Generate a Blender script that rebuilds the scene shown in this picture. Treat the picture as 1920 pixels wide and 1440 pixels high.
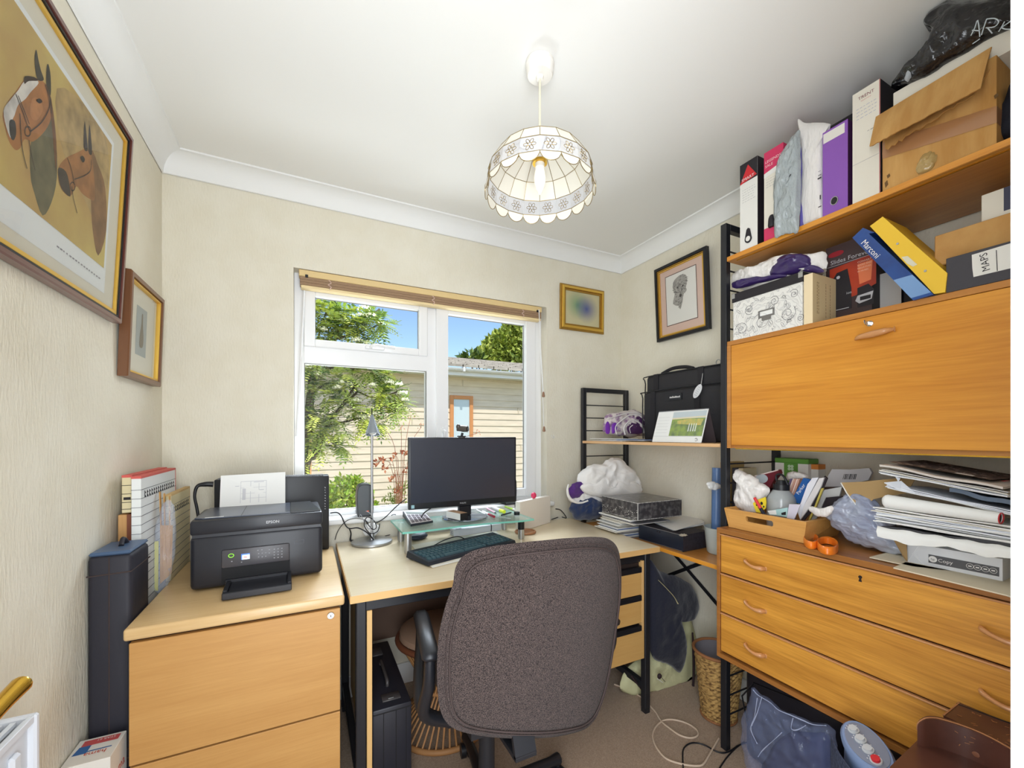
import bpy, bmesh, math, random
from math import pi, sin, cos, radians as R, sqrt, atan2, hypot
from mathutils import Vector as V, Matrix, noise, Euler
from mathutils.geometry import tessellate_polygon

for o in list(bpy.data.objects): bpy.data.objects.remove(o)
scene = bpy.context.scene
C = scene.collection

# ---------------- camera, sky, sun, area lights, exposure ----------------
FPX, YAW, HOR, CAMZ = 776.5, R(26.29), 815.6, 1.22
cam = bpy.data.cameras.new('camera'); cam.lens = FPX/1920*36; cam.sensor_width = 36
cam.shift_y = (HOR-720)/1920; cam.clip_start = .02; cam.clip_end = 200
co = bpy.data.objects.new('camera', cam); C.objects.link(co)
co.location = (0, 0, CAMZ); co.rotation_euler = (R(90), 0, -YAW)
scene.camera = co
scene.view_settings.view_transform = 'Standard'; scene.view_settings.look = 'None'
scene.view_settings.gamma = 1; scene.view_settings.use_curve_mapping = False
scene.view_settings.exposure = 0.5
w = bpy.data.worlds.new('sky'); scene.world = w; w.use_nodes = True
nt = w.node_tree; bg = nt.nodes['Background']
sk = nt.nodes.new('ShaderNodeTexSky'); sk.sky_type = 'NISHITA'; sk.sun_disc = False
sk.sun_elevation = R(50); sk.sun_rotation = R(200); sk.air_density = 1.0; sk.dust_density = .4; sk.ozone_density = 3.0
nt.links.new(sk.outputs[0], bg.inputs[0]); bg.inputs[1].default_value = .14

def lamp(kind, name, loc, rot, power, color=(1, 1, 1), **kw):
    l = bpy.data.lights.new(name, kind); l.energy = power; l.color = color
    for k, v in kw.items(): setattr(l, k, v)
    o = bpy.data.objects.new(name, l); C.objects.link(o); o.location = loc; o.rotation_euler = rot
    return o
lamp('SUN', 'sun', (0, -2, 8), (R(34), 0, R(-12)), 2.6, (1, .95, .86), angle=R(.6))
def aim(d): return V(d).to_track_quat('-Z', 'Y').to_euler()
# added area lamp, unseen above the window outside, standing in for extra skylight
lamp('AREA', 'window_sky_fill', (1.35, 3.3, 3.0), aim((-.68, -.80, -.50)), 190, (.80, .90, 1), shape='RECTANGLE', size=2.4, size_y=1.1)
# added fill lamp behind the camera, standing in for unseen hallway daylight
lamp('AREA', 'doorway_fill', (.10, -.07, 1.12), aim((.62, 1, .0)), 28, (.88, .94, 1), shape='RECTANGLE', size=.74, size_y=1.8)
# added fill aimed at the ceiling, an assumed flash to even the brightness
lamp('AREA', 'ceiling_fill', (.05, -.09, 1.40), aim((.45, .30, .85)), 2.5, (.90, .95, 1), shape='DISK', size=.6)
# added lamp outside, standing in for ground bounce to lift ceiling and left wall
lamp('AREA', 'ground_bounce_fill', (1.5, 3.2, .05), aim((-.66, -.78, .36)), 56, (.86, .93, 1), shape='RECTANGLE', size=2.2, size_y=.6)

# ---------------- helpers ----------------
_fw = V((sin(YAW), cos(YAW), 0)); _rt = V((cos(YAW), -sin(YAW), 0)); _up = V((0, 0, 1)); _c = V((0, 0, CAMZ))
def ray(u, v): return _fw + _rt*((u-960)/FPX) + _up*((HOR-v)/FPX)
# a measured point of the photograph turned into a point on a known plane of the room
def onX(u, v, x): d = ray(u, v); return _c + d*(x/d.x)
def onY(u, v, y): d = ray(u, v); return _c + d*(y/d.y)
def onZ(u, v, z): d = ray(u, v); return _c + d*((z-CAMZ)/d.z)

def lin(c):
    return tuple((x/255/12.92 if x/255 <= .04045 else ((x/255+.055)/1.055)**2.4) for x in c[:3])

MATS = {}
def mat(name, col, rough=.6, metal=0, col2=None, scale=20, stretch=(1, 1, 1), bump=0, bscale=None, bstretch=None, trans=0, alpha=1, ior=1.45,
        coat=0, emit=None, estr=0, detail=4, lo=.35, hi=.65, spec=.5, sheen=0, sub=0, kind='noise', bdist=.004):
    if name in MATS: return MATS[name]
    m = bpy.data.materials.new(name); m.use_nodes = True; n = m.node_tree.nodes; L = m.node_tree.links
    b = n['Principled BSDF']
    c = (*lin(col), 1)
    b.inputs['Base Color'].default_value = c; m.diffuse_color = c
    b.inputs['Roughness'].default_value = rough; b.inputs['Metallic'].default_value = metal
    b.inputs['IOR'].default_value = ior; b.inputs['Transmission Weight'].default_value = trans
    b.inputs['Alpha'].default_value = alpha; b.inputs['Coat Weight'].default_value = coat; b.inputs['Coat Roughness'].default_value = .15
    b.inputs['Specular IOR Level'].default_value = spec; b.inputs['Sheen Weight'].default_value = sheen
    if sub: b.inputs['Subsurface Weight'].default_value = sub; b.inputs['Subsurface Radius'].default_value = (.01, .01, .01)
    if emit: b.inputs['Emission Color'].default_value = (*lin(emit), 1); b.inputs['Emission Strength'].default_value = estr
    tc = n.new('ShaderNodeTexCoord')
    if col2:
        mp = n.new('ShaderNodeMapping'); mp.inputs['Scale'].default_value = stretch
        if kind == 'voronoi':
            tx = n.new('ShaderNodeTexVoronoi'); tx.inputs['Scale'].default_value = scale; fac = tx.outputs['Distance']
        else:
            tx = n.new('ShaderNodeTexNoise'); tx.inputs['Scale'].default_value = scale; tx.inputs['Detail'].default_value = detail; fac = tx.outputs[0]
        rp = n.new('ShaderNodeValToRGB'); rp.color_ramp.elements[0].position = lo; rp.color_ramp.elements[1].position = hi
        rp.color_ramp.elements[0].color = (*lin(col2), 1); rp.color_ramp.elements[1].color = c
        L.new(tc.outputs['Object'], mp.inputs[0]); L.new(mp.outputs[0], tx.inputs['Vector']); L.new(fac, rp.inputs[0]); L.new(rp.outputs[0], b.inputs['Base Color'])
    if bump:
        mp = n.new('ShaderNodeMapping'); mp.inputs['Scale'].default_value = bstretch or (1, 1, 1)
        tx = n.new('ShaderNodeTexNoise'); tx.inputs['Scale'].default_value = bscale or 100; tx.inputs['Detail'].default_value = 3
        bp = n.new('ShaderNodeBump'); bp.inputs['Strength'].default_value = bump; bp.inputs['Distance'].default_value = bdist
        L.new(tc.outputs['Object'], mp.inputs[0]); L.new(mp.outputs[0], tx.inputs['Vector']); L.new(tx.outputs[0], bp.inputs['Height']); L.new(bp.outputs[0], b.inputs['Normal'])
    MATS[name] = m
    return m

def wood(name, col, dark, axis=0, scale=6, rough=.45, coat=.15, contrast=(.3, .7)):
    """fine straight grain along an axis, two octaves"""
    if name in MATS: return MATS[name]
    m = mat(name, col, rough, coat=coat); n = m.node_tree.nodes; L = m.node_tree.links; b = n['Principled BSDF']
    tc = n.new('ShaderNodeTexCoord')
    def layer(sc, st, lo, hi):
        mp = n.new('ShaderNodeMapping'); s = [sc, sc, sc]; s[axis] = sc*st; mp.inputs['Scale'].default_value = s
        tx = n.new('ShaderNodeTexNoise'); tx.inputs['Scale'].default_value = 1; tx.inputs['Detail'].default_value = 3; tx.inputs['Distortion'].default_value = .6
        rp = n.new('ShaderNodeMapRange'); rp.inputs[1].default_value = lo; rp.inputs[2].default_value = hi
        L.new(tc.outputs['Object'], mp.inputs[0]); L.new(mp.outputs[0], tx.inputs['Vector']); L.new(tx.outputs[0], rp.inputs[0])
        return rp.outputs[0]
    a = layer(scale*4, .08, *contrast); c2 = layer(scale*40, .04, .3, .7)
    mx = n.new('ShaderNodeMath'); mx.operation = 'MULTIPLY_ADD'; mx.inputs[1].default_value = .55
    ml = n.new('ShaderNodeMath'); ml.operation = 'MULTIPLY'; ml.inputs[1].default_value = .45
    L.new(c2, ml.inputs[0]); L.new(a, mx.inputs[0]); L.new(ml.outputs[0], mx.inputs[2])
    cr = n.new('ShaderNodeMix'); cr.data_type = 'RGBA'
    cr.inputs['A'].default_value = (*lin(dark), 1); cr.inputs['B'].default_value = (*lin(col), 1)
    L.new(mx.outputs[0], cr.inputs['Factor']); L.new(cr.outputs['Result'], b.inputs['Base Color'])
    return m

def glass(name, tint=(255, 255, 255), fac=.08, rough=0):
    """thin clear pane: mostly see-through, a little mirror"""
    if name in MATS: return MATS[name]
    m = bpy.data.materials.new(name); m.use_nodes = True; n = m.node_tree.nodes; L = m.node_tree.links
    n.remove(n['Principled BSDF']); out = n['Material Output']
    t = n.new('ShaderNodeBsdfTransparent'); t.inputs[0].default_value = (*lin(tint), 1)
    g = n.new('ShaderNodeBsdfGlossy'); g.inputs['Roughness'].default_value = rough
    fr = n.new('ShaderNodeFresnel'); fr.inputs[0].default_value = 1.45
    ml = n.new('ShaderNodeMath'); ml.operation = 'MULTIPLY'; ml.inputs[1].default_value = fac*10
    mx = n.new('ShaderNodeMixShader')
    L.new(fr.outputs[0], ml.inputs[0]); L.new(ml.outputs[0], mx.inputs[0]); L.new(t.outputs[0], mx.inputs[1]); L.new(g.outputs[0], mx.inputs[2]); L.new(mx.outputs[0], out.inputs[0])
    MATS[name] = m
    return m

def film(name, col, alpha=.45, rough=.15, white=(235, 238, 245), bscale=30):
    """crinkled translucent plastic"""
    m = mat(name, col, rough, alpha=alpha, bump=1, bscale=bscale, spec=.9)
    return m

FONTS = {}
_TXT = {}
def text_geo(s, size):
    k = s
    if k not in _TXT:
        cu = bpy.data.curves.new('t', 'FONT'); cu.body = s; cu.size = 1; cu.resolution_u = 2
        ob = bpy.data.objects.new('t', cu); me = bpy.data.meshes.new_from_object(ob)
        _TXT[k] = ([v.co.copy() for v in me.vertices], [list(p.vertices) for p in me.polygons])
        bpy.data.objects.remove(ob); bpy.data.curves.remove(cu); bpy.data.meshes.remove(me)
    vs, fs = _TXT[k]
    return [v*size for v in vs], fs

def smooth_path(pts, n=6, closed=False):
    pts = [V(p) for p in pts]; out = []; m = len(pts)
    rng = range(m if closed else m-1)
    for i in rng:
        p0 = pts[(i-1) % m] if (closed or i > 0) else pts[0]; p1 = pts[i]; p2 = pts[(i+1) % m]; p3 = pts[(i+2) % m] if (closed or i+2 < m) else pts[-1]
        for k in range(n):
            t = k/n
            out.append(.5*((2*p1)+(-p0+p2)*t+(2*p0-5*p1+4*p2-p3)*t*t+(-p0+3*p1-3*p2+p3)*t**3))
    if not closed: out.append(pts[-1])
    return out

class MB:
    def __init__(s, *mats): s.v = []; s.f = []; s.mi = []; s.mats = list(mats); s.c = 0
    def use(s, m):
        if m not in s.mats: s.mats.append(m)
        s.c = s.mats.index(m); return s
    def add(s, vs, fs, M=None):
        k = len(s.v); s.v += [(M @ V(p) if M else V(p)) for p in vs]
        s.f += [[i+k for i in f] for f in fs]; s.mi += [s.c]*len(fs); return s
    def box(s, x0, x1, y0, y1, z0, z1, bv=0, M=None, seg=1):
        x0, x1 = sorted((x0, x1)); y0, y1 = sorted((y0, y1)); z0, z1 = sorted((z0, z1))
        if bv:
            bm = bmesh.new(); bmesh.ops.create_cube(bm, size=1)
            bmesh.ops.scale(bm, vec=(x1-x0, y1-y0, z1-z0), verts=bm.verts)
            bmesh.ops.translate(bm, vec=((x0+x1)/2, (y0+y1)/2, (z0+z1)/2), verts=bm.verts)
            bmesh.ops.bevel(bm, geom=bm.edges[:], offset=bv, segments=seg, affect='EDGES', profile=.5)
            bm.verts.index_update()
            s.add([v.co.copy() for v in bm.verts], [[v.index for v in f.verts] for f in bm.faces], M); bm.free(); return s
        p = [(x0, y0, z0), (x1, y0, z0), (x1, y1, z0), (x0, y1, z0), (x0, y0, z1), (x1, y0, z1), (x1, y1, z1), (x0, y1, z1)]
        return s.add(p, [(3, 2, 1, 0), (4, 5, 6, 7), (0, 1, 5, 4), (1, 2, 6, 5), (2, 3, 7, 6), (3, 0, 4, 7)], M)
    def bar(s, p0, p1, w, d, upv=(0, 0, 1), bv=0):
        p0 = V(p0); p1 = V(p1); z = (p1-p0).normalized(); u = V(upv)
        if abs(z.dot(u)) > .99: u = V((0, 1, 0))
        x = u.cross(z).normalized(); y = z.cross(x)
        M = Matrix((x, y, z)).transposed().to_4x4(); M.translation = p0
        return s.box(-w/2, w/2, -d/2, d/2, 0, (p1-p0).length, bv, M)
    def cyl(s, p0, p1, r0, r1=None, n=20, caps=True):
        r1 = r0 if r1 is None else r1
        p0 = V(p0); p1 = V(p1); z = (p1-p0).normalized(); u = V((0, 0, 1)) if abs(z.z) < .9 else V((1, 0, 0))
        x = u.cross(z).normalized(); y = z.cross(x); vs = []
        for p, r in ((p0, r0), (p1, r1)):
            for i in range(n): a = 2*pi*i/n; vs.append(p+x*(r*cos(a))+y*(r*sin(a)))
        fs = [(i, (i+1) % n, n+(i+1) % n, n+i) for i in range(n)]
        if caps: fs += [tuple(range(n))[::-1], tuple(range(n, 2*n))]
        return s.add(vs, fs)
    def tube(s, pts, r, n=8, sm=0, closed=False, flat=None):
        if sm: pts = smooth_path(pts, sm, closed)
        pts = [V(p) for p in pts]; m = len(pts); rr = r if isinstance(r, (list, tuple)) else [r]*m
        if len(rr) != m: rr = [rr[min(int(i/(m-1)*(len(rr)-1)), len(rr)-2)]*(1-(i/(m-1)*(len(rr)-1)) % 1)+rr[min(int(i/(m-1)*(len(rr)-1))+1, len(rr)-1)]*((i/(m-1)*(len(rr)-1)) % 1) for i in range(m)]
        vs = []; ref = V((0, 0, 1)) if not flat else V(flat)
        prev = None
        for i, p in enumerate(pts):
            a = pts[(i-1) % m] if (closed or i > 0) else p; b = pts[(i+1) % m] if (closed or i < m-1) else p
            z = (b-a).normalized() if (b-a).length > 1e-9 else V((0, 0, 1))
            if prev is None: x = ref.cross(z) if abs(ref.dot(z)) < .95 else V((1, 0, 0)).cross(z)
            else: x = prev-z*prev.dot(z)
            x.normalize(); y = z.cross(x); prev = x
            for k in range(n): t = 2*pi*k/n; vs.append(p+x*(rr[i]*cos(t))+y*(rr[i]*sin(t)))
        fs = []
        for i in range(m if closed else m-1):
            j = (i+1) % m
            for k in range(n): fs.append((i*n+k, i*n+(k+1) % n, j*n+(k+1) % n, j*n+k))
        if not closed: fs += [tuple(range(n))[::-1], tuple(range((m-1)*n, m*n))]
        return s.add(vs, fs)
    def lathe(s, prof, c=(0, 0, 0), n=32, M=None, closed=False):
        vs = []; m = len(prof); c = V(c)
        for r, z in prof:
            for i in range(n): a = 2*pi*i/n; vs.append(c+V((r*cos(a), r*sin(a), z)))
        fs = []
        for i in range(m if closed else m-1):
            j = (i+1) % m
            for k in range(n): fs.append((i*n+k, i*n+(k+1) % n, j*n+(k+1) % n, j*n+k))
        return s.add(vs, fs, M)
    def poly(s, pts):
        pts = [V(p) for p in pts]
        for t in tessellate_polygon([pts]): s.add([pts[i] for i in t], [(0, 1, 2)])
        return s
    def prism(s, pts, d):
        """pts: outline in 3d, d: extrusion vector"""
        pts = [V(p) for p in pts]; d = V(d); n = len(pts)
        tri = tessellate_polygon([pts]); vs = pts+[p+d for p in pts]
        fs = [tuple(t) for t in tri]+[tuple(n+i for i in t[::-1]) for t in tri]+[(i, (i+1) % n, n+(i+1) % n, n+i) for i in range(n)]
        return s.add(vs, fs)
    def text(s, st, o, U, W, size, align='L', lift=0):
        """letters lying in the plane (U right, W up)"""
        vs, fs = text_geo(st, size); U = V(U).normalized(); W = V(W).normalized(); N = U.cross(W)
        w = max((v.x for v in vs), default=0); dx = -w/2 if align == 'C' else 0
        return s.add([V(o)+U*(v.x+dx)+W*v.y+N*lift for v in vs], fs)
    def puff(s, outline, U, W, t, seed=0, amp=.004, freq=18, rings=12, o=(0, 0, 0), sub=5, ridge=0, tb=None, power=.5, N=None):
        """an inflated sheet: outline is a list of (a, b) in the plane U, W at o (or 3d points when U is None)"""
        P = [V(p) if U is None else V(o)+V(U)*p[0]+V(W)*p[1] for p in outline]
        P = smooth_path(P, sub, True) if sub else P
        c = sum(P, V((0, 0, 0)))/len(P)
        if N is None: N = (P[len(P)//3]-P[0]).cross(P[2*len(P)//3]-P[0]).normalized()
        else: N = V(N).normalized()
        tb = t if tb is None else tb
        n = len(P); vs = []; off = V((seed*7.3, seed*3.1, seed*1.7))
        def disp(p, k):
            a = noise.noise(p*freq+off)+.5*noise.noise(p*freq*2.3+off)
            if ridge: a += ridge*(1-2*abs(noise.noise(p*freq*1.5-off)))+ridge*.5*(1-2*abs(noise.noise(p*freq*3.1-off)))
            return a*amp*k
        for side, th in ((1, t), (-1, tb)):
            for k in range(rings):
                q = 1-k/rings; h = th*(1-q**2.2)**power
                for p in P:
                    x = c+(p-c)*q
                    e = min(1, (1-q)*5+.25)
                    vs.append(x+N*(side*(h+disp(x+N*side*.1, e)*min(1, (1-q)*6)))+(p-c).normalized()*disp(x*1.3, .7 if k < 2 else .3))
            x = c; vs.append(c+N*side*(th+disp(c, 1)))
        A = rings*n+1; fs = []
        for b0, fl in ((0, 0), (A, 1)):
            for k in range(rings-1):
                for i in range(n):
                    j = (i+1) % n; q = (b0+k*n+i, b0+k*n+j, b0+(k+1)*n+j, b0+(k+1)*n+i); fs.append(q[::-1] if fl else q)
            for i in range(n):
                q = (b0+(rings-1)*n+i, b0+(rings-1)*n+(i+1) % n, b0+rings*n); fs.append(q[::-1] if fl else q)
        for i in range(n): j = (i+1) % n; fs.append((i, A+i, A+j, j))
        return s.add(vs, fs)
    def blob(s, c, r, seed=0, amp=.1, freq=3, n=40, sq=1.0, ridge=0, rot=None, flatz=None):
        c = V(c); off = V((seed*5.1, seed*2.7, seed)); vs = []; m = n//2
        Rm = rot.to_matrix() if rot else None
        for i in range(m+1):
            ph = pi*i/m
            for k in range(n):
                th = 2*pi*k/n
                d = V((sin(ph)*cos(th), sin(ph)*sin(th), cos(ph)))
                q = V([math.copysign(abs(x)**sq, x) for x in d])
                a = 1+amp*(noise.noise(d*freq+off)+.5*noise.noise(d*freq*2.2+off))
                if ridge: a += amp*ridge*(1-2*abs(noise.noise(d*freq*1.4-off)))+amp*ridge*.6*(1-2*abs(noise.noise(d*freq*3.3-off)))
                p = V((q.x*r[0], q.y*r[1], q.z*r[2]))*a
                if Rm: p = Rm @ p
                p += c
                if flatz is not None and p.z < flatz: p.z = flatz
                vs.append(p)
        fs = [(i*n+k, (i+1)*n+k, (i+1)*n+(k+1) % n, i*n+(k+1) % n) for i in range(m) for k in range(n)]
        return s.add(vs, fs)
    def sheet(s, g, th=0):
        """grid of points -> surface (thickened when th)"""
        h = len(g); w_ = len(g[0]); vs = [p for r in g for p in r]
        fs = [(i*w_+j, i*w_+j+1, (i+1)*w_+j+1, (i+1)*w_+j) for i in range(h-1) for j in range(w_-1)]
        if th:
            T = V((0, 0, -th)) if not isinstance(th, (tuple, V)) else V(th); k = len(vs)
            vs2 = [V(p)+T for p in vs]; f2 = [tuple(i+k for i in f[::-1]) for f in fs]
            e = [(i, i+1) for i in range(w_-1)]+[((i)*w_+w_-1, (i+1)*w_+w_-1) for i in range(h-1)]+[((h-1)*w_+i+1, (h-1)*w_+i) for i in range(w_-1)]+[((i+1)*w_, i*w_) for i in range(h-1)]
            return s.add(vs+vs2, fs+f2+[(b, a, a+k, b+k) for a, b in e])
        return s.add(vs, fs)

MW = {}
def link(name, me, parent=None):
    o = bpy.data.objects.new(name, me); C.objects.link(o)
    if parent: o.parent = parent; MW[o] = MW[parent]
    return o
def thing(name, label, cat, loc=(0, 0, 0), rz=0, group=None, kind=None):
    o = bpy.data.objects.new(name, None); C.objects.link(o); o.location = loc; o.rotation_euler = (0, 0, rz); o.empty_display_size = .05
    MW[o] = Matrix.Translation(V(loc)) @ Matrix.Rotation(rz, 4, 'Z')
    tag(o, label, cat, group, kind); return o
def tag(o, label=None, cat=None, group=None, kind=None):
    if label: o['label'] = label
    if cat: o['category'] = cat
    if group: o['group'] = group
    if kind: o['kind'] = kind
    return o
def obj(name, mb, m=None, parent=None, world=True, smooth=None, loc=None, label=None):
    """mb vertices are world coordinates unless world is False (then the thing's own)"""
    vs = mb.v
    if parent:
        if world: I = MW[parent].inverted(); vs = [I @ p for p in vs]
        M = MW[parent]
    else:
        loc = V(loc) if loc is not None else V((sum(p.x for p in vs)/len(vs), sum(p.y for p in vs)/len(vs), min(p.z for p in vs)))
        vs = [p-loc for p in vs]
    me = bpy.data.meshes.new(name); me.from_pydata([tuple(p) for p in vs], [], mb.f)
    mats = mb.mats if mb.mats else [m]
    for x in mats: me.materials.append(x)
    if mb.mats: me.polygons.foreach_set('material_index', mb.mi)
    if smooth is not None:
        me.polygons.foreach_set('use_smooth', [True]*len(me.polygons)); me.set_sharp_from_angle(angle=R(smooth))
    me.update()
    o = link(name, me, parent)
    if not parent: o.location = loc; MW[o] = Matrix.Translation(loc)
    if label: o['label'] = label
    return o
def struct(name, mb, m=None, parent=None, smooth=None):
    o = obj(name, mb, m, parent, smooth=smooth)
    if not parent: o['kind'] = 'structure'
    return o
def single(name, mb, m, label, cat, group=None, smooth=None, kind=None):
    return tag(obj(name, mb, m, smooth=smooth), label, cat, group, kind)
def dup(root, loc, rz=0, label=None, sc=None):
    r = root.copy(); C.objects.link(r); r.location = loc; r.rotation_euler = (0, 0, rz)
    if sc: r.scale = (sc, sc, sc)
    if label: r['label'] = label
    for ch in list(root.children):
        c = ch.copy(); C.objects.link(c); c.parent = r
        for g in ch.children:
            d = g.copy(); C.objects.link(d); d.parent = c
    return r
def lerp(a, b, t): return a+(b-a)*t
def ring_pts(c, r, n, U, W): return [V(c)+V(U)*(r*cos(2*pi*i/n))+V(W)*(r*sin(2*pi*i/n)) for i in range(n)]

# ---------------- materials ----------------
M_wall = mat('wallpaper', (229, 223, 206), .7, col2=(225, 218, 199), scale=9, bump=.45, bscale=150, bstretch=(1, 1, .3), bdist=.005)
M_ceil = mat('ceiling_paint', (236, 235, 231), .8, bump=.03, bscale=60)
M_cove = mat('cove_paint', (238, 238, 236), .6)
M_carpet = mat('carpet', (176, 150, 124), .95, col2=(148, 122, 98), scale=260, bump=.7, bscale=320, sheen=.3)
M_upvc = mat('white_upvc', (240, 240, 240), .3, coat=.2)
M_white = mat('white_paint', (238, 238, 236), .4)
M_glass = glass('window_glass', fac=.008)
M_black = mat('black_metal', (30, 31, 36), .45, coat=.1)
M_blackp = mat('black_plastic', (26, 27, 32), .4)
M_chrome = mat('chrome', (210, 210, 212), .22, 1)
M_steel = mat('brushed_steel', (185, 186, 186), .38, .9)
M_brass = mat('brass', (220, 175, 70), .22, 1)
M_paper = mat('white_paper', (238, 238, 235), .85)
M_paper2 = mat('off_white_paper', (222, 217, 204), .85)
M_ink = mat('black_ink', (35, 33, 36), .7)
M_greyink = mat('grey_ink', (150, 150, 155), .8)
M_card = mat('brown_cardboard', (205, 160, 98), .85, col2=(190, 142, 82), scale=14, bump=.15, bscale=50, bstretch=(1, 6, 1))
# ---------------- room shell ----------------
XL, XR, YB, YF, ZC = -.513, 1.805, 2.07, .115, 2.328
mb = MB(); mb.box(XL, XR, -1.7, YB+.15, -.06, 0); struct('floor', mb, M_carpet)
mb = MB(); mb.box(XL-.1, XR+.1, -1.7, YB+.25, ZC, ZC+.08); struct('ceiling', mb, M_ceil)
mb = MB(); mb.box(XL-.1, XL, YF, YB+.2, -.06, ZC); struct('wall_left', mb, M_wall)
mb = MB(); mb.box(XR, XR+.1, YF-.1, YB+.2, -.06, ZC); struct('wall_right', mb, M_wall)
WX0, WX1, WZ0, WZ1 = -.055, 1.247, .842, 1.962
mb = MB()
mb.box(XL, WX0, YB, YB+.2, -.06, ZC); mb.box(WX1, XR, YB, YB+.2, -.06, ZC)
mb.box(WX0, WX1, YB, YB+.2, -.06, WZ0-.03); mb.box(WX0, WX1, YB, YB+.2, WZ1, ZC)
struct('wall_back', mb, M_wall)
DX0, DX1 = -.31, .505
mb = MB(); mb.box(XL-.1, DX0-.02, YF-.1, YF, -.06, ZC); mb.box(DX1+.02, XR+.1, YF-.1, YF, -.06, ZC); mb.box(DX0-.02, DX1+.02, YF-.1, YF, 2.05, ZC)
struct('wall_front', mb, M_wall)
mb = MB(); mb.box(-.9, -.8, -1.7, YF-.1, -.06, ZC); struct('wall_hallway_left', mb, M_wall)
mb = MB(); mb.box(1.4, 1.5, -1.7, YF-.1, -.06, ZC); struct('wall_hallway_right', mb, M_wall)
mb = MB(); mb.box(-.9, 1.5, -1.8, -1.7, -.06, ZC); struct('wall_hallway_end', mb, M_wall)
# doorway lining and architrave
mb = MB(); mb.box(DX1, DX1+.02, YF-.1, YF, 0, 2.05); mb.box(DX0-.02, DX0, YF-.1, YF, 0, 2.05); mb.box(DX0-.02, DX1+.02, YF-.1, YF, 2.03, 2.05)
struct('trim_1', mb, mat('cream_gloss', (196, 180, 158), .4))
mb = MB(); mb.box(DX1, DX1+.06, YF, YF+.006, 0, 2.09, .002); mb.box(DX0-.06, DX0, YF, YF+.006, 0, 2.09, .002); mb.box(DX0, DX1, YF, YF+.006, 2.03, 2.09)
struct('trim_2', mb, M_white)
# cove cornice, mitred round the four walls
c = .066; prof = []
for k in range(9):
    a = pi/2*k/8; prof.append((c*(1-sin(a))+.002, c*(1-cos(a))+.002))       # (distance from wall, drop from the ceiling)
prof = [(.002, c+.012), (.006, c+.010)]+[(.006+(c-.006)*(1-cos(pi/2*k/8)), (c+.004)*(1-sin(pi/2*k/8))+.006) for k in range(9)]+[(c+.006, .006), (c+.008, .0)]
def cove(name, side):
    mb = MB(); g = []
    for t in (0, 1):
        row = []
        for d, h in prof:
            z = ZC-h
            if side == 'back': p = (XL+d if t == 0 else XR-d, YB-d, z)
            if side == 'front': p = (XL+d if t == 0 else XR-d, YF+d, z)
            if side == 'left': p = (XL+d, YF+d if t == 0 else YB-d, z)
            if side == 'right': p = (XR-d, YF+d if t == 0 else YB-d, z)
            row.append(V(p))
        g.append(row)
    mb.sheet(g); struct(name, mb, M_cove, smooth=50)
for i, s in enumerate(('back', 'left', 'right', 'front')): cove('trim_%d' % (i+3), s)
mb = MB(); mb.box(XL, XR, YB-.015, YB, 0, .1, .003); struct('baseboard_back', mb, M_white)
mb = MB(); mb.box(XL, XL+.015, YF+.01, YB-.016, 0, .1, .003); struct('baseboard_left', mb, M_white)
mb = MB(); mb.box(XR-.015, XR, YF+.01, YB-.016, 0, .1, .003); struct('baseboard_right', mb, M_white)

# window: outer frame, transom, mullion, vent sash, casement sash, panes, handles
def frame(mb, x0, x1, z0, z1, wl, wr, wb, wt, y0, y1, bv=.003):
    mb.box(x0, x0+wl, y0, y1, z0, z1, bv); mb.box(x1-wr, x1, y0, y1, z0, z1, bv)
    mb.box(x0+wl, x1-wr, y0+.0005, y1, z0, z0+wb, bv); mb.box(x0+wl, x1-wr, y0+.0005, y1, z1-wt, z1, bv)
yw = 2.13
win = MB(M_upvc)
frame(win, WX0, WX1, WZ0-.02, WZ1, .042, .045, .04, .062, yw, yw+.06)
win.box(WX0+.04, .575, yw+.0007, yw+.06, 1.553, 1.632, .003); win.box(.558, .612, yw+.001, yw+.06, WZ0, WZ1-.06, .003)
wo = struct('window_1', win, smooth=30)
s = MB(M_upvc); frame(s, -.014, .558, 1.628, 1.898, .046, .043, .034, .037, yw-.016, yw+.03); obj('vent_sash', s, None, wo, smooth=30)
s = MB(M_upvc); frame(s, .604, 1.2, .868, 1.905, .065, .065, .043, .045, yw-.016, yw+.03); obj('casement_sash', s, None, wo, smooth=30)
s = MB(mat('grey_gasket', (120, 118, 112), .6)); frame(s, .030, .517, 1.66, 1.863, .004, .004, .004, .004, yw+.012, yw+.02, 0); frame(s, .667, 1.137, .909, 1.862, .004, .004, .004, .004, yw+.012, yw+.02, 0); frame(s, -.014, .559, .859, 1.555, .004, .004, .004, .004, yw+.012, yw+.02, 0)
obj('gasket', s, None, wo)
for x0, x1, z0, z1 in ((.028, .52, 1.658, 1.866), (.665, 1.14, .906, 1.865), (-.018, .56, .855, 1.558)):
    s = MB(); s.box(x0, x1, yw+.020, yw+.024, z0, z1); obj('glass_pane', s, M_glass, wo)
s = MB(M_upvc); s.box(.25, .34, yw-.028, yw-.015, 1.637, 1.652, .003); s.tube([(.275, yw-.03, 1.645), (.28, yw-.052, 1.648), (.30, yw-.056, 1.650), (.385, yw-.05, 1.648)], [.008, .008, .008, .006], 10, 5); obj('vent_handle', s, None, wo, smooth=40)
s = MB(M_upvc); s.box(.628, .645, yw-.028, yw-.015, 1.17, 1.26, .003); s.tube([(.636, yw-.03, 1.235), (.636, yw-.052, 1.24), (.638, yw-.056, 1.22), (.64, yw-.05, 1.12)], [.008, .008, .008, .006], 10, 5); obj('casement_handle', s, None, wo, smooth=40)
mb = MB(); mb.box(WX0-.03, WX1+.03, YB-.045, yw+.01, WZ0-.03, WZ0-.004, .008, seg=3); struct('trim_7', mb, M_white, smooth=40)

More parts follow.
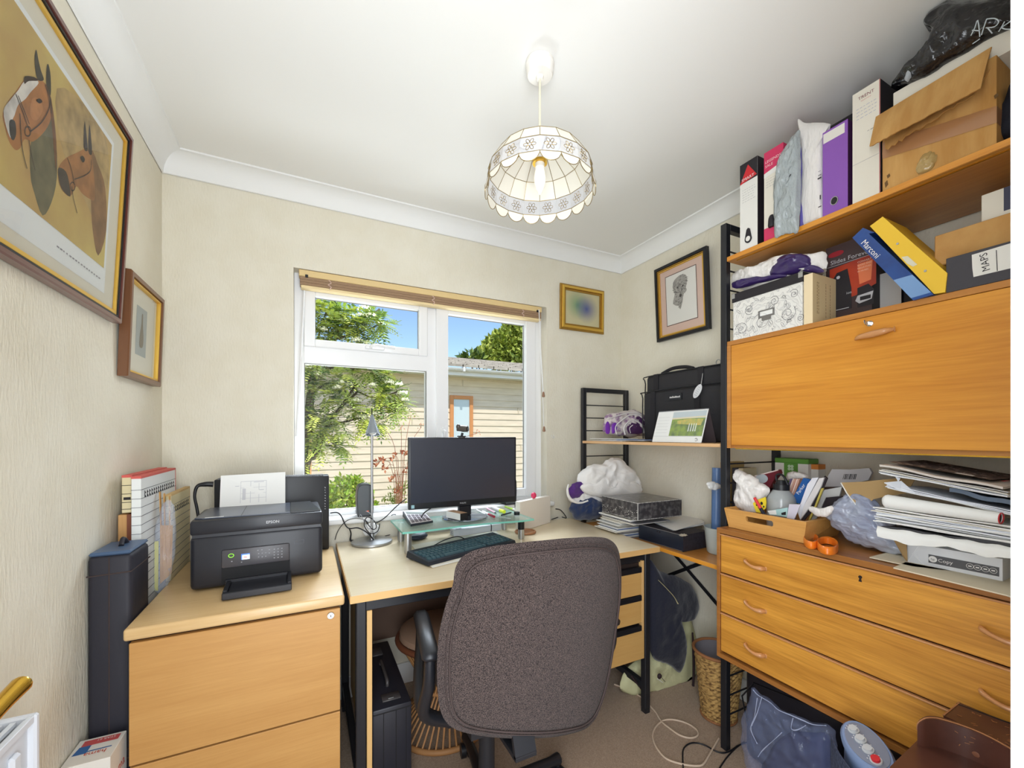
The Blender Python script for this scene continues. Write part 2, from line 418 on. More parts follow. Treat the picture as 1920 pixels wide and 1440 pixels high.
# ---------------- outside ----------------
GZ = -.6
mb = MB(); mb.box(-12, 22, 2.3, 34, GZ-.1, GZ); struct('ground_outside', mb, mat('gravel_and_grass', (150, 152, 105), .95, col2=(120, 118, 88), scale=4, bump=.5, bscale=40))
YN = 7.5
M_side = mat('cream_cladding', (226, 212, 188), .7, col2=(214, 200, 176), scale=3, stretch=(1, 1, 8))
M_roof = mat('roof_tile', (196, 188, 174), .85, col2=(158, 150, 138), scale=6)
house = thing('neighbour_bungalow', 'cream clad bungalow with grey tiled roof seen through the window', 'house', (3, YN, GZ))
mb = MB(M_side); z = GZ; k = 0
while z < 2.32:
    mb.add([(-6, YN-.018, z), (14, YN-.018, z), (14, YN-.002, z+.124), (-6, YN-.002, z+.124)], [(0, 1, 2, 3)])
    mb.add([(-6, YN-.018, z), (14, YN-.018, z), (14, YN+.004, z-.003), (-6, YN+.004, z-.003)], [(3, 2, 1, 0)])
    z += .125
mb.box(-6, 14, YN+.005, YN+.1, GZ, 2.5)
random.seed(3)
mb.use(mat('cladding_joint', (205, 192, 168), .8))
for i in range(46): zz = GZ+.125*random.randint(0, 22); xx = random.uniform(-3, 9); mb.box(xx, xx+.02, YN-.022, YN, zz+.004, zz+.12)
obj('wall_cladding', mb, None, house)
mb = MB(mat('white_fascia', (232, 232, 230), .5)); mb.box(-6.2, 14.2, YN-.34, YN, 2.32, 2.345); mb.box(-6.2, 14.2, YN-.36, YN-.34, 2.3, 2.44)
obj('fascia', mb, None, house)
mb = MB(mat('white_gutter', (222, 222, 220), .4))
g = [[V((x, YN-.41+.055*cos(a), 2.42+.055*sin(a))) for a in [pi+pi*k/8 for k in range(9)]] for x in (-6.2, 14.2)]; mb.sheet(g)
for i in range(12): mb.box(-6+i*1.7, -5.96+i*1.7, YN-.475, YN-.355, 2.36, 2.44)
obj('gutter', mb, None, house, smooth=60)
mb = MB(M_roof); random.seed(5)
n = 16; y0, z0, y1, z1 = YN-.46, 2.44, YN+3.1, 3.24
for i in range(n):
    a = i/n; b = (i+1)/n; ya, za, yb, zb = y0+(y1-y0)*a, z0+(z1-z0)*a, y0+(y1-y0)*b, z0+(z1-z0)*b
    x = -6.2+(i % 2)*.15
    while x < 14.2:
        h = random.uniform(0, .012)
        mb.add([(x+.008, ya, za+.045+h), (x+.292, ya, za+.045+h), (x+.292, yb+.02, zb+.012), (x+.008, yb+.02, zb+.012), (x+.008, ya, za), (x+.292, ya, za)], [(0, 1, 2, 3), (4, 5, 1, 0)])
        x += .3
mb.add([(-6.2, y0, z0), (14.2, y0, z0), (14.2, y1, z1), (-6.2, y1, z1)], [(0, 1, 2, 3)])
mb.box(-6.2, 14.2, y1-.02, y1+.14, z1-.02, z1+.05)
obj('roof', mb, None, house)
a = onY(843, 741, YN-.02); b = onY(886, 860, YN-.02)
wn = MB(mat('orange_wood_frame', (206, 142, 88), .5)); frame(wn, a.x, b.x, .5, a.z, .07, .07, .07, .07, YN-.06, YN-.01, .004)
f2 = obj('window_frame', wn, None, house)
s = MB(mat('net_curtain_pane', (196, 212, 216), .1, coat=.5)); s.box(a.x+.06, b.x-.06, YN-.035, YN-.03, .55, a.z-.06); obj('pane', s, None, f2)

def leafy(mb, cents, n, length, width, up=.3, seed=1):
    """single leaves filling round clumps; cents: (centre, radius)"""
    random.seed(seed)
    for c, r in cents:
        for i in range(n):
            d = V([random.gauss(0, 1) for _ in range(3)]).normalized(); p = V(c)+d*r*random.uniform(.35, 1)
            t = (d+V([random.uniform(-1, 1) for _ in range(3)])+V((0, 0, up))).normalized()
            u = t.cross(V([random.uniform(-1, 1) for _ in range(3)])).normalized(); L = length*random.uniform(.6, 1.2); w_ = width*random.uniform(.7, 1.2)
            mb.c = random.randrange(len(mb.mats)); nn = t.cross(u)*L*.12
            mb.add([p, p+t*L*.5+u*w_/2-nn, p+t*L, p+t*L*.5-u*w_/2-nn, p+t*L*.5], [(0, 1, 4), (1, 2, 4), (2, 3, 4), (3, 0, 4)])
def compound(mb, p, d, L, pairs=6, lf=.04):
    """a rowan leaf: leaflets in pairs along a drooping stalk"""
    d = d.normalized(); up = V((0, 0, 1)); sd = d.cross(up)
    if sd.length < .1: sd = V((1, 0, 0))
    sd.normalize(); nrm = sd.cross(d); q = V(p)
    for i in range(pairs+1):
        t = i/pairs; q = V(p)+d*L*t-up*L*.35*t*t
        for sgn in ((-1, 1) if i < pairs else (0,)):
            dd = (d*.55+sd*sgn-up*.15).normalized() if sgn else d
            l = lf*random.uniform(.8, 1.1)*(1-.3*abs(t-.4)); ww = dd.cross(nrm).normalized()*l*.17
            mb.add([q, q+dd*l*.5+ww, q+dd*l, q+dd*l*.5-ww], [(0, 1, 2, 3)])
G1 = mat('leaf_bright', (184, 192, 88), .6); G2 = mat('leaf_mid', (138, 156, 70), .6); G3 = mat('leaf_deep', (80, 104, 50), .6)
M_bark = mat('grey_bark', (92, 80, 66), .9, col2=(62, 54, 44), scale=30, bump=.4, bscale=60)
M_bloss = mat('cream_blossom', (250, 246, 220), .8)
YT = 3.7
rowan = thing('rowan_tree', 'white flowering rowan tree with feathery leaves outside the left pane', 'tree', (onY(585, 900, YT).x, YT, GZ))
mb = MB(M_bark)
def P(u, v, dy=0): return onY(u, v, YT+dy)
b0 = P(572, 900); mb.tube([(b0.x, YT, GZ), b0, P(592, 852), P(612, 800), P(640, 762), P(668, 720)], [.045, .03, .024, .018, .013, .008], 8, 5)
mb.tube([(b0.x-.07, YT+.05, GZ), P(566, 870), P(578, 800), P(582, 740), P(590, 690), P(612, 640), P(650, 610)], [.05, .04, .035, .03, .025, .016, .008], 8, 5)
for L in ([(612, 800), (650, 790), (700, 778), (745, 770)], [(640, 762), (665, 740), (672, 735), (700, 745), (745, 735)], [(590, 690), (630, 690), (680, 692), (730, 700)], [(582, 740), (610, 720), (645, 712)], [(578, 800), (600, 830), (630, 838)], [(612, 640), (650, 630), (690, 618), (715, 606)], [(592, 660), (600, 620), (612, 585)], [(650, 610), (680, 596), (712, 580)], [(594, 850), (575, 835), (566, 820)]):
    mb.tube([P(*q) for q in L], [.012, .004], 6, 4)
obj('trunk', mb, None, rowan, smooth=60)
cl = [(598, 572, 20), (612, 592, 26), (640, 586, 22), (668, 604, 24), (694, 612, 20), (716, 608, 12), (600, 628, 22), (628, 618, 22), (655, 612, 20), (676, 640, 14), (700, 588, 10), (596, 655, 15),
      (575, 690, 22), (600, 702, 22), (626, 712, 22), (652, 700, 20), (694, 696, 20), (722, 702, 22), (582, 726, 18), (575, 776, 20), (598, 782, 22), (624, 786, 20), (642, 760, 24), (618, 742, 22), (650, 726, 18), (668, 768, 20), (690, 784, 20), (712, 742, 20), (738, 736, 20), (752, 756, 14), (726, 758, 14), (642, 812, 22), (604, 806, 20), (582, 828, 16), (640, 838, 14), (712, 792, 12), (600, 840, 14), (740, 775, 10), (570, 870, 8)]
fol = MB(G1, G2, G3); blo = MB(M_bloss); random.seed(11); k = P(650, 750)
for u, v, r in cl:
    rr = r*.0050
    for i in range(int(r*2.0)):
        d = V([random.gauss(0, 1) for _ in range(3)]).normalized(); p = P(u, v, random.uniform(-.12, .12))+V((d.x, d.y*.8, d.z))*rr*random.uniform(.1, .8)
        dd = V((d.x+random.uniform(-.6, .6), d.y+random.uniform(-.6, .3), d.z*.5+random.uniform(-.4, .3)))
        fol.c = random.choice((0, 0, 1, 1, 2)); compound(fol, p, dd, random.uniform(.09, .14), 6, .050)
obj('foliage', fol, None, rowan)
for u, v, r in [(600, 570, 10), (683, 580, 12), (694, 592, 10), (676, 592, 8), (668, 640, 12), (690, 643, 8), (575, 690, 10), (592, 702, 11), (640, 718, 8), (655, 722, 10), (632, 728, 9), (700, 722, 8), (728, 718, 12), (745, 722, 12), (755, 738, 11), (758, 750, 9), (668, 752, 9), (676, 768, 10), (682, 782, 10), (700, 776, 8), (606, 618, 8), (640, 602, 8)]:
    for i in range(46):
        d = V([random.gauss(0, 1) for _ in range(3)]).normalized(); p = P(u, v, -.07)+V((d.x, d.y, abs(d.z)*.6))*r*.0048*random.uniform(.4, 1)
        q = random.uniform(.006, .011); e1 = V([random.uniform(-1, 1) for _ in range(3)]).normalized(); e2 = e1.cross(d).normalized()
        blo.add([p+e1*q, p+e2*q, p-e1*q, p-e2*q, p+d*q*.6], [(0, 1, 4), (1, 2, 4), (2, 3, 4), (3, 0, 4)])
obj('blossom', blo, None, rowan)

def bush(name, label, cat, spec, Y, n, l, wd, mats, seed, stems=None, group=None):
    base = onY(spec[0][0], spec[0][1], Y); o = thing(name, label, cat, (base.x, Y, GZ), 0, group)
    mb = MB(*mats); sc = Y/FPX*1.05; random.seed(seed)
    leafy(mb, [(onY(u, v, Y+random.uniform(-.3, .3)*r*sc), r*sc) for u, v, r in spec], n, l, wd, .3, seed)
    obj('foliage', mb, None, o)
    t = MB(M_bark)
    for u, v, r in spec[:stems or 4]: t.tube([(base.x, Y, GZ), onY(u, v, Y)], [.02*Y/5, .006*Y/5], 6)
    obj('stems', t, None, o)
bush('leafy_shrub', 'bright green leafy shrub low outside the left pane', 'shrub', [(650, 935, 26), (625, 930, 20), (672, 930, 22), (640, 912, 16), (690, 950, 18), (610, 950, 20), (665, 905, 10), (630, 960, 24), (665, 962, 24), (700, 962, 10)], 4.3, 170, .06, .03, (G1, G2, mat('leaf_lime', (168, 200, 70), .55)), 21)
bush('small_shrub', 'sparse olive shrub low beside the monitor outside', 'shrub', [(740, 930, 16), (755, 915, 12), (728, 945, 14), (748, 950, 14)], 4.6, 60, .05, .02, (mat('leaf_olive', (150, 160, 80), .6), G2), 22)
bush('broadleaf_tree', 'dense green tree rising behind the neighbouring roof', 'tree', [(950, 665, 42), (930, 655, 26), (965, 630, 24), (985, 640, 30), (945, 640, 22), (910, 668, 16), (975, 660, 34), (985, 612, 12), (1005, 660, 40), (1010, 620, 30), (960, 618, 14)], 17, 900, .26, .17, (mat('leaf_sunlit', (176, 190, 84), .6), G1, G2), 23)
bush('distant_sapling', 'small thin tree left of the dense tree behind the roof', 'tree', [(885, 672, 10), (895, 668, 8), (872, 674, 6), (900, 676, 8)], 14.5, 45, .3, .14, (G2, G3), 24)
# a dried seed-head plant
o = thing('dried_plant', 'dry brown branching plant against the cream cladding outside', 'plant', (onY(745, 900, 4.2).x, 4.2, GZ))
st = MB(mat('dry_stem', (150, 100, 78), .9)); hd = MB(mat('dry_seed_head', (196, 128, 96), .9), mat('dry_leaf', (150, 82, 58), .9)); random.seed(8)
def Q(u, v): return onY(u, v, 4.2)
r0 = V((o.location.x, 4.2, GZ)); tips = [(771, 778), (725, 808), (752, 800), (790, 800), (704, 868), (720, 880), (738, 856), (758, 852), (735, 898), (762, 880), (745, 920), (716, 862), (895, 812)]
for u, v in tips:
    m_ = Q(750+(u-745)*.3, 900+(v-900)*.3); st.tube([r0, m_, Q(u, v)], [.004, .003, .0022], 5, 4)
    for i in range(9):
        d = V([random.uniform(-1, 1) for _ in range(3)]); p = Q(u, v)+d*.035; hd.c = 0 if v < 840 else random.randrange(2); L = .02 if v < 840 else .045
        e = V([random.uniform(-1, 1) for _ in range(3)]).normalized(); f = e.cross(V((0, 1, .3))).normalized()
        hd.add([p-e*L*.5, p+f*L*.25, p+e*L*.5, p-f*L*.25], [(0, 1, 2, 3)])
obj('stems', st, None, o); obj('seed_heads', hd, None, o)
# timber at the left edge of the view
o = thing('wooden_trellis', 'orange timber trellis panel behind the rowan trunk outside', 'trellis', (onY(572, 900, 4.6).x, 4.6, GZ))
a = onY(566, 740, 4.6); b = onY(584, 740, 4.6)
mb = MB(mat('orange_timber', (214, 156, 108), .7)); mb.box(a.x-.35, a.x-.3, 4.6, 4.65, GZ, 1.7); mb.box(a.x+.04, b.x, 4.6, 4.66, GZ, 1.68)
for zz in (-.2, .3, .8, 1.3): mb.box(a.x-.35, b.x, 4.61, 4.63, zz, zz+.07)
obj('post_and_rails', mb, None, o)
# ---------------- furniture ----------------
W_cab = wood('pale_oak_top', (224, 192, 142), (208, 172, 120), 0, 5, .35, .25)
W_cabf = wood('honey_oak_front', (200, 152, 90), (184, 134, 74), 0, 5, .45, .1)
W_edge = wood('oak_edge', (206, 158, 98), (190, 140, 84), 0, 5, .45)
W_desk = wood('beech_with_glare', (232, 216, 186), (222, 204, 170), 0, 4, .3, .35)  # window glare put into the desktop colour, paler than the beech edge
W_deske = mat('beech_edge', (214, 172, 112), .5)
W_teak = wood('teak_drawer', (234, 168, 70), (180, 118, 42), 1, 5, .4, .25, (.35, .7))
W_teakt = wood('teak_case', (180, 120, 58), (142, 90, 42), 1, 5, .4, .2)
W_orange = wood('orange_teak_flap', (228, 158, 58), (198, 124, 34), 1, 4, .4, .2)
W_shelf = wood('teak_shelf', (206, 142, 68), (174, 112, 48), 1, 4, .38, .3)
W_light = wood('light_shelf', (230, 188, 140), (214, 168, 118), 1, 4, .45)
W_handle = wood('carved_handle', (214, 158, 106), (190, 128, 76), 1, 8, .35, .3)
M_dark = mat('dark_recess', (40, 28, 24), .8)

# filing cabinet
fc = thing('filing_cabinet', 'oak veneer two drawer filing cabinet carrying the printer', 'filing cabinet', (-.16, 1.68, 0))
mb = MB(); mb.box(-.415, .102, 1.36, 1.995, .700, .731, .007, seg=3); obj('top', mb, W_cab, fc, smooth=40)
mb = MB(); mb.box(-.403, .088, 1.39, 1.98, .0, .695); mb.box(-.39, .08, 1.4, 1.97, .694, .7002); obj('body', mb, M_blackp, fc)
for z0, z1 in ((.378, .690), (.062, .373)):
    mb = MB(W_cabf); mb.box(-.406, .090, 1.371, 1.389, z0, z1, .0015); d = obj('drawer', mb, None, fc)
    if z0 > .3:
        p = onY(620, 1153, 1.371); mb = MB(M_steel); mb.cyl((p.x, 1.372, p.z), (p.x, 1.364, p.z), .0095, n=28); mb.use(M_chrome); mb.cyl((p.x, 1.365, p.z), (p.x, 1.362, p.z), .006, n=20); mb.use(M_blackp); mb.box(p.x-.0008, p.x+.0008, 1.3612, 1.363, p.z-.003, p.z+.003)
        obj('lock', mb, None, d, smooth=40, label='round chrome lock')

# desk
dk = thing('desk', 'beech topped desk on a black steel frame below the window', 'desk', (.75, 1.68, 0))
mb = MB(W_desk); mb.box(.117, 1.383, 1.340, 2.035, .7075, .731, .002); obj('desktop', mb, None, dk)
mb = MB(W_deske); mb.box(.1165, 1.3835, 1.3385, 1.3402, .708, .7305); mb.box(.1155, .1172, 1.34, 2.03, .708, .7305); mb.box(1.3828, 1.3845, 1.34, 2.03, .708, .7305); obj('edge_banding', mb, None, dk)
mb = MB(M_black)
mb.box(.15, 1.35, 1.375, 1.41, .665, .7072, .002); mb.box(.15, 1.35, 1.95, 1.98, .665, .7072, .002)
obj('under_rail', mb, None, dk)
mb = MB(mat('brown_modesty', (92, 70, 56), .6)); mb.box(.19, 1.30, 1.93, 1.945, .3, .66); obj('modesty_panel', mb, None, dk)
for x in (.135, 1.322):
    for y in (1.362, 1.962):
        mb = MB(M_black); mb.box(x, x+.030, y, y+.030, .02, .7072, .003); mb.box(x+.002, x+.028, y+.002, y+.028, 0, .02); obj('leg', mb, None, dk)
    mb = MB(M_black); mb.box(x+.003, x+.027, 1.39, 1.962, .10, .13, .002); obj('foot_rail', mb, None, dk)
mb = MB(W_deske); mb.box(.168, .184, 1.372, 1.92, .13, .665, .001); obj('side_panel', mb, None, dk)
xr = 1.318; xl = 1.03
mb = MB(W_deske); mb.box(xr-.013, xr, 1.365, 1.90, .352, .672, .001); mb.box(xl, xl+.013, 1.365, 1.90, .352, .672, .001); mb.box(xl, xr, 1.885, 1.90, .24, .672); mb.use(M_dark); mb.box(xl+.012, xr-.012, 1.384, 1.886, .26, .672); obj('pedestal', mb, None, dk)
for z0, z1, xx in ((.527, .622, xr-.014), (.405, .499, xr-.014), (.246, .368, xr)):
    mb = MB(wood('drawer_beech', (206, 164, 100), (196, 152, 88), 0, 5, .5)); mb.box(xl+.013 if z0 > .3 else xl, xx-.0005, 1.364, 1.381, z0, z1, .001)
    dr = obj('drawer', mb, None, dk); mb = MB(M_blackp); mb.box(xl+.014, xr-.0145, 1.362, 1.383, z1+.0005, z1+.024, .002); obj('grip', mb, None, dr, label='black recessed grip strip')

# ladder side frames of the shelving
def ladder(name, label, y, h, xf=1.446, xb=1.792, rung=.0755, rail_top=True):
    o = thing(name, label, 'shelving frame', (xf, y, 0), 0)
    for i, x in enumerate((xf+.0125, xb-.0125)):
        mb = MB(M_black); mb.box(x-.0125, x+.0125, y-.0125, y+.0125, 0, h, .0015); obj('upright', mb, None, o)
    mb = MB(M_black); mb.box(xf+.025, xb-.025, y-.0125, y+.0125, h-.025, h, .0015); obj('top_rail', mb, None, o)
    z = h-.025-rung
    while z > .06:
        mb = MB(M_black); mb.cyl((xf+.02, y, z), (xb-.02, y, z), .0032, n=8); obj('rung', mb, None, o, smooth=60); z -= rung
    return o
Y1 = 1.077
ladder('ladder_frame', 'tall black ladder frame at the left end of the bureau', Y1, 2.038)
ladder('ladder_frame', 'short black ladder frame against the wall right of the window', 2.0, 1.497)
YR = .17
ladder('ladder_frame', 'black ladder frame at the right end of the drawers by the doorway', YR-.008, 2.038)

def board(name, label, z0, z1, x0, x1, y0, y1, m, em=None, strip=False):
    o = thing(name, label, 'shelf', ((x0+x1)/2, (y0+y1)/2, z0)); mb = MB(m); mb.box(x0, x1, y0, y1, z0, z1, .002); obj('board', mb, None, o)
    mb = MB(em or m); mb.box(x0-.0008, x0+.001, y0+.002, y1-.002, z0+.001, z1-.001); obj('front_edge', mb, None, o)
    if strip:
        mb = MB(M_brass if strip == 1 else em); mb.box(x0+.016, x0+.0185, y0+.01, y1-.03, z0-.0035, z0+.0005); obj('metal_lip', mb, None, o, label='thin brass lip under the front edge')
    return o
board('shelf', 'teak top shelf carrying the row of files and the torn box', 1.886, 1.904, 1.447, 1.795, YR+.006, Y1-.0135, W_shelf, W_orange, 1)
board('shelf', 'light wood shelf carrying the black bag and the desk calendar', 1.172, 1.186, 1.44, 1.795, Y1+.0135, 1.9865, W_light)
board('shelf', 'teak lower shelf between desk and drawers holding the box files', .688, .706, 1.447, 1.795, Y1+.0135, 1.9865, W_shelf, W_orange)
# cross brace
o = thing('cross_brace', 'black flat metal cross brace behind the lower shelf', 'brace', (1.797, 1.54, .1))
for (a, b) in (((1265, 1040), (1342, 1130)), ((1250, 1080), (1315, 1056))):
    p, q = onX(*a, 1.798), onX(*b, 1.798); d = (q-p)/(q.y-p.y)
    A = p+d*(1.98-p.y); B = p+d*(1.10-p.y)
    mb = MB(M_black); mb.bar(A, B, .018, .003, (1, 0, 0)); obj('bar', mb, None, o)

# bureau cabinet
bu = thing('bureau_cabinet', 'orange teak drop-front bureau cabinet hung between the ladder frames', 'cabinet', (1.62, .62, 1.168))
x0, x1, y0, y1, z0, z1 = 1.449, 1.793, YR+.006, Y1-.0135, 1.170, 1.579
mb = MB(W_shelf); mb.box(x0, x1, y0, y1, z1-.017, z1, .001); mb.box(x0, x1, y0, y0+.016, z0, z1-.017); mb.box(x0, x1, y1-.016, y1, z0, z1-.017); mb.box(x0+.018, x1, y0+.016, y1-.016, z0, z0+.014); mb.box(x1-.01, x1, y0+.016, y1-.016, z0, z1-.017)
obj('case', mb, None, bu)
mb = MB(M_brass); mb.box(x0+.020, x0+.024, y0+.02, y1-.02, z0-.004, z0+.0005); obj('metal_lip', mb, None, bu)
mb = MB(W_orange); mb.box(x0-.0005, x0+.016, y0+.018, y1-.018, z0+.012, z1-.0185, .001); fl = obj('flap', mb, None, bu)
p = onX(1640, 628, x0)
mb = MB(W_handle); mb.tube([(x0-.002, p.y+.045, p.z-.004), (x0-.013, p.y+.03, p.z-.001), (x0-.014, p.y, p.z+.001), (x0-.012, p.y-.028, p.z+.004), (x0-.002, p.y-.045, p.z+.006)], [.003, .007, .010, .0085, .003], 12, 6); obj('handle', mb, None, fl, smooth=60)
p = onX(1632, 607, x0)
mb = MB(M_chrome); mb.cyl((x0, p.y, p.z), (x0-.004, p.y, p.z), .008, n=20); mb.box(x0-.022, x0-.004, p.y-.001, p.y+.001, p.z-.004, p.z+.004); mb.tube(ring_pts((x0-.026, p.y, p.z), .007, 14, (1, 0, 0), (0, .3, 1)), .0015, 6, closed=True); obj('key', mb, None, fl, smooth=40)

# chest of drawers
ch = thing('chest_of_drawers', 'wide teak chest of three long drawers with carved handles', 'chest of drawers', (1.59, .62, .388))
x0, x1, y0, y1, z0, z1 = 1.385, 1.793, YR+.006, 1.0595, .388, .871
mb = MB(W_teakt); mb.box(x0, x1, y0, y1, z1-.018, z1, .001); mb.box(x0, x1, y0, y0+.014, z0, z1-.018); mb.box(x0, x1, y1-.013, y1, z0, z1-.018, .001); mb.box(x0, x1, y0+.014, y1-.013, z0, z0+.016); mb.box(x1-.01, x1, y0+.014, y1-.014, z0, z1-.018); mb.use(M_dark); mb.box(x0+.022, x0+.03, y0+.014, y1-.013, z0+.016, z1-.018)
obj('case', mb, None, ch)
for k in range(3):
    a = .8515-.147*(k+1)+.003; b = .8515-.147*k-.001
    mb = MB(W_teak); mb.box(x0+.003, x0+.02, y0+.016, y1-.015, a, b-.004, .002)
    mb.use(W_handle); mb.box(x0-.001, x0+.012, y0+.016, y1-.015, b-.0055, b-.0005, .0012)
    dr = obj('drawer', mb, None, ch)
    for yy in (.911, .342):
        zz = (.772, .628, .478)[k]
        mb = MB(W_handle); mb.tube([(x0+.004, yy+.034, zz+.007), (x0-.010, yy+.028, zz+.006), (x0-.020, yy+.008, zz+.001), (x0-.020, yy-.012, zz-.003), (x0-.011, yy-.028, zz-.004), (x0+.004, yy-.034, zz-.005)], [.0035, .006, .0045, .0055, .0085, .005], 12, 6)
        obj('handle', mb, None, dr, smooth=60)
    if k == 0:
        mb = MB(M_dark); p = onX(1612, 1085, x0); mb.cyl((x0+.0035, p.y, p.z+.004), (x0+.002, p.y, p.z+.004), .0045, n=14); mb.prism([(x0+.002, p.y-.002, p.z), (x0+.002, p.y+.002, p.z), (x0+.002, p.y+.004, p.z-.009), (x0+.002, p.y-.004, p.z-.009)], (.002, 0, 0)); obj('keyhole', mb, None, dr)

# office chair
def fabric(name, c1, c2):
    m = mat(name, c1, .95, col2=c2, scale=520, lo=.42, hi=.58, bump=.8, bscale=520, sheen=.08, detail=2, spec=.2); return m
M_fab = fabric('taupe_tweed', (90, 76, 72), (34, 27, 27))
M_seam = mat('taupe_seam', (66, 54, 52), .95)
oc = thing('office_chair', 'taupe tweed office armchair with its back to the viewer at the desk', 'office chair', (.50, 1.12, 0))
out = [(848, 1100), (856, 1060), (880, 1036), (940, 1022), (1040, 1011), (1115, 1007), (1148, 1015), (1162, 1042), (1165, 1100), (1156, 1180), (1142, 1270), (1125, 1330), (1104, 1362), (1062, 1378), (975, 1385), (890, 1378), (848, 1364), (827, 1335), (820, 1280), (822, 1200), (834, 1140)]
def cb(u, v, off=0):
    y = .94
    for _ in range(4): p = onY(u, v, y); y = .955-.10*(p.z-.41)+.045*((p.x-.53)/.24)**2
    return V((p.x, p.y-.045*((p.x-.53)/.24)**2, p.z))
P0 = [cb(*q) for q in out]
cen = sum(P0, V((0, 0, 0)))/len(P0); nrm = V((0, -1, .1)).normalized()
# wraparound upholstered shell: front and rear grids between the outline, rounded at the rim
mb = MB(M_fab); mb.puff(P0, None, None, .022, tb=.05, amp=.0012, freq=9, rings=16, sub=6, N=nrm, power=.42)
def bend(p): return V((p.x, p.y+.045*((p.x-.53)/.24)**2, p.z))
mb.v = [bend(p) for p in mb.v]
bk = obj('backrest', mb, None, oc, smooth=60)
S = smooth_path(P0, 6, True); S2 = [bend(cen+(p-cen)*.90+V((-.003, -.0165, .002))) for p in S]; S3 = [bend(cen+(p-cen)*.935+V((-.002, -.0135, .002))) for p in S]
mb = MB(M_seam); mb.tube(S2, .0022, 6, closed=True); mb.tube(S3, .0012, 6, closed=True); obj('piping', mb, None, bk, smooth=60)
mb = MB(M_fab); mb.puff([(.375, 1.02), (.36, 1.38), (.40, 1.44), (.55, 1.455), (.72, 1.44), (.77, 1.38), (.76, 1.02), (.55, .99)], (1, 0, 0), (0, 1, 0), .05, tb=.03, amp=.001, freq=9, rings=12, o=(0, 0, .45), N=(0, 0, 1), power=.4); obj('seat', mb, None, oc, smooth=60)
for sx in (-1, 1):
    if sx < 0: n0, f0 = onZ(808, 1232, .655), onZ(789, 1152, .655)
    else: n0, f0 = V((.862, 1.02, .632)), V((.872, 1.27, .640))
    mb = MB(M_blackp); d = (f0-n0)
    mb.bar(n0-d*.04, f0+d*.04, .046, .028, (0, 0, 1), .011); ar = obj('armrest', mb, None, oc, smooth=60)
    mb = MB(M_blackp); x = n0.x
    xi = .36 if sx < 0 else .74
    mb.tube([f0+V((0, -.01, -.005)), f0+V((0, 0, -.08)), V((x+(.0 if sx < 0 else 0), 1.14, .47)), V((xi, 1.13, .415))], [.014, .016, .017, .015], 10, 6)
    mb.tube([n0+V((0, .01, -.008)), n0+V((0, .02, -.08)), V((x, 1.10, .47)), V((xi, 1.12, .415))], [.014, .016, .017, .015], 10, 6); obj('support', mb, None, ar, smooth=60)
mb = MB(M_black); mb.bar((.5, .935, .40), (.5, .99, .55), .06, .012, (0, 1, 0)); mb.bar((.5, .93, .40), (.5, 1.2, .395), .06, .012); mb.box(.40, .60, 1.06, 1.32, .385, .41); obj('back_bracket', mb, None, oc)
mb = MB(M_black); mb.cyl((.5, 1.19, .10), (.5, 1.19, .385), .025); mb.cyl((.5, 1.19, .07), (.5, 1.19, .13), .04); obj('column', mb, None, oc, smooth=40)
for k in range(5):
    a = 2*pi*k/5+R(-62); e = V((.5+.30*cos(a), 1.19+.30*sin(a), .075))
    mb = MB(M_blackp); mb.tube([(.5, 1.19, .105), (.5+.1*cos(a), 1.19+.1*sin(a), .102), e], [.024, .02, .014], 10, 4); lg = obj('leg', mb, None, oc, smooth=60)
    mb = MB(M_blackp); t = V((-sin(a), cos(a), 0)); mb.cyl(e+t*.004+V((0, 0, -.05)), e+t*.022+V((0, 0, -.05)), .025); mb.cyl(e-t*.004+V((0, 0, -.05)), e-t*.022+V((0, 0, -.05)), .025); mb.cyl(e+V((0, 0, -.05)), e+V((0, 0, .0)), .006); obj('castor', mb, None, lg, smooth=40)

# pendant lamp
px_, py_ = .62, 1.068
pl = thing('pendant_lamp', 'ceiling pendant with a domed capiz shell shade in brass wire', 'ceiling lamp', (px_, py_, 1.93))
M_pl = mat('white_bakelite', (240, 236, 228), .35)
mb = MB(M_pl); mb.lathe([(0, ZC-.001), (.042, ZC-.001), (.043, ZC-.012), (.040, ZC-.016), (.040, ZC-.034), (.036, ZC-.040), (.012, ZC-.043), (.009, ZC-.052), (0, ZC-.052)], (px_, py_, 0), 32); obj('ceiling_rose', mb, None, pl, smooth=40)
mb = MB(mat('cream_flex', (232, 224, 196), .5)); mb.cyl((px_, py_, ZC-.05), (px_, py_, 2.065), .0032, n=8); obj('flex', mb, None, pl, smooth=60)
M_cap = mat('capiz_shell', (244, 240, 226), .35, alpha=.86, sub=.0)
M_cap2 = mat('clear_shell', (226, 228, 236), .35, alpha=.42)
M_wire = mat('brass_wire', (148, 128, 84), .4, .7)
rows = [(.155, 1.961), (.1575, 1.999), (.136, 2.040), (.102, 2.066), (.055, 2.083)]
N = 18; shell = MB(M_cap, M_cap2); wire = MB(M_wire)
def sp(r, z, a): return V((px_+r*cos(a), py_+r*sin(a), z))
rows = [(.160, 1.958), (.154, 2.002), (.125, 2.046), (.062, 2.084)]
for r in range(3):
    (ra, za), (rb, zb) = rows[r], rows[r+1]
    for k in range(N):
        a, b = 2*pi*k/N, 2*pi*(k+1)/N; shell.c = 1 if r == 0 else 0
        shell.add([sp(ra, za, a), sp(ra, za, b), sp(rb, zb, b), sp(rb, zb, a)], [(0, 1, 2, 3)])
        if r: wire.tube([sp(ra, za, a), sp(rb, zb, a)], .0010, 5)
        wire.tube([sp(rb, zb, a), sp(rb, zb, b)], .0011, 5)
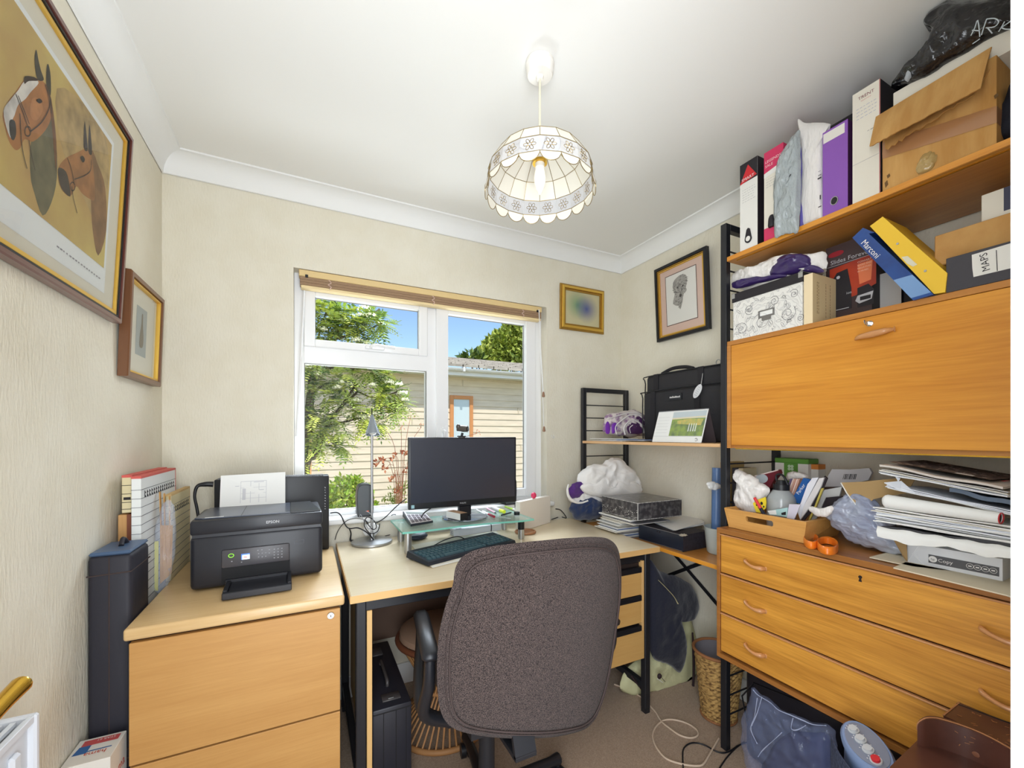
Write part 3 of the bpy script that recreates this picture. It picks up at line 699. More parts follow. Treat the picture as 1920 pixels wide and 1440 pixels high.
for k in range(N):
    a, b = 2*pi*k/N, 2*pi*(k+1)/N; shell.c = 0; arc = []
    for i in range(9):
        t = i/8; q = sp(.160, 1.958, lerp(a, b, t)); arc.append(sp(.163, 1.952-.021*sin(pi*t)**.55, lerp(a, b, t)))
    shell.add([sp(.160, 1.958, a)]+arc+[sp(.160, 1.958, b)], [tuple(range(11))])
    wire.tube([sp(.160, 1.958, a)]+arc, .0011, 5); wire.tube([sp(.160, 1.958, a), sp(.160, 1.958, b)], .0011, 5); wire.tube([sp(.163, 1.952, a), sp(.160, 1.958, a)], .0011, 5)
    # a six petalled wire flower in each clear panel
    m_ = (a+b)/2; c = sp(.1548, 1.980, m_); U = V((-sin(m_), cos(m_), 0)); Wd = V((-.13*cos(m_), -.13*sin(m_), 1)).normalized()
    for j in range(6):
        t = pi*j/3; pc = c+U*(.0105*cos(t))+Wd*(.0105*sin(t)); wire.tube([pc+U*(.0065*cos(s_)*cos(t)-.0042*sin(s_)*sin(t))+Wd*(.0065*cos(s_)*sin(t)+.0042*sin(s_)*cos(t)) for s_ in [2*pi*i/9 for i in range(9)]], .0008, 4, closed=True)
sh = obj('lamp_shade', shell, None, pl); obj('wire_work', wire, None, sh)
mb = MB(mat('bulb_glass', (250, 247, 235), .3, emit=(255, 250, 235), estr=.25)); mb.lathe([(0, 1.934), (.004, 1.938), (.010, 1.95), (.0165, 1.972), (.0175, 1.985), (.015, 2.003), (.011, 2.015), (.010, 2.03)], (px_, py_, 0), 24); obj('bulb', mb, None, pl, smooth=60)
mb = MB(M_pl); mb.cyl((px_, py_, 2.015), (px_, py_, 2.065), .014); mb.use(M_brass); mb.cyl((px_, py_, 2.027), (px_, py_, 2.034), .022); mb.use(M_wire)
for k in range(3): a = 2*pi*k/3+.4; mb.bar((px_, py_, 2.05), sp(.062, 2.084, a), .004, .001)
obj('lamp_holder', mb, None, pl, smooth=40)

# ---------------- pictures ----------------
def picture(name, label, O, U, Wv, w_, h, layers, depth, cat='picture'):
    """layers: (inset, width, material, raise) moulding bands from the outside in"""
    O, U, Wv = V(O), V(U).normalized(), V(Wv).normalized(); N = U.cross(Wv)
    o = thing(name, label, cat, O+U*w_/2)
    M = Matrix((U, Wv, N)).transposed().to_4x4(); M.translation = O
    mb = MB()
    for ins, wd, m, rs in layers:
        mb.use(m); a, b, c, d = ins, w_-ins, ins, h-ins
        P0 = [(a, c), (b, c), (b, d), (a, d)]; P1 = [(a+wd, c+wd), (b-wd, c+wd), (b-wd, d-wd), (a+wd, d-wd)]
        vs = [(x, y, -depth) for x, y in P0]+[(x, y, rs-.003) for x, y in P0]+[(x+(.003 if x < w_/2 else -.003), y+(.003 if y < h/2 else -.003), rs) for x, y in P0]+[(x, y, rs) for x, y in P1]+[(x, y, -.006) for x, y in P1]
        fs = []
        for r in range(4):
            for k in range(4): j = (k+1) % 4; fs.append((r*4+k, r*4+j, r*4+4+j, r*4+4+k))
        mb.add(vs, fs, M)
    obj('frame', mb, None, o)
    return o, M
def flat(M, pts, z): return [M @ V((p[0], p[1], z)) for p in pts]
def rect(x0, y0, x1, y1): return [(x0, y0), (x1, y0), (x1, y1), (x0, y1)]
M_pframe = mat('mahogany_frame', (98, 52, 44), .3, coat=.5); M_gold = mat('gilt', (226, 184, 84), .35, .65); M_goldd = mat('dark_gilt', (170, 132, 60), .4, .6)
M_mount = mat('ivory_mount', (226, 222, 206), .8)
M_pglass = glass('picture_glass', fac=.05)
# large horse print, leaning forward at the top, on the left wall
O = V((-.497, .90, 1.545)); top = V((-.470, .90, 2.095)); Wv = top-O; U = V((0, 1, 0)); hh = Wv.length
o, M = picture('large_picture', 'large framed print of two bridled horses on the left wall', O, U, Wv, .695, hh, [(0, .012, M_pframe, .010), (.012, .007, M_blackp, .006), (.019, .011, M_gold, .003)], .012)
Mi = M.inverted()
def L2(u, v, z=.0):
    N = (M.to_3x3() @ V((0, 0, 1))).normalized(); o0 = M @ V((0, 0, z)); d = ray(u, v); t = (o0-_c).dot(N)/d.dot(N); q = Mi @ (_c+d*t); return (q.x, q.y)
mb = MB(M_mount); mb.add([M @ V(p) for p in ((.02, .02, -.004), (.675, .02, -.004), (.675, hh-.02, -.004), (.02, hh-.02, -.004))], [(0, 1, 2, 3)]); obj('mount', mb, None, o)
a = L2(212, 272); b = L2(198, 504); px1 = (a[0]+b[0])/2; pz0, pz1 = b[1], a[1]; wb = .013
art = MB(mat('print_border', (236, 240, 240), .7)); art.add(flat(M, rect(.10, pz0-wb*5, px1+wb, pz1+wb), -.0035), [(0, 1, 2, 3)])
art.use(mat('print_background', (214, 196, 118), .75, col2=(186, 150, 96), scale=5, lo=.3, hi=.7)); art.add(flat(M, rect(.115, pz0, px1, pz1), -.003), [(0, 1, 2, 3)])
def shape(col, pts, z):
    art.use(mat('paint_%d_%d_%d' % col, col, .75, col2=tuple(int(c_*.78) for c_ in col), scale=26, lo=.3, hi=.7)); q = [L2(x/3, y/3) for x, y in pts]
    q = [(min(max(x, .117), px1-.001), min(max(y, pz0+.001), pz1-.001)) for x, y in q]
    P = smooth_path([V((x, y, 0)) for x, y in q], 3, True); art.poly([M @ V((p.x, min(max(p.y, pz0+.001), pz1), z)) for p in P])
def stroke(col, pts, z, r=.0011):
    art.use(mat('paint_%d_%d_%d' % col, col, .75)); q = [L2(x/3, y/3) for x, y in pts]; P = smooth_path([V((x, y, 0)) for x, y in q], 4)
    for i in range(len(P)-1):
        d = P[i+1]-P[i]
        if d.length < 1e-6: continue
        nn = V((-d.y, d.x, 0)).normalized()*r; art.add([M @ V((q_.x, q_.y, z)) for q_ in (P[i]-nn, P[i+1]-nn, P[i+1]+nn, P[i]+nn)], [(0, 1, 2, 3)])
shape((200, 172, 116), [(330, 500), (480, 560), (600, 700), (620, 1000), (560, 1250), (430, 1000), (350, 800)], -.00285)
shape((124, 118, 88), [(190, 780), (285, 640), (325, 800), (330, 1000), (300, 1140), (250, 1215), (205, 1090), (182, 980)], -.0028)
shape((190, 130, 74), [(150, 450), (205, 440), (262, 470), (288, 560), (298, 660), (262, 740), (195, 800), (150, 785), (125, 835), (95, 845), (60, 790), (35, 700), (28, 640), (60, 570), (100, 520)], -.0026)
shape((142, 98, 62), [(262, 470), (298, 560), (326, 800), (322, 960), (300, 700), (280, 560)], -.0024)
shape((208, 146, 88), [(190, 560), (230, 560), (250, 620), (215, 680), (180, 650)], -.0024)
shape((238, 234, 226), [(150, 455), (200, 445), (226, 470), (182, 520), (150, 562), (112, 592), (92, 650), (76, 690), (72, 780), (46, 720), (30, 625), (62, 572), (110, 512)], -.0022)
shape((62, 58, 56), [(62, 682), (92, 684), (100, 752), (84, 792), (66, 762)], -.0020)
shape((70, 66, 52), [(205, 320), (214, 282), (226, 340), (240, 400), (256, 452), (222, 452), (208, 390)], -.0024)
shape((70, 66, 52), [(272, 380), (282, 366), (294, 430), (294, 540), (270, 480)], -.0024)
shape((60, 44, 34), [(148, 432), (200, 436), (222, 456), (170, 458), (146, 474)], -.0019)
shape((40, 30, 26), [(212, 566), (230, 556), (246, 574), (228, 584)], -.0019)
for s_ in ([(96, 530), (128, 610), (160, 700), (178, 742)], [(110, 540), (150, 640), (172, 700)], [(178, 742), (240, 690), (280, 620), (290, 560)], [(170, 790), (186, 880), (204, 960)], [(120, 640), (132, 830), (160, 950)], [(260, 480), (290, 560), (296, 640)], [(148, 740), (152, 720), (168, 714), (180, 728), (178, 756), (164, 768), (150, 758), (148, 740)]): stroke((72, 60, 48), s_, -.0017)
shape((156, 116, 74), [(520, 850), (560, 930), (600, 1060), (606, 1300), (560, 1440), (530, 1300), (520, 1120)], -.0028)
shape((182, 126, 72), [(340, 940), (382, 890), (440, 862), (492, 838), (522, 870), (536, 980), (542, 1120), (512, 1120), (470, 1090), (438, 1050), (402, 1108), (352, 1060), (336, 990)], -.0026)
shape((78, 66, 56), [(340, 945), (380, 968), (398, 1040), (402, 1108), (355, 1062), (337, 990)], -.0024)
shape((66, 54, 44), [(478, 830), (484, 680), (498, 800), (500, 850)], -.0024); shape((66, 54, 44), [(504, 850), (510, 700), (522, 800), (524, 870)], -.0024)
shape((50, 40, 34), [(458, 888), (472, 878), (484, 900), (472, 916)], -.0019)
for s_ in ([(386, 890), (410, 960), (424, 1040)], [(424, 1010), (480, 990), (514, 960), (520, 900)], [(410, 1050), (420, 1120), (440, 1200)], [(400, 1040), (412, 1026), (428, 1040), (424, 1068), (408, 1072), (400, 1040)]): stroke((70, 56, 44), s_, -.0017)
art.use(M_greyink); random.seed(2); x = .30
for i in range(16): w2 = random.uniform(.006, .013); art.add(flat(M, rect(px1-.23+i*.0135, pz0-.036, px1-.23+i*.0135+w2*.8, pz0-.0325), -.0029), [(0, 1, 2, 3)])
obj('print', art, None, o)
mb = MB(M_pglass); mb.add(flat(M, rect(.018, .018, .677, hh-.018), .0), [(0, 1, 2, 3)]); obj('glass', mb, None, o)
# small picture near the corner
O = V((-.499, 1.635, 1.398)); top = V((-.488, 1.635, 1.723)); Wv = top-O; hh = Wv.length
o, M = picture('small_picture', 'small brown framed grey print beside the horse picture', O, U, Wv, .318, hh, [(0, .016, mat('walnut_frame', (112, 72, 44), .4, coat=.3), .013), (.016, .008, M_gold, .008)], .012)
mb = MB(M_mount); mb.add(flat(M, rect(.02, .02, .298, hh-.02), -.004), [(0, 1, 2, 3)]); obj('mount', mb, None, o)
mb = MB(mat('grey_print', (176, 182, 178), .8)); mb.add(flat(M, rect(.105, .085, .20, .245), -.0035), [(0, 1, 2, 3)])
mb.use(mat('grey_print_figure', (140, 132, 116), .8)); P = smooth_path([V(q+(0,)) for q in ((.14, .115), (.168, .118), (.172, .15), (.163, .19), (.16, .225), (.15, .222), (.148, .19), (.138, .15))], 4, True); mb.poly([M @ V((p.x, p.y, -.003)) for p in P]); obj('print', mb, None, o)
mb = MB(M_pglass); mb.add(flat(M, rect(.018, .018, .30, hh-.018), .0), [(0, 1, 2, 3)]); obj('glass', mb, None, o)
# gold frame on the window wall, its picture blurred out in the photograph
O = V((1.332, 2.058, 1.846)); hh = .268
o, M = picture('gilt_picture', 'small gilt framed picture right of the window', O, (1, 0, 0), (0, -.012, 1), .322, hh, [(0, .012, M_goldd, .004), (.010, .014, M_gold, .012), (.024, .012, M_goldd, .004)], .008)
m = mat('blurred_picture', (196, 188, 150), .5); n = m.node_tree.nodes; Lk = m.node_tree.links
tc = n.new('ShaderNodeTexCoord'); g = []
for ctr, sz, col in (((.03, .0, .14), (9, 9, 9), (74, 84, 140)), ((-.035, 0, .155), (9, 9, 9), (112, 150, 112))):
    mp = n.new('ShaderNodeMapping'); mp.vector_type = 'TEXTURE'; mp.inputs['Location'].default_value = (ctr[0], 0, ctr[2]); mp.inputs['Scale'].default_value = (.09, 10, .09)
    gr = n.new('ShaderNodeTexGradient'); gr.gradient_type = 'SPHERICAL'; Lk.new(tc.outputs['Object'], mp.inputs[0]); Lk.new(mp.outputs[0], gr.inputs[0]); g.append((gr, col))
prev = None
for gr, col in g[::-1]:
    mx = n.new('ShaderNodeMix'); mx.data_type = 'RGBA'; mx.inputs['B'].default_value = (*lin(col), 1)
    if prev: Lk.new(prev, mx.inputs['A'])
    else: mx.inputs['A'].default_value = (*lin((196, 188, 150)), 1)
    Lk.new(gr.outputs[0], mx.inputs['Factor']); prev = mx.outputs['Result']
Lk.new(prev, n['Principled BSDF'].inputs['Base Color'])
mb = MB(m); mb.add(flat(M, rect(.034, .034, .288, hh-.034), -.002), [(0, 1, 2, 3)]); obj('canvas', mb, None, o)
# dog drawing on the right wall
O = V((1.783, 1.740, 1.745)); top = V((1.762, 1.740, 2.150)); Wv = top-O; hh = Wv.length
o, M = picture('dog_picture', 'black and gilt framed pencil drawing of a terrier head in a pink mount', O, (0, -1, 0), Wv, .34, hh, [(0, .016, M_blackp, .012), (.015, .008, M_goldd, .007), (.022, .008, M_gold, .004)], .012)
mb = MB(mat('pink_mount', (226, 198, 184), .8)); mb.add(flat(M, rect(.028, .028, .312, hh-.028), -.004), [(0, 1, 2, 3)]); mb.use(mat('brown_line', (110, 84, 74), .7)); mb.add(flat(M, rect(.066, .072, .270, hh-.062), -.0035), [(0, 1, 2, 3)]); obj('mount', mb, None, o)
mb = MB(mat('drawing_paper', (238, 236, 230), .8)); mb.add(flat(M, rect(.070, .076, .266, hh-.066), -.003), [(0, 1, 2, 3)])
random.seed(4)
shp = smooth_path([V(q+(0,)) for q in ((.115, .19), (.128, .235), (.118, .262), (.122, .30), (.15, .318), (.178, .322), (.205, .31), (.212, .28), (.202, .25), (.206, .23), (.185, .215), (.178, .18), (.162, .145), (.150, .165), (.135, .17))], 4, True)
mb.use(mat('pencil_light', (176, 172, 166), .85)); mb.poly([M @ V((p.x, p.y, -.0028)) for p in shp])
cx, cy = .165, .25
for i in range(260):
    p = shp[random.randrange(len(shp))]; t = random.uniform(.15, 1.02); x, y = cx+(p.x-cx)*t, cy+(p.y-cy)*t
    mb.use(random.choice([mat('pencil_dark', (84, 80, 78), .85), mat('pencil_mid', (130, 126, 122), .85), mat('pencil_pale', (205, 202, 196), .85)])); a = atan2(y-cy, x-cx)+random.uniform(-.5, .5)-.8; l = random.uniform(.008, .02); w2 = .0012
    mb.add([M @ V((x+l*cos(a)*s1-w2*sin(a)*s2, y+l*sin(a)*s1+w2*cos(a)*s2, -.0026+i*1e-6)) for s1, s2 in ((-.5, 0), (0, -1), (.5, 0), (0, 1))], [(0, 1, 2, 3)])
mb.use(mat('pencil_dark', (84, 80, 78), .85))
for x, y, r in ((.150, .262, .005), (.184, .262, .005), (.167, .215, .008)): mb.add([M @ V((x+r*cos(2*pi*i/10), y+r*sin(2*pi*i/10), -.0022)) for i in range(10)], [tuple(range(10))])
obj('drawing', mb, None, o)
mb = MB(M_pglass); mb.add(flat(M, rect(.028, .028, .312, hh-.028), .0), [(0, 1, 2, 3)]); obj('glass', mb, None, o)

# blind, raised at the top of the window
bl = thing('wooden_blind', 'raised light wood slatted blind at the top of the window', 'blind', (.59, 2.085, 1.87))
M_bl1 = mat('blind_headrail', (224, 196, 140), .5); M_bl2 = mat('blind_slat', (172, 142, 112), .5); M_bl3 = mat('blind_bottom', (232, 208, 158), .5)
bx0, bx1 = -.034, 1.216
mb = MB(M_bl1); mb.box(bx0, bx1, 2.072, 2.112, 1.930, 1.9595, .002); obj('headrail', mb, None, bl)
for i in range(9): mb = MB(M_bl2); mb.box(bx0+.004, bx1-.004, 2.070+(i % 3)*.0012, 2.118, 1.8925+i*.0041, 1.8958+i*.0041, .001); obj('slat', mb, None, bl)
mb = MB(M_bl3); mb.box(bx0+.008, bx1-.006, 2.071, 2.112, 1.8785, 1.8915, .003, seg=2); obj('bottom_rail', mb, None, bl)
for u in (575, 1008):
    p = onY(u, 515 if u < 700 else 578, 2.07); mb = MB(M_blackp); mb.box(p.x-.006, p.x+.006, 2.067, 2.074, 1.926, 1.938, .001); obj('bracket', mb, None, bl)
for u in (618, 812, 980):
    p = onY(u, 530, 2.07); mb = MB(mat('blind_cord', (214, 184, 168), .8)); mb.tube([(p.x-.004, 2.068, 1.928), (p.x+.006, 2.066, 1.915), (p.x-.006, 2.067, 1.905), (p.x+.006, 2.066, 1.897), (p.x, 2.068, 1.885)], .0025, 6, 4); obj('ladder_cord', mb, None, bl, smooth=60)
mb = MB(M_upvc); p, q = onY(571, 545, 2.06), onY(556, 818, 2.06); mb.cyl(p, q, .0045, n=8); obj('tilt_wand', mb, None, bl, smooth=60)
for u, v0, v1 in ((1019, 592, 738), (1020, 592, 803)):
    p, q = onY(u-9, 580, 2.064), onY(u, v1, 2.05); mb = MB(M_upvc); mb.cyl(p, q, .0012, n=6); cd = obj('pull_cord', mb, None, bl); mb = MB(mat('acorn_wood', (150, 112, 88), .5)); mb.lathe([(0, q.z+.012), (.005, q.z+.008), (.009, q.z-.016), (.006, q.z-.02), (0, q.z-.02)], (q.x, q.y, 0), 14); obj('acorn', mb, None, cd, smooth=60)
p = onY(1036, 818, 2.068); mb = MB(M_white); mb.tube([(p.x-.006, 2.069, p.z+.008), (p.x-.007, 2.062, p.z-.004), (p.x, 2.058, p.z-.011), (p.x+.007, 2.062, p.z-.004), (p.x+.006, 2.069, p.z+.008)], .0018, 6, 5); single('cord_hook', mb, None, 'tiny white cord hook on the wall right of the window', 'hook', smooth=60)

# radiator, low on the left wall
p = onX(77, 1332, -.40); rz = p.z; ry1 = p.y
rd = thing('radiator', 'white panel radiator with slotted top grille low on the left wall', 'radiator', (-.45, .8, .1))
M_rad = mat('radiator_enamel', (205, 207, 212), .45)
mb = MB(M_rad); xf = -.415
mb.box(-.50, -.49, .3, ry1-.01, .1, rz-.02); mb.box(xf-.004, xf+.004, .3, ry1-.004, .1, rz-.008, .002)
y = .36
while y < ry1-.03: mb.box(xf+.002, xf+.012, y, y+.022, .13, rz-.035, .004); y += .042
obj('panel', mb, None, rd)
mb = MB(M_rad); mb.box(-.502, xf+.014, ry1-.012, ry1, .1, rz, .003); obj('end_cover', mb, None, rd)
mb = MB(M_rad); mb.box(-.502, -.494, .3, ry1-.012, rz-.012, rz, .001); mb.box(xf+.004, xf+.012, .3, ry1-.012, rz-.012, rz, .001)
x = -.490
while x < xf+.001: mb.box(x, x+.007, .3, ry1-.014, rz-.010, rz-.004); x += .015
mb.use(mat('radiator_shadow_gap', (150, 150, 152), .7)); mb.box(-.492, xf+.003, .3, ry1-.014, rz-.03, rz-.026)
obj('grille', mb, None, rd)
# the open door beside the camera, only the tip of its lever in view
do = MB(M_white); do.box(DX0-.005, DX0+.033, YF+.01, .44, .01, 2.02, .002); d1 = struct('door_1', do)
mb = MB(M_brass); t = onY(42, 1281, .515)
mb.cyl((DX0+.03, .385, t.z-.005), (DX0+.042, .385, t.z-.005), .026); mb.cyl((DX0+.04, .385, t.z-.005), (DX0+.075, .385, t.z-.005), .010)
mb.tube([(DX0+.075, .380, t.z-.006), (DX0+.080, .42, t.z-.008), (t.x-.004, .46, t.z-.010), (t.x-.002, .495, t.z-.004), (t.x, .515, t.z)], [.008, .007, .0065, .007, .0078], 14, 6)
obj('lever_handle', mb, None, d1, smooth=60)
# ---------------- left corner ----------------
M_nyl = mat('black_nylon', (38, 37, 46), .6, bump=.25, bscale=25, bstretch=(1, 1, .5))
t = thing('nylon_case', 'tall slim black nylon case standing between filing cabinet and left wall', 'case', (-.462, 1.51, 0))
mb = MB(); mb.box(-.508, -.419, 1.435, 1.575, .0, .905, .012, seg=3); obj('body', mb, M_nyl, t, smooth=40)
mb = MB(); mb.box(-.506, -.421, 1.437, 1.573, .904, .914, .004); obj('lid', mb, mat('navy_nylon_sheen', (70, 92, 122), .4), t)
mb = MB(M_seam); mb.tube([(-.464, 1.4345, .02), (-.464, 1.4345, .9)], .0015, 5); mb.tube([(-.508, 1.4345, .855), (-.42, 1.4345, .858), (-.4185, 1.575, .860)], .002, 5); mb.tube([(-.508, 1.434, .36), (-.42, 1.434, .365)], .0025, 5); mb.tube([(-.508, 1.434, .385), (-.42, 1.434, .39)], .0025, 5); obj('seams', mb, None, t)
mb = MB(M_nyl); mb.tube([(-.46, 1.50, .915), (-.462, 1.52, .93), (-.46, 1.54, .915)], .006, 8, 5); obj('carry_loop', mb, None, t, smooth=60)

t = thing('wooden_board', 'light wooden board with a darker side behind the black nylon case', 'board', (-.482, 1.63, 0))
mb = MB(wood('varnished_pine', (206, 160, 104), (186, 136, 82), 2, 6)); mb.box(-.498, -.478, 1.60, 1.66, 0, .985, .001); mb.use(mat('dark_red_wood', (120, 66, 42), .5)); mb.box(-.478, -.468, 1.60, 1.66, 0, .985); obj('plank', mb, None, t)

def grid_board(x0, x1, y0, y1, z1, tilt, name, label, edge, face, line, group=None, z0=0):
    t = thing(name, label, 'folder', ((x0+x1)/2, (y0+y1)/2, z0), 0, group)
    mb = MB(mat(*face)); mb.box(x0, x1, y0, y1, z0, z1, .0008); obj('cover', mb, None, t)
    mb = MB(mat(*edge)); mb.box(x0-.0006, x1+.0006, y0-.0006, y1+.0006, z1-.006, z1+.0008); mb.box(x0-.0006, x1+.0006, y1-.004, y1+.0006, z0, z1); obj('bound_edge', mb, None, t, label='coloured tape along the edge')
    mb = MB(mat(*line)); z = z1-.04
    while z > z0+.55: mb.box(x0-.001, x1+.001, y0-.001, y1+.0005, z, z+.0012); z -= .026
    y = y0+.03
    mb.use(M_ink)
    while y < y1-.02:
        mb.box(x1, x1+.0008, y, y+.010, z1-.066, z1-.060); mb.box(x1, x1+.0008, y, y+.0035, z1-.060, z1-.045); mb.box(x1, x1+.0008, y+.002, y+.010, z1-.053, z1-.049); y += .021
    obj('ruled_lines', mb, None, t)
RE = ('red_tape', (206, 92, 84), .6); FA = ('planner_white', (226, 228, 226), .6); LI = ('planner_line', (92, 92, 100), .6)
grid_board(-.463, -.441, 1.583, 1.94, 1.097, 0, 'planner_folder', 'white ruled folder with red edges, nearer the printer of the two', RE, FA, LI, 'red edged ruled folders')
g2 = ('planner_cream', (214, 200, 160), .7)
t = thing('planner_folder', 'cream spined ruled folder with a red top, nearer the wall of the two', 'folder', (-.478, 1.76, 0), 0, 'red edged ruled folders')
mb = MB(mat(*g2)); mb.box(-.490, -.4665, 1.602, 1.94, .99, 1.10, .0008); mb.box(-.4675, -.4665, 1.602, 1.94, 0, .99); mb.box(-.4775, -.4675, 1.67, 1.94, 0, .99); obj('cover', mb, None, t)
mb = MB(mat(*RE)); mb.box(-.4905, -.466, 1.6015, 1.941, 1.094, 1.101); obj('bound_edge', mb, None, t)
mb = MB(M_ink)
for z in (1.07, 1.045, 1.02, 1.0): mb.box(-.4905, -.466, 1.6012, 1.63, z, z+.0015)
mb.box(-.486, -.470, 1.6012, 1.603, 1.028, 1.036); obj('ruled_lines', mb, None, t)
grid_board(-.436, -.421, 1.80, 2.05, 1.015, 0, 'planner_folder', 'cream ruled folder with a tan edge nearest the window wall', ('tan_tape', (204, 170, 116), .7), ('planner_cream', (214, 200, 160), .7), LI)
# bag of cardboard odds and ends
F_clear = film('clear_polythene', (206, 214, 232), .26, .12)
t = thing('plastic_bag', 'clear plastic bag of cardboard strips hanging beside the printer', 'plastic bag', (-.41, 1.69, .74))
pts = [onY(u, v, 1.70) for u, v in ((318, 938), (306, 946), (298, 968), (290, 1000), (287, 1045), (286, 1095), (300, 1112), (318, 1086), (327, 1040), (329, 990), (327, 955))]
mb = MB(F_clear); mb.puff(pts, None, None, .018, seed=3, amp=.006, freq=30, ridge=.8, rings=12, N=(.2, -1, .1)); obj('film', mb, None, t, smooth=60)
mb = MB(M_card)
for i, (u0, v0, u1, v1) in enumerate(((300, 922, 306, 1080), (308, 925, 312, 1060), (318, 930, 320, 1050))):
    mb.bar(onY(u0, v0, 1.72), onY(u1, v1, 1.715), .014, .002, (1, 0, 0))
mb.add([onY(*q, 1.712) for q in ((300, 985), (324, 985), (322, 1075), (300, 1095))], [(0, 1, 2, 3)]); obj('cardboard_strips', mb, None, t)
mb = MB(mat('yellow_card', (206, 200, 90), .7)); mb.bar(onY(293, 1015, 1.705), onY(292, 1108, 1.705), .012, .002, (0, 1, 0)); obj('yellow_strip', mb, None, t)

# printer
t = thing('printer', 'black all-in-one inkjet printer on the filing cabinet', 'printer', (-.143, 1.71, .7315), R(2.0))
M_pr = mat('printer_black', (34, 35, 42), .42, coat=.1); M_prt = mat('printer_top_sheen', (58, 66, 82), .35, coat=.3)
w2 = .1865; y0, y1 = -.125, .125
def pb(*a, **k): return a
mb = MB(M_pr); mb.box(-w2, w2, y0+.002, y1, .006, .172, .014, seg=3); obj('lower_body', mb, None, t, world=False, smooth=35)
mb = MB(M_pr); mb.box(-w2, w2, y0, y1, .176, .222, .008, seg=2); mb.box(-w2+.006, w2-.006, y0+.004, y1, .168, .178); sc = obj('scanner_lid', mb, None, t, world=False, smooth=35)
mb = MB(M_prt); mb.prism([(-w2+.02, y1-.01, .2225), (-w2+.008, y0+.03, .2225), (-w2+.03, y0+.018, .2225), (w2-.10, y0+.018, .2225), (w2-.10, y1-.01, .2225)], (0, 0, .0035)); mb.use(M_blackp); mb.prism([(w2-.098, y0+.012, .2225), (w2-.006, y0+.012, .2225), (w2-.03, y1-.01, .2225), (w2-.098, y1-.01, .2225)], (0, 0, .004))
mb.use(mat('lid_gap', (16, 16, 20), .6)); mb.box(-.055, -.0535, y0+.02, y1-.02, .226, .2263)
obj('feeder_cover', mb, None, sc, world=False)
mb = MB(M_white); mb.box(-w2+.035, -w2+.085, y0+.022, y0+.028, .226, .2266); obj('warning_strip', mb, None, sc, world=False)
mb = MB(mat('silver_lettering', (205, 206, 210), .4)); mb.text('EPSON', (.035, y0-.0012, .196), (1, 0, 0), (0, 0, 1), .0125, 'C'); obj('lettering', mb, None, sc, world=False)
mb = MB(mat('grey_panel', (74, 72, 76), .35)); mb.box(-.105, .085, y0-.006, y0+.006, .066, .124, .005, seg=2)
cp = obj('control_panel', mb, None, t, world=False, smooth=35)
mb = MB(mat('lcd_white', (225, 235, 245), .3, emit=(215, 232, 255), estr=.55)); mb.box(-.052, -.029, y0-.0072, y0-.0058, .112, .130); mb.use(mat('lcd_blue', (70, 120, 200), .3, emit=(60, 110, 200), estr=.6)); mb.box(-.052, -.029, y0-.0074, y0-.0059, .1265, .130); mb.box(-.052, -.0495, y0-.0074, y0-.0059, .112, .13); mb.use(mat('lcd_red', (220, 90, 60), .3)); mb.box(-.046, -.036, y0-.0075, y0-.0059, .118, .1205); mb.v = [v-V((0, 0, .024)) for v in mb.v]; obj('screen', mb, None, cp, world=False)
mb = MB(mat('power_green', (140, 210, 60), .3, emit=(130, 220, 60), estr=.7)); mb.tube(ring_pts((-.079, y0-.007, .129), .007, 20, (1, 0, 0), (0, 0, .8)), .0010, 6, closed=True); mb.v = [v-V((0, 0, .024)) for v in mb.v]; obj('power_button', mb, None, cp, world=False)
mb = MB(mat('key_legend', (150, 150, 156), .5))
for i in range(3):
    for j in range(4): mb.box(.038+i*.011, .042+i*.011, y0-.0068, y0-.0058, .104+j*.0095, .1065+j*.0095)
for x, z in ((-.008, .135), (.003, .135), (.024, .133), (-.006, .124), (.004, .124), (.014, .124), (.024, .122), (-.006, .113), (.004, .112), (.014, .113), (-.079, .109), (-.053, .103)): mb.box(x, x+.0035, y0-.0068, y0-.0058, z, z+.0025)
mb.v = [v-V((0, 0, .024)) for v in mb.v]; obj('keypad', mb, None, cp, world=False)
mb = MB(mat('tray_recess', (14, 14, 18), .7)); mb.box(-.105, .085, y0-.0005, y0+.02, .014, .066); mb.box(.082, .0855, y0-.004, y0, .014, .066); obj('paper_slot', mb, None, t, world=False)
mb = MB(M_pr); mb.box(-.095, .080, y0-.012, y0+.004, .014, .030, .002); mb.box(-.078, .078, y0-.11, y0-.005, .016, .022, .002)
mb.box(-.090, -.078, y0-.11, y0-.005, .014, .028, .002); mb.box(.078, .090, y0-.11, y0-.005, .014, .028, .002); mb.box(-.0905, .0905, y0-.124, y0-.108, .004, .024, .002); obj('output_tray', mb, None, t, world=False)
mb = MB(mat('badge_line', (90, 92, 100), .5)); frame(mb, .098, .128, .118, .130, .0008, .0008, .0008, .0008, y0+.0005, y0+.0022, 0); obj('badge', mb, None, t, world=False)
mb = MB(M_paper); A, B = onY(414, 892, 1.845), onY(535, 885, 1.85); mb.add([A, B, V((B.x+.001, 1.82, .955)), V((A.x, 1.82, .955))], [(0, 1, 2, 3)]); mb.add([A+V((0, .001, 0)), B+V((0, .001, 0)), V((B.x+.001, 1.821, .955)), V((A.x, 1.821, .955))], [(3, 2, 1, 0)])
sh = thing('paper_sheet', 'printed sheet of white paper standing in the printer feeder', 'paper', ((A.x+B.x)/2, 1.83, .955)); obj('sheet', mb, None, sh)
mb = MB(mat('faint_print', (206, 206, 210), .85))
def sheetpt(a, b): return A.lerp(B, a).lerp(V((lerp(A.x, B.x, a), 1.82, .955)), b)+V((0, -.0008, 0))
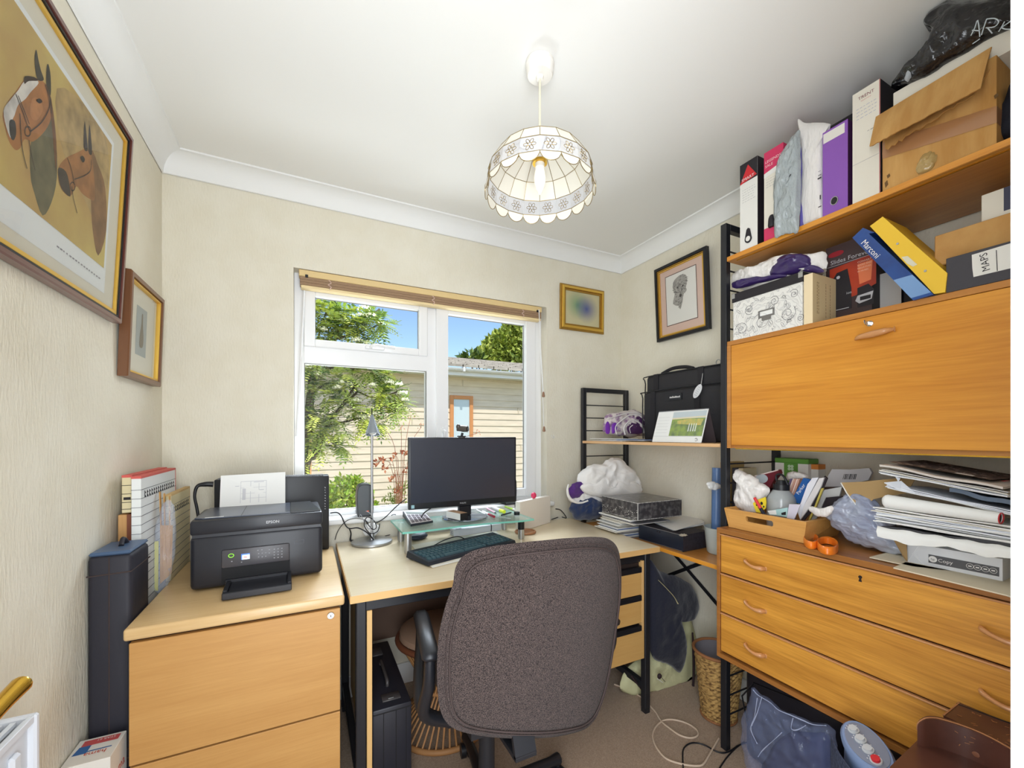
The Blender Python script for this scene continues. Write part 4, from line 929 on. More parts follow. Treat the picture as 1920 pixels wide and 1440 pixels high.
for a0, b0, a1, b1 in [(.3, .22, .7, .235), (.3, .42, .7, .43), (.3, .6, .7, .61), (.3, .22, .307, .9), (.693, .22, .70, .9), (.45, .22, .457, .9), (.58, .3, .587, .9), (.33, .45, .38, .8), (.5, .25, .66, .27), (.5, .5, .66, .52), (.22, .35, .28, .37), (.3, .75, .7, .76)]: mb.add([sheetpt(a0, b0), sheetpt(a1, b0), sheetpt(a1, b1), sheetpt(a0, b1)], [(0, 1, 2, 3)])
obj('printing', mb, None, sh)

# slim computer behind the printer
t = thing('computer_tower', 'slim black computer case with ribbed top edge behind the printer', 'computer', (-.12, 1.97, .7315))
mb = MB(M_blackp); mb.box(-.322, .083, 1.936, 2.012, .7325, 1.047, .004, seg=2); obj('case', mb, None, t, smooth=35)
mb = MB(mat('grey_rib', (128, 130, 136), .5)); x = -.31
while x < .06: mb.box(x, x+.0022, 1.938, 2.008, 1.0465, 1.0505); x += .0055
obj('vent_ribs', mb, None, t)
mb = MB(mat('silver_lettering', (205, 206, 210), .4)); random.seed(6); z = 1.0
for i in range(9): h = random.uniform(.003, .007); mb.box(.066, .066+random.uniform(.002, .005), 1.9352, 1.937, z-h, z-h+.002); mb.box(.066, .0675, 1.9352, 1.937, z-h, z-.001); z -= .0115
obj('brand_marks', mb, None, t)
mb = MB(M_blackp); mb.tube([onY(400, 908, 1.95), onY(385, 908, 1.945), onY(370, 912, 1.94), onY(365, 930, 1.93), onY(369, 952, 1.92), onY(372, 970, 1.915)], [.011, .0095, .006, .005, .005, .005], 8, 6); single('power_cable', mb, None, 'thick black plug and cable at the left of the slim computer', 'cable', smooth=60)

# ---------------- on the desk ----------------
DZ = .7315
M_sil = mat('satin_silver', (176, 178, 180), .35, .85)
t = thing('desk_lamp', 'slender silver desk lamp with a small conical head and disc base', 'desk lamp', (.262, 1.963, DZ))
mb = MB(M_sil); mb.lathe([(0, DZ), (.086, DZ), (.089, DZ+.002), (.089, DZ+.009), (.087, DZ+.011), (.02, DZ+.014), (.012, DZ+.016), (.010, DZ+.045), (0, DZ+.045)], (.262, 1.963, 0), 48); obj('base', mb, None, t, smooth=40)
mb = MB(M_sil); mb.cyl((.262, 1.963, DZ+.03), (.262, 1.963, 1.235), .0055, n=12); obj('stem', mb, None, t, smooth=60)
mb = MB(mat('lamp_head_grey', (150, 158, 166), .35, .5)); Mx = Matrix.Translation((.263, 1.952, 1.262)) @ Matrix.Rotation(R(-16), 4, 'X')
mb.lathe([(.001, .052), (.006, .050), (.009, .035), (.019, .0), (.029, -.030), (.0315, -.042), (.0295, -.042), (.026, -.030), (.016, 0), (.0, .01)], (0, 0, 0), 32, Mx); hd = obj('lamp_head', mb, None, t, smooth=50)
mb = MB(mat('bulb_dull', (206, 206, 200), .3)); mb.blob(Mx @ V((0, 0, -.028)), (.019, .019, .016), amp=0, n=20); obj('bulb', mb, None, hd, smooth=60)
mb = MB(M_blackp); mb.tube([(.262, 1.963, 1.30), (.262, 1.963, 1.335)], .0025, 6); mb.blob((.262, 1.963, 1.337), (.004, .004, .004), amp=0, n=10); obj('knob', mb, None, hd, smooth=60)
mb = MB(M_white); mb.blob((.262, 1.985, DZ+.055), (.034, .022, .03), seed=3, amp=.25, freq=2.5, n=24); single('cable_clip', mb, None, 'white bunched cable tie behind the desk lamp stem', 'cable tie', smooth=60)

# glass riser
t = thing('monitor_riser', 'clear glass monitor riser on short steel legs', 'monitor stand', (.64, 1.83, DZ))
M_gr = mat('green_glass', (190, 228, 218), .05, alpha=.38, coat=1); M_ge = mat('green_glass_edge', (132, 214, 196), .1, alpha=.85)
GZ0, GZ1 = .818, .826
front = [(.345, 1.70), (.42, 1.695), (.52, 1.705), (.64, 1.715), (.76, 1.71), (.87, 1.695), (.955, 1.70)]
F_ = smooth_path([V((x, y, GZ0)) for x, y in front], 5); outl = F_+[V((.955, 1.965, GZ0)), V((.345, 1.965, GZ0))]
mb = MB(M_gr); mb.prism(outl, (0, 0, GZ1-GZ0)); obj('glass_shelf', mb, None, t)
mb = MB(M_ge)
for i in range(len(outl)): p, q = outl[i], outl[(i+1) % len(outl)]; d = (q-p).normalized(); nn = V((d.y, -d.x, 0))*.0006; mb.add([p+nn, q+nn, q+nn+V((0, 0, GZ1-GZ0)), p+nn+V((0, 0, GZ1-GZ0))], [(0, 1, 2, 3)])
obj('polished_edge', mb, None, t)
for i, (x, y) in enumerate(((.373, 1.728), (.386, 1.935), (.903, 1.731), (.912, 1.935))):
    mb = MB(M_steel); mb.cyl((x, y, DZ+.006), (x, y, GZ0-.0005), .015, n=24); mb.cyl((x, y, DZ), (x, y, DZ+.006), .0135, n=24)
    if i == 2: mb.use(M_blackp); mb.cyl((x, y, DZ+.045), (x, y, GZ0-.0008), .0155, n=24)
    obj('leg', mb, None, t, smooth=40)

# monitor
t = thing('monitor', 'black widescreen monitor switched off on a round chrome base', 'monitor', (.675, 1.88, GZ1))
my = 1.862; a = onY(766, 820, my); b = onY(965, 951, my); zt, zb, xl_, xr_ = a.z, onY(763, 957, my).z, a.x, onY(968, 819, my).x
mb = MB(M_blackp); mb.box(xl_, xr_, my, my+.022, zb, zt, .004, seg=2); mb.box(xl_+.08, xr_-.08, my+.02, my+.045, zb+.06, zt-.06, .012); obj('casing', mb, None, t, smooth=35)
mb = MB(mat('dark_screen', (52, 56, 68), .28, coat=.3, spec=.6)); mb.box(xl_+.009, xr_-.009, my-.0012, my+.002, zb+.028, zt-.008); obj('screen', mb, None, t)
mb = MB(mat('silver_lettering', (205, 206, 210), .4)); mb.text('PHILIPS', (onY(868, 943, my).x, my-.0008, zb+.011), (1, 0, 0), (0, 0, 1), .0095, 'C'); obj('lettering', mb, None, t)
mb = MB(mat('energy_sticker', (150, 190, 200), .5)); mb.box(xl_+.012, xl_+.026, my-.0012, my, zb+.006, zb+.021); obj('sticker', mb, None, t)
mb = MB(M_blackp); mb.box(.65, .70, my+.02, my+.04, GZ1+.01, zb+.08, .004); mb.box(.645, .705, my+.005, my+.035, GZ1+.012, zb-.001, .003); obj('neck', mb, None, t)
mb = MB(mat('mirror_grey', (160, 168, 178), .12, .9)); mb.lathe([(0, GZ1+.0008), (.104, GZ1+.0008), (.108, GZ1+.004), (.105, GZ1+.0075), (.03, GZ1+.011), (0, GZ1+.011)], (.672, my+.005, 0), 48); obj('base', mb, None, t, smooth=40)
# webcam
c = onY(869, 805, my); t = thing('webcam', 'small dark webcam clipped on top of the monitor', 'webcam', (c.x, my, zt))
mb = MB(M_blackp); mb.box(c.x-.022, c.x+.012, my-.004, my+.03, zt+.0005, zt+.007, .002); mb.cyl((c.x-.006, my+.008, zt+.006), (c.x-.002, my+.008, zt+.02), .006); obj('clip', mb, None, t, smooth=40)
mb = MB(mat('gunmetal', (92, 88, 84), .35, .5)); mb.cyl((c.x-.022, my+.02, c.z+.005), (c.x+.016, my-.012, c.z+.001), .0155, n=24); mb.blob((c.x-.022, my+.01, c.z+.012), (.011, .011, .013), amp=0, n=16); bd = obj('body', mb, None, t, smooth=40)
mb = MB(mat('lens_black', (14, 14, 16), .1)); p, q = V((c.x+.0162, my-.0122, c.z+.001)), V((c.x+.019, my-.0145, c.z+.001)); mb.cyl(p, q, .0105, n=20); obj('lens', mb, None, bd, smooth=40)
# box lying on the monitor base
t = thing('small_box', 'small white box with black end and brown top under the monitor', 'box', (.64, 1.80, .84))
c0 = onZ(863, 976, GZ1+.0115); c1 = onZ(816, 965, GZ1+.0115); c2 = onZ(878, 970, GZ1+.0115); U = (c1-c0).normalized(); W_ = (c2-c0).normalized(); W_ = (W_-U*W_.dot(U)).normalized(); lu, lw, hz = .105, .042, .030
mb = MB(M_white, M_blackp, mat('tan_lid', (190, 154, 124), .6)); b8 = [c0, c0+U*lu, c0+U*lu+W_*lw, c0+W_*lw]; b8 += [p+V((0, 0, hz)) for p in b8]
mb.c = 0; mb.add([b8[0], b8[1], b8[5], b8[4]], [(0, 1, 2, 3)]); mb.add([b8[3], b8[2], b8[6], b8[7]], [(3, 2, 1, 0)]); mb.add([b8[1], b8[2], b8[6], b8[5]], [(0, 1, 2, 3)]); mb.add(b8[:4], [(0, 1, 2, 3)])
mb.c = 1; mb.add([b8[0], b8[3], b8[7], b8[4]], [(3, 2, 1, 0)]); mb.c = 2; mb.add(b8[4:], [(0, 1, 2, 3)]); obj('carton', mb, None, t)

# keyboard, paper under it, mouse, calculator
kz = DZ+.012
FL, FR, BL = onZ(803, 1058, kz), onZ(981, 1012, kz), onZ(783, 1026, kz)
U = (FR-FL).normalized(); Wk = V((-U.y, U.x, 0)); kl, kw = min((FR-FL).length, .46), .155
t = thing('keyboard', 'black full-size keyboard angled in front of the riser', 'keyboard', FL, atan2(U.y, U.x))
mb = MB(mat('keyboard_black', (36, 42, 52), .45)); mb.add([(0, 0, -.007), (kl, 0, -.007), (kl, kw, -.007), (0, kw, -.007), (.003, .003, .006), (kl-.003, .003, .006), (kl-.003, kw-.003, .018), (.003, kw-.003, .018)], [(3, 2, 1, 0), (4, 5, 6, 7), (0, 1, 5, 4), (1, 2, 6, 5), (2, 3, 7, 6), (3, 0, 4, 7)]); obj('body', mb, None, t, world=False)
M_key = mat('key_cap', (60, 88, 98), .35, coat=.2); M_leg = mat('key_legend', (150, 150, 156), .5)
kc = 0
for r in range(6):
    y = .016+r*.0215; x = .012+(0, .006, .004, .002, 0, 0)[r]
    while x < kl-.022 and kc < 100:
        if abs(x-.30) < .006 or abs(x-.36) < .004: x += .010
        w3 = .0155 if not (r == 0 and .07 < x < .19) else .095
        z = .006+.012*(y/kw)+.0005
        mb = MB(M_key); mb.add([(x, y, z), (x+w3, y, z), (x+w3, y+.0165, z+.0013), (x, y+.0165, z+.0013), (x+.0015, y+.002, z+.006), (x+w3-.0015, y+.002, z+.006), (x+w3-.0015, y+.0155, z+.0068), (x+.0015, y+.0155, z+.0068)], [(4, 5, 6, 7), (0, 1, 5, 4), (1, 2, 6, 5), (2, 3, 7, 6), (3, 0, 4, 7)]); obj('key', mb, None, t, world=False)
        kc += 1; x += w3+.0032
t = thing('paper_pad', 'buff papers lying under the keyboard', 'papers', (FL.x, FL.y, DZ))
for i, (m, da) in enumerate(((M_paper2, 0), (M_paper, .03), (M_paper2, -.02))):
    z = DZ+.0008+i*.0014; q = [onZ(771, 1022, z), onZ(812-i*2, 1065-i, z), onZ(958, 1028-i*2, z), onZ(930, 996, z)]
    mb = MB(m); mb.prism(q, (0, 0, .001)); obj('sheet', mb, None, t)
c = onZ(785, 1011, DZ); t = thing('mouse', 'grey topped dark computer mouse under the glass riser', 'computer mouse', c)
mb = MB(mat('mouse_dark', (44, 52, 66), .4)); mb.blob(c+V((0, 0, .013)), (.050, .030, .0165), amp=0, n=28, flatz=DZ+.0005, rot=Euler((0, 0, .5))); obj('shell', mb, None, t, smooth=60)
mb = MB(mat('mouse_top', (170, 178, 188), .3)); mb.blob(c+V((0, 0, .019)), (.042, .023, .0135), amp=0, n=28, rot=Euler((0, 0, .5)), flatz=DZ+.018); obj('top_cover', mb, None, t, smooth=60)
k0 = [onZ(770, 987, .8285), onZ(812, 980, .8285), onZ(797, 969, .8285), onZ(755, 968, .8285)]
t = thing('calculator', 'white calculator with grey keys on the glass riser', 'calculator', k0[0])
up4 = [V((0, 0, .008)), V((0, 0, .008)), V((0, 0, .020)), V((0, 0, .024))]
mb = MB(mat('calc_base', (40, 44, 52), .5)); mb.add(k0+[p+u for p, u in zip(k0, up4)], [(3, 2, 1, 0), (4, 5, 6, 7), (0, 1, 5, 4), (1, 2, 6, 5), (2, 3, 7, 6), (3, 0, 4, 7)]); obj('base', mb, None, t)
top4 = [p+u+V((0, 0, .0005)) for p, u in zip(k0, up4)]
def q4(a, b): return top4[0].lerp(top4[1], a).lerp(top4[3].lerp(top4[2], a), b)
mb = MB(mat('calc_face', (214, 208, 208), .5)); mb.prism([q4(.03, .03), q4(.97, .03), q4(.97, .97), q4(.03, .97)], (0, 0, .002)); obj('face', mb, None, t)
for i in range(5):
    for j in range(4): mb = MB(mat('calc_key', (120, 112, 118), .5)); mb.prism([q4(.08+i*.175, .06+j*.16)+V((0, 0, .002)), q4(.2+i*.175, .06+j*.16)+V((0, 0, .002)), q4(.2+i*.175, .16+j*.16)+V((0, 0, .002)), q4(.08+i*.175, .16+j*.16)+V((0, 0, .002))], (0, 0, .003)); obj('key', mb, None, t)
mb = MB(mat('calc_lcd', (150, 158, 150), .3)); mb.prism([q4(.1, .74)+V((0, 0, .002)), q4(.9, .74)+V((0, 0, .002)), q4(.9, .92)+V((0, 0, .002)), q4(.1, .92)+V((0, 0, .002))], (0, 0, .0008)); obj('display', mb, None, t)

# white catalogue under the riser
a, b, c2 = onZ(857, 1006, DZ), onZ(834, 1002, DZ), onZ(944, 993, DZ); U = (c2-a); U.z = 0; L_ = .25; U.normalize(); Wb = V((-U.y, U.x, 0)); Wl = .062
t = thing('paperback', 'thick white paperback with dark loops on its end under the riser', 'book', a)
mb = MB(mat('book_white', (222, 226, 234), .6)); e = [a+Wb*Wl*.12-U*.012, a+Wb*Wl-U*.008, a+Wb*Wl+U*L_, a+U*L_, a+U*.01]
mb.prism(e[::-1], (0, 0, .032)); obj('block', mb, None, t)
mb = MB(M_greyink); mb.tube(ring_pts(a+Wb*.028-U*.0125+V((0, 0, .016)), .006, 14, Wb, (0, 0, 1.4)), .001, 5, closed=True); mb.tube(ring_pts(a+Wb*.045-U*.0118+V((0, 0, .016)), .006, 14, Wb, (0, 0, 1.4)), .001, 5, closed=True); mb.box(-.0, .03, -.0, .012, 0, .0006, M=Matrix.Translation(a+Wb*.012+U*.002+V((0, 0, .0322))) @ Matrix.Rotation(atan2(U.y, U.x), 4, 'Z')); obj('cover_print', mb, None, t)
mb = MB(M_blackp); mb.tube([a+U*.19+Wb*-.001+V((0, 0, .0)), a+U*.19+Wb*-.001+V((0, 0, .034)), a+U*.185+Wb*.03+V((0, 0, .036))], .0022, 6, 4); single('cable_end', mb, None, 'short black cable draped over the white paperback', 'cable', smooth=60)

def pen(name, label, uv0, uv1, r, cols, z=GZ1, group=None, capr=None):
    p, q = onZ(*uv0, z+r), onZ(*uv1, z+r); t = thing(name, label, 'pen', p, 0, group); n = len(cols)
    L = (q-p).length; q = p+(q-p)*min(1, .15/L)
    for i, (m, part, f0, f1, rs) in enumerate(cols):
        mb = MB(m); mb.cyl(p.lerp(q, f0), p.lerp(q, f1), r*rs, r*rs*(.35 if part == 'tip' else 1), n=14); obj(part, mb, None, t, smooth=40)
M_yl = mat('fluorescent_yellow', (226, 240, 60), .4); M_wp = mat('white_plastic', (236, 234, 232), .35); M_rd = mat('deep_red_plastic', (166, 44, 62), .4); M_pk = mat('pink_plastic', (226, 176, 190), .4); M_lime = mat('lime_plastic', (190, 230, 90), .4)
G_p = 'pens on the glass riser'
pen('highlighter', 'fat white highlighter with a bright yellow end on the riser', (922, 951), (949, 961), .0085, [(M_wp, 'barrel', 0, .72, 1), (M_yl, 'cap', .7, 1, 1.08)], group=G_p)
pen('pen', 'red capped pen left of the yellow highlighter', (905, 959), (929, 970), .0055, [(M_wp, 'barrel', 0, .6, 1), (M_rd, 'cap', .55, 1, 1.15)], group=G_p)
pen('pen', 'pale pink pen between red pen and highlighter', (912, 953), (938, 966), .0045, [(M_pk, 'barrel', 0, .9, 1), (M_blackp, 'tip', .9, 1, 1)], group=G_p)
pen('pen', 'lime green pen lying behind the highlighter', (944, 949), (966, 956), .0055, [(M_lime, 'barrel', 0, .85, 1), (M_wp, 'cap', .85, 1, 1.1)], group=G_p)
pen('pen', 'thin black pen in front of the highlighter end', (940, 966), (958, 961), .0035, [(M_blackp, 'barrel', 0, 1, 1)], group=G_p)
pen('pen', 'thin white pencil nearest the monitor base', (894, 956), (926, 973), .0035, [(M_wp, 'barrel', 0, .88, 1), (M_blackp, 'tip', .88, 1, 1)], group=G_p)
pen('ruler', 'clear plastic ruler under the pens', (912, 966), (958, 972), .0015, [(mat('clear_plastic', (226, 232, 240), .1, alpha=.5), 'blade', 0, 1, 1)], group=None)
for i, (u, v, zb_) in enumerate(((969, 968, GZ1), (970, 957, GZ1))):
    c = onZ(u, v, zb_); t = thing('ink_bottle', ('black capped small bottle at the front right of the riser', 'black capped small bottle against the white box')[i], 'bottle', c, 0, 'small bottles on the riser'); hh_ = (.012, .03)[i]
    mb = MB(mat('clear_plastic', (226, 232, 240), .1, alpha=.5)); mb.cyl(c+V((0, 0, .0005)), c+V((0, 0, hh_*.6+.0005)), .012, n=18); obj('bottle_body', mb, None, t, smooth=40)
    mb = MB(M_blackp); mb.cyl(c+V((0, 0, hh_*.6)), c+V((0, 0, hh_*.6+.014)), .014, n=18); obj('cap', mb, None, t, smooth=40)
# white box, ball, coaster
a, b = onZ(975, 997, DZ), onZ(1032, 980, DZ); U = (b-a).normalized(); Wb = V((-U.y, U.x, 0)); Lb = (b-a).length
t = thing('white_box', 'plain white upright box right of the monitor', 'box', (a+b)/2); h = .15
mb = MB(); mb.box(0, Lb, 0, .03, .0005, h, .001, M=Matrix.Translation(a) @ Matrix.Rotation(atan2(U.y, U.x), 4, 'Z')); obj('carton', mb, mat('box_white', (240, 232, 220), .7), t)
c = a+U*(Lb*.5)+Wb*.015+V((0, 0, h+.0165)); mb = MB(mat('pink_rubber', (226, 62, 104), .35)); mb.blob(c, (.015, .015, .0165), amp=0, n=24); single('ball', mb, None, 'small pink rubber ball on top of the white box', 'ball', smooth=60)
c = onZ(985, 999, DZ); t = thing('coaster', 'round wooden coaster with raised rim on the desk', 'coaster', c); mb = MB(wood('coaster_wood', (186, 134, 96), (160, 108, 72), 0, 8)); mb.lathe([(0, .001), (.052, .001), (.054, .006), (.052, .011), (.046, .011), (.044, .005), (0, .005)], c, 40); obj('disc', mb, None, t, smooth=40)

# speakers on the sill
M_spk = mat('speaker_grey', (84, 88, 92), .5)
sz = WZ0-.0035
t = thing('speaker', 'dark rounded desktop speaker on the sill behind the lamp stem', 'speaker', (.243, 2.065, sz), 0, 'desktop speakers on the sill')
pr = smooth_path([V(p) for p in ((-.030, 0, 0), (-.036, 0, .03), (-.037, 0, .10), (-.030, 0, .142), (0, 0, .152), (.030, 0, .142), (.037, 0, .10), (.036, 0, .03), (.030, 0, 0), (0, 0, -.0))], 4, True)
pr = [V((p.x, p.y, max(p.z, .0005))) for p in pr]
mb = MB(M_blackp); mb.prism([p+V((0, -.028, 0)) for p in pr], (0, .07, 0)); obj('cabinet', mb, None, t, world=False)
mb = MB(M_spk); mb.prism([V((p.x*.9, -.0315, p.z*.93+.006)) for p in pr], (0, .004, 0)); obj('grille', mb, None, t, world=False)
mb = MB(mat('orange_led', (235, 100, 50), .3, emit=(240, 90, 40), estr=.8)); mb.box(.002, .014, -.033, -.031, .024, .027); obj('indicator_light', mb, None, t, world=False)
dup(t, (onY(951, 900, 2.08).x, 2.065, sz), 0, 'dark rounded desktop speaker on the sill hidden mostly by the monitor')

def cable(label, pts, r=.0028, m=None, name='cable', sm=6):
    mb = MB(m or M_blackp); mb.tube(pts, r, 8, sm); return single(name, mb, None, label, 'cable', smooth=60)
def Dk(u, v, y): return onY(u, v, y)
cable('black cable running from the slim computer down behind the desk lamp', [Dk(619, 962, 2.01), Dk(632, 961, 2.01), Dk(640, 968, 2.0), Dk(648, 985, 2.0), Dk(656, 991, 1.98), Dk(672, 990, 1.94), Dk(690, 1000, 1.93), onZ(700, 1012, DZ+.004+.012)])
cable('black cable rising from the lamp foot to the monitor corner', [onZ(703, 1003, DZ+.02), Dk(700, 985, 2.0), Dk(720, 972, 2.0), Dk(745, 948, 1.98), Dk(762, 935, 1.92)], .0024)
cable('thin cable loop hanging under the window sill', [Dk(628, 1012, 2.055), Dk(634, 995, 2.05), Dk(648, 978, 2.015), Dk(665, 972, 2.01), Dk(684, 975, 2.01), Dk(692, 985, 2.0), Dk(690, 998, 1.985)], .0016)
cable('tangle of thin black leads wound around the lamp stem', [Dk(684, 975, 1.93), Dk(698, 992, 1.935), Dk(706, 988, 1.95), Dk(700, 975, 1.95), Dk(688, 970, 1.94), Dk(683, 985, 1.93), Dk(694, 1000, 1.935), Dk(708, 996, 1.94), Dk(712, 982, 1.96)], .0020)
cable('grey speaker wire looping beside the lamp stem', [Dk(686, 958, 1.93), Dk(696, 965, 1.93), Dk(700, 980, 1.93), Dk(692, 992, 1.93), Dk(684, 980, 1.935), Dk(676, 965, 1.95), Dk(674, 972, 1.96)], .0016, mat('grey_lead', (150, 154, 160), .4))
cable('black lead with a connector hanging over the back of the desk', [Dk(655, 991, 2.0), Dk(658, 1000, 2.01), Dk(657, 1012, 2.02), onZ(662, 1015, DZ+.006)], [.003, .003, .004, .008])
cable('black cable curving from under the calculator to the monitor', [onZ(790, 970, GZ1+.03), onZ(795, 962, GZ1+.04), Dk(806, 954, 1.86), Dk(812, 950, 1.88)], .0028)
cable('black cable arched behind the keyboard', [onZ(815, 1022, DZ+.016), onZ(835, 1012, DZ+.016), onZ(857, 1006, DZ+.036), onZ(870, 1010, DZ+.03), onZ(880, 1016, DZ+.02)], .0022)
cable('black lead crossing the desk behind the riser leg', [onZ(722, 1005, DZ+.003), onZ(738, 1000, DZ+.003), onZ(752, 990, DZ+.003), Dk(742, 965, 2.03), Dk(725, 972, 2.05)], .0018)
cable('black cable lying at the back right of the desk', [onZ(1034, 974, DZ+.003), onZ(1050, 969, DZ+.003), onZ(1062, 971, DZ+.003), Dk(1052, 957, 2.05), Dk(1042, 954, 2.05)], .0026)

# ---------------- corner shelving contents ----------------
SZ, UZ = .7065, 1.1865
M_bf = mat('box_file_navy', (38, 46, 62), .35, coat=.2, col2=(30, 34, 44), scale=3); M_bfs = mat('box_file_side', (44, 40, 48), .7, col2=(34, 30, 36), scale=90); M_marb = mat('marbled_grey', (112, 110, 110), .3, col2=(54, 52, 56), scale=42, lo=.45, hi=.75, coat=.3)
def prism_box(mb, A, B, Cc, z0, z1, mats=None):
    """box over a parallelogram: A corner, B and Cc its neighbours (plan); mats: front (A-B), right (A-C), other, top"""
    A, B, Cc = [V((p.x, p.y, 0)) for p in (A, B, Cc)]; U = B-A; W_ = Cc-A; W_ = W_-U.normalized()*W_.dot(U.normalized())
    p = [A, B, B+W_, A+W_]; lo_ = [q+V((0, 0, z0)) for q in p]; hi_ = [q+V((0, 0, z1)) for q in p]
    ff = [[lo_[0], lo_[1], hi_[1], hi_[0]], [lo_[3], lo_[0], hi_[0], hi_[3]], [lo_[1], lo_[2], hi_[2], hi_[1]], [lo_[2], lo_[3], hi_[3], hi_[2]], hi_, lo_[::-1]]
    mm = mats or [None]*6
    for f, m in zip(ff, mm):
        if m: mb.use(m)
        mb.add(f, [(0, 1, 2, 3)])
    return p
A, B, Cc = onZ(1281, 1003, .782), onZ(1198, 982, .782), onZ(1323, 994, .782)
t = thing('box_file', 'worn navy and black box file on the lower shelf beside the desk', 'box file', V((A.x, A.y, SZ)))
mb = MB(); p4 = prism_box(mb, A, B, Cc, SZ+.0005, .782, [M_bf, M_bfs, M_bfs, M_bfs, M_bfs, M_bfs]); obj('case', mb, None, t)
U = (V((B.x, B.y, 0))-V((A.x, A.y, 0))).normalized(); Nn = V((-U.y, U.x, 0)); Nn = -Nn if Nn.dot(V((A.x, A.y, 0))) > 0 else Nn
mb = MB(M_steel); mb.bar(V((A.x, A.y, SZ+.003))+U*.004+Nn*.001, V((B.x, B.y, SZ+.003))+Nn*.001, .003, .002); mb.bar(V((A.x, A.y, .779))+U*.02+Nn*.001, V((B.x, B.y, .779))+Nn*.001, .002, .0015); mb.use(M_dark)
mid = V((A.x, A.y, .768))+U*.13; mb.cyl(mid+Nn*.0005, mid+Nn*.002, .003, n=10); mb.cyl(mid+U*.014+Nn*.0005, mid+U*.014+Nn*.002, .003, n=10); obj('edge_trim', mb, None, t, label='bright metal edging strips')
mb = MB(mat('frayed_board', (188, 178, 160), .9)); mb.blob(V((A.x, A.y, .7815)), (.012, .008, .003), seed=4, amp=.6, freq=3, n=20, ridge=1); obj('frayed_corner', mb, None, t)
t = thing('paper_pile', 'loose white printed sheets on top of the navy box file', 'papers', V((A.x, A.y, .783))+U*.1); random.seed(12)
for i in range(7):
    z = .7835+i*.0009; q = [onZ(1213+i, 975+i % 2, z), onZ(1262+i*.8, 995-i % 2, z), onZ(1321, 984-i, z), onZ(1290, 964, z)]
    mb = MB(M_paper if (i % 3 or i == 6) else mat('plastic_wallet', (196, 204, 220), .2)); mb.prism([V((p.x, p.y, z)) for p in q], (0, 0, .0006)); obj('sheet', mb, None, t)
A, B, Cc = onZ(1196, 944, .902), onZ(1129, 930, .902), onZ(1294, 939, .902)
t = thing('box_file', 'grey marbled box file with white worn edges, topmost of the stack', 'box file', V((A.x, A.y, .82)))
mb = MB(); p4 = prism_box(mb, A, B, Cc, .821, .902, [M_marb]*6); obj('case', mb, None, t)
mb = MB(mat('worn_white_edge', (206, 204, 200), .8)); random.seed(5)
for (p, q) in ((p4[0], p4[1]), (p4[0], p4[3]), (p4[1], p4[2])):
    for zz in (.902, .823):
        k = 0
        while k < 1: d = random.uniform(.02, .09); mb.bar(V((p.x, p.y, zz)).lerp(V((q.x, q.y, zz)), k), V((p.x, p.y, zz)).lerp(V((q.x, q.y, zz)), min(1, k+d*.8)), random.uniform(.0008, .0026), random.uniform(.0008, .0026)); k += d
mb.bar((p4[0].x, p4[0].y, .822), (p4[0].x, p4[0].y, .902), .0025, .0025)
for i in range(60): a_ = random.random(); z = random.uniform(.825, .87); p = V((p4[0].x, p4[0].y, 0)).lerp(V((p4[1].x, p4[1].y, 0)), a_); dd = (V((p4[0].x, p4[0].y, 0))).normalized()*-.0012; mb.box(-.002, .002, -.0003, .0003, 0, random.uniform(.001, .004), M=Matrix.Translation(p+dd+V((0, 0, z))) @ Matrix.Rotation(atan2((p4[1]-p4[0]).y, (p4[1]-p4[0]).x), 4, 'Z'))
obj('worn_edges', mb, None, t, label='scuffed white edges')
t = thing('paper_stack', 'messy stack of papers and folders beneath the marbled box file', 'papers', V((p4[1].x, p4[1].y, SZ))); random.seed(9)
Uf = (p4[1]-p4[0]); Wf = (p4[3]-p4[0])
for i in range(17):
    z = SZ+.001+i*.0066; j = random.uniform(-.012, .012); back = -.02*(1-i/17); a0, a1 = random.uniform(.44, .47) if z < .79 else random.uniform(.0, .2), random.uniform(1.0, 1.12)
    q = [p4[0]+Uf*a0, p4[0]+Uf*a1, p4[0]+Uf*a1+Wf*.75, p4[0]+Uf*a0+Wf*.75]; off = -Wf.normalized()*(.028*(1-i/17)+j)
    if z < .735: off = Wf.normalized()*.02
    mb = MB(random.choice([M_paper, M_paper2, M_paper, M_paper, M_paper2, mat('folder_blue', (110, 130, 170), .6), mat('folder_grey', (140, 138, 142), .7)])); mb.prism([p+off+V((0, 0, z)) for p in q], (0, 0, random.uniform(.002, .006))); obj('sheets', mb, None, t)

# folded clothes in the corner
M_wc = mat('white_cotton', (240, 238, 236), .9, bump=.3, bscale=200, sheen=.3); M_navy = mat('navy_fleece', (34, 52, 92), .95, sheen=.5, bump=.4, bscale=150); M_purp = mat('purple_cotton', (84, 46, 122), .9, sheen=.3)
PC = 1.90
def pc(l, y=PC): return [onY(u, v, y) for u, v in l]
mb = MB(M_navy); mb.puff(pc([(1070, 950), (1078, 938), (1100, 932), (1122, 938), (1130, 955), (1125, 968), (1100, 972), (1078, 970)], 1.87), None, None, .035, seed=2, amp=.016, freq=14, ridge=.7, rings=14, N=(-.3, -1, .3)); single('fleece_garment', mb, None, 'crumpled navy fleece garment at the shelf corner by the window', 'clothing', smooth=70)
t = thing('garment', 'white and purple garment bunched under the white cloth', 'clothing', onY(1095, 935, PC))
mb = MB(M_wc); mb.puff(pc([(1064, 926), (1072, 920), (1090, 924), (1112, 918), (1131, 930), (1128, 942), (1108, 936), (1085, 944), (1070, 940)], 1.86), None, None, .016, seed=5, amp=.010, freq=22, ridge=.6, rings=12, N=(-.3, -1, .4)); mb.tube(pc([(1066, 908), (1064, 918), (1066, 930), (1074, 939), (1088, 943), (1102, 939)], 1.835), [.004, .006, .008, .008, .006, .004], 8, 5); obj('white_trim', mb, None, t, smooth=70)
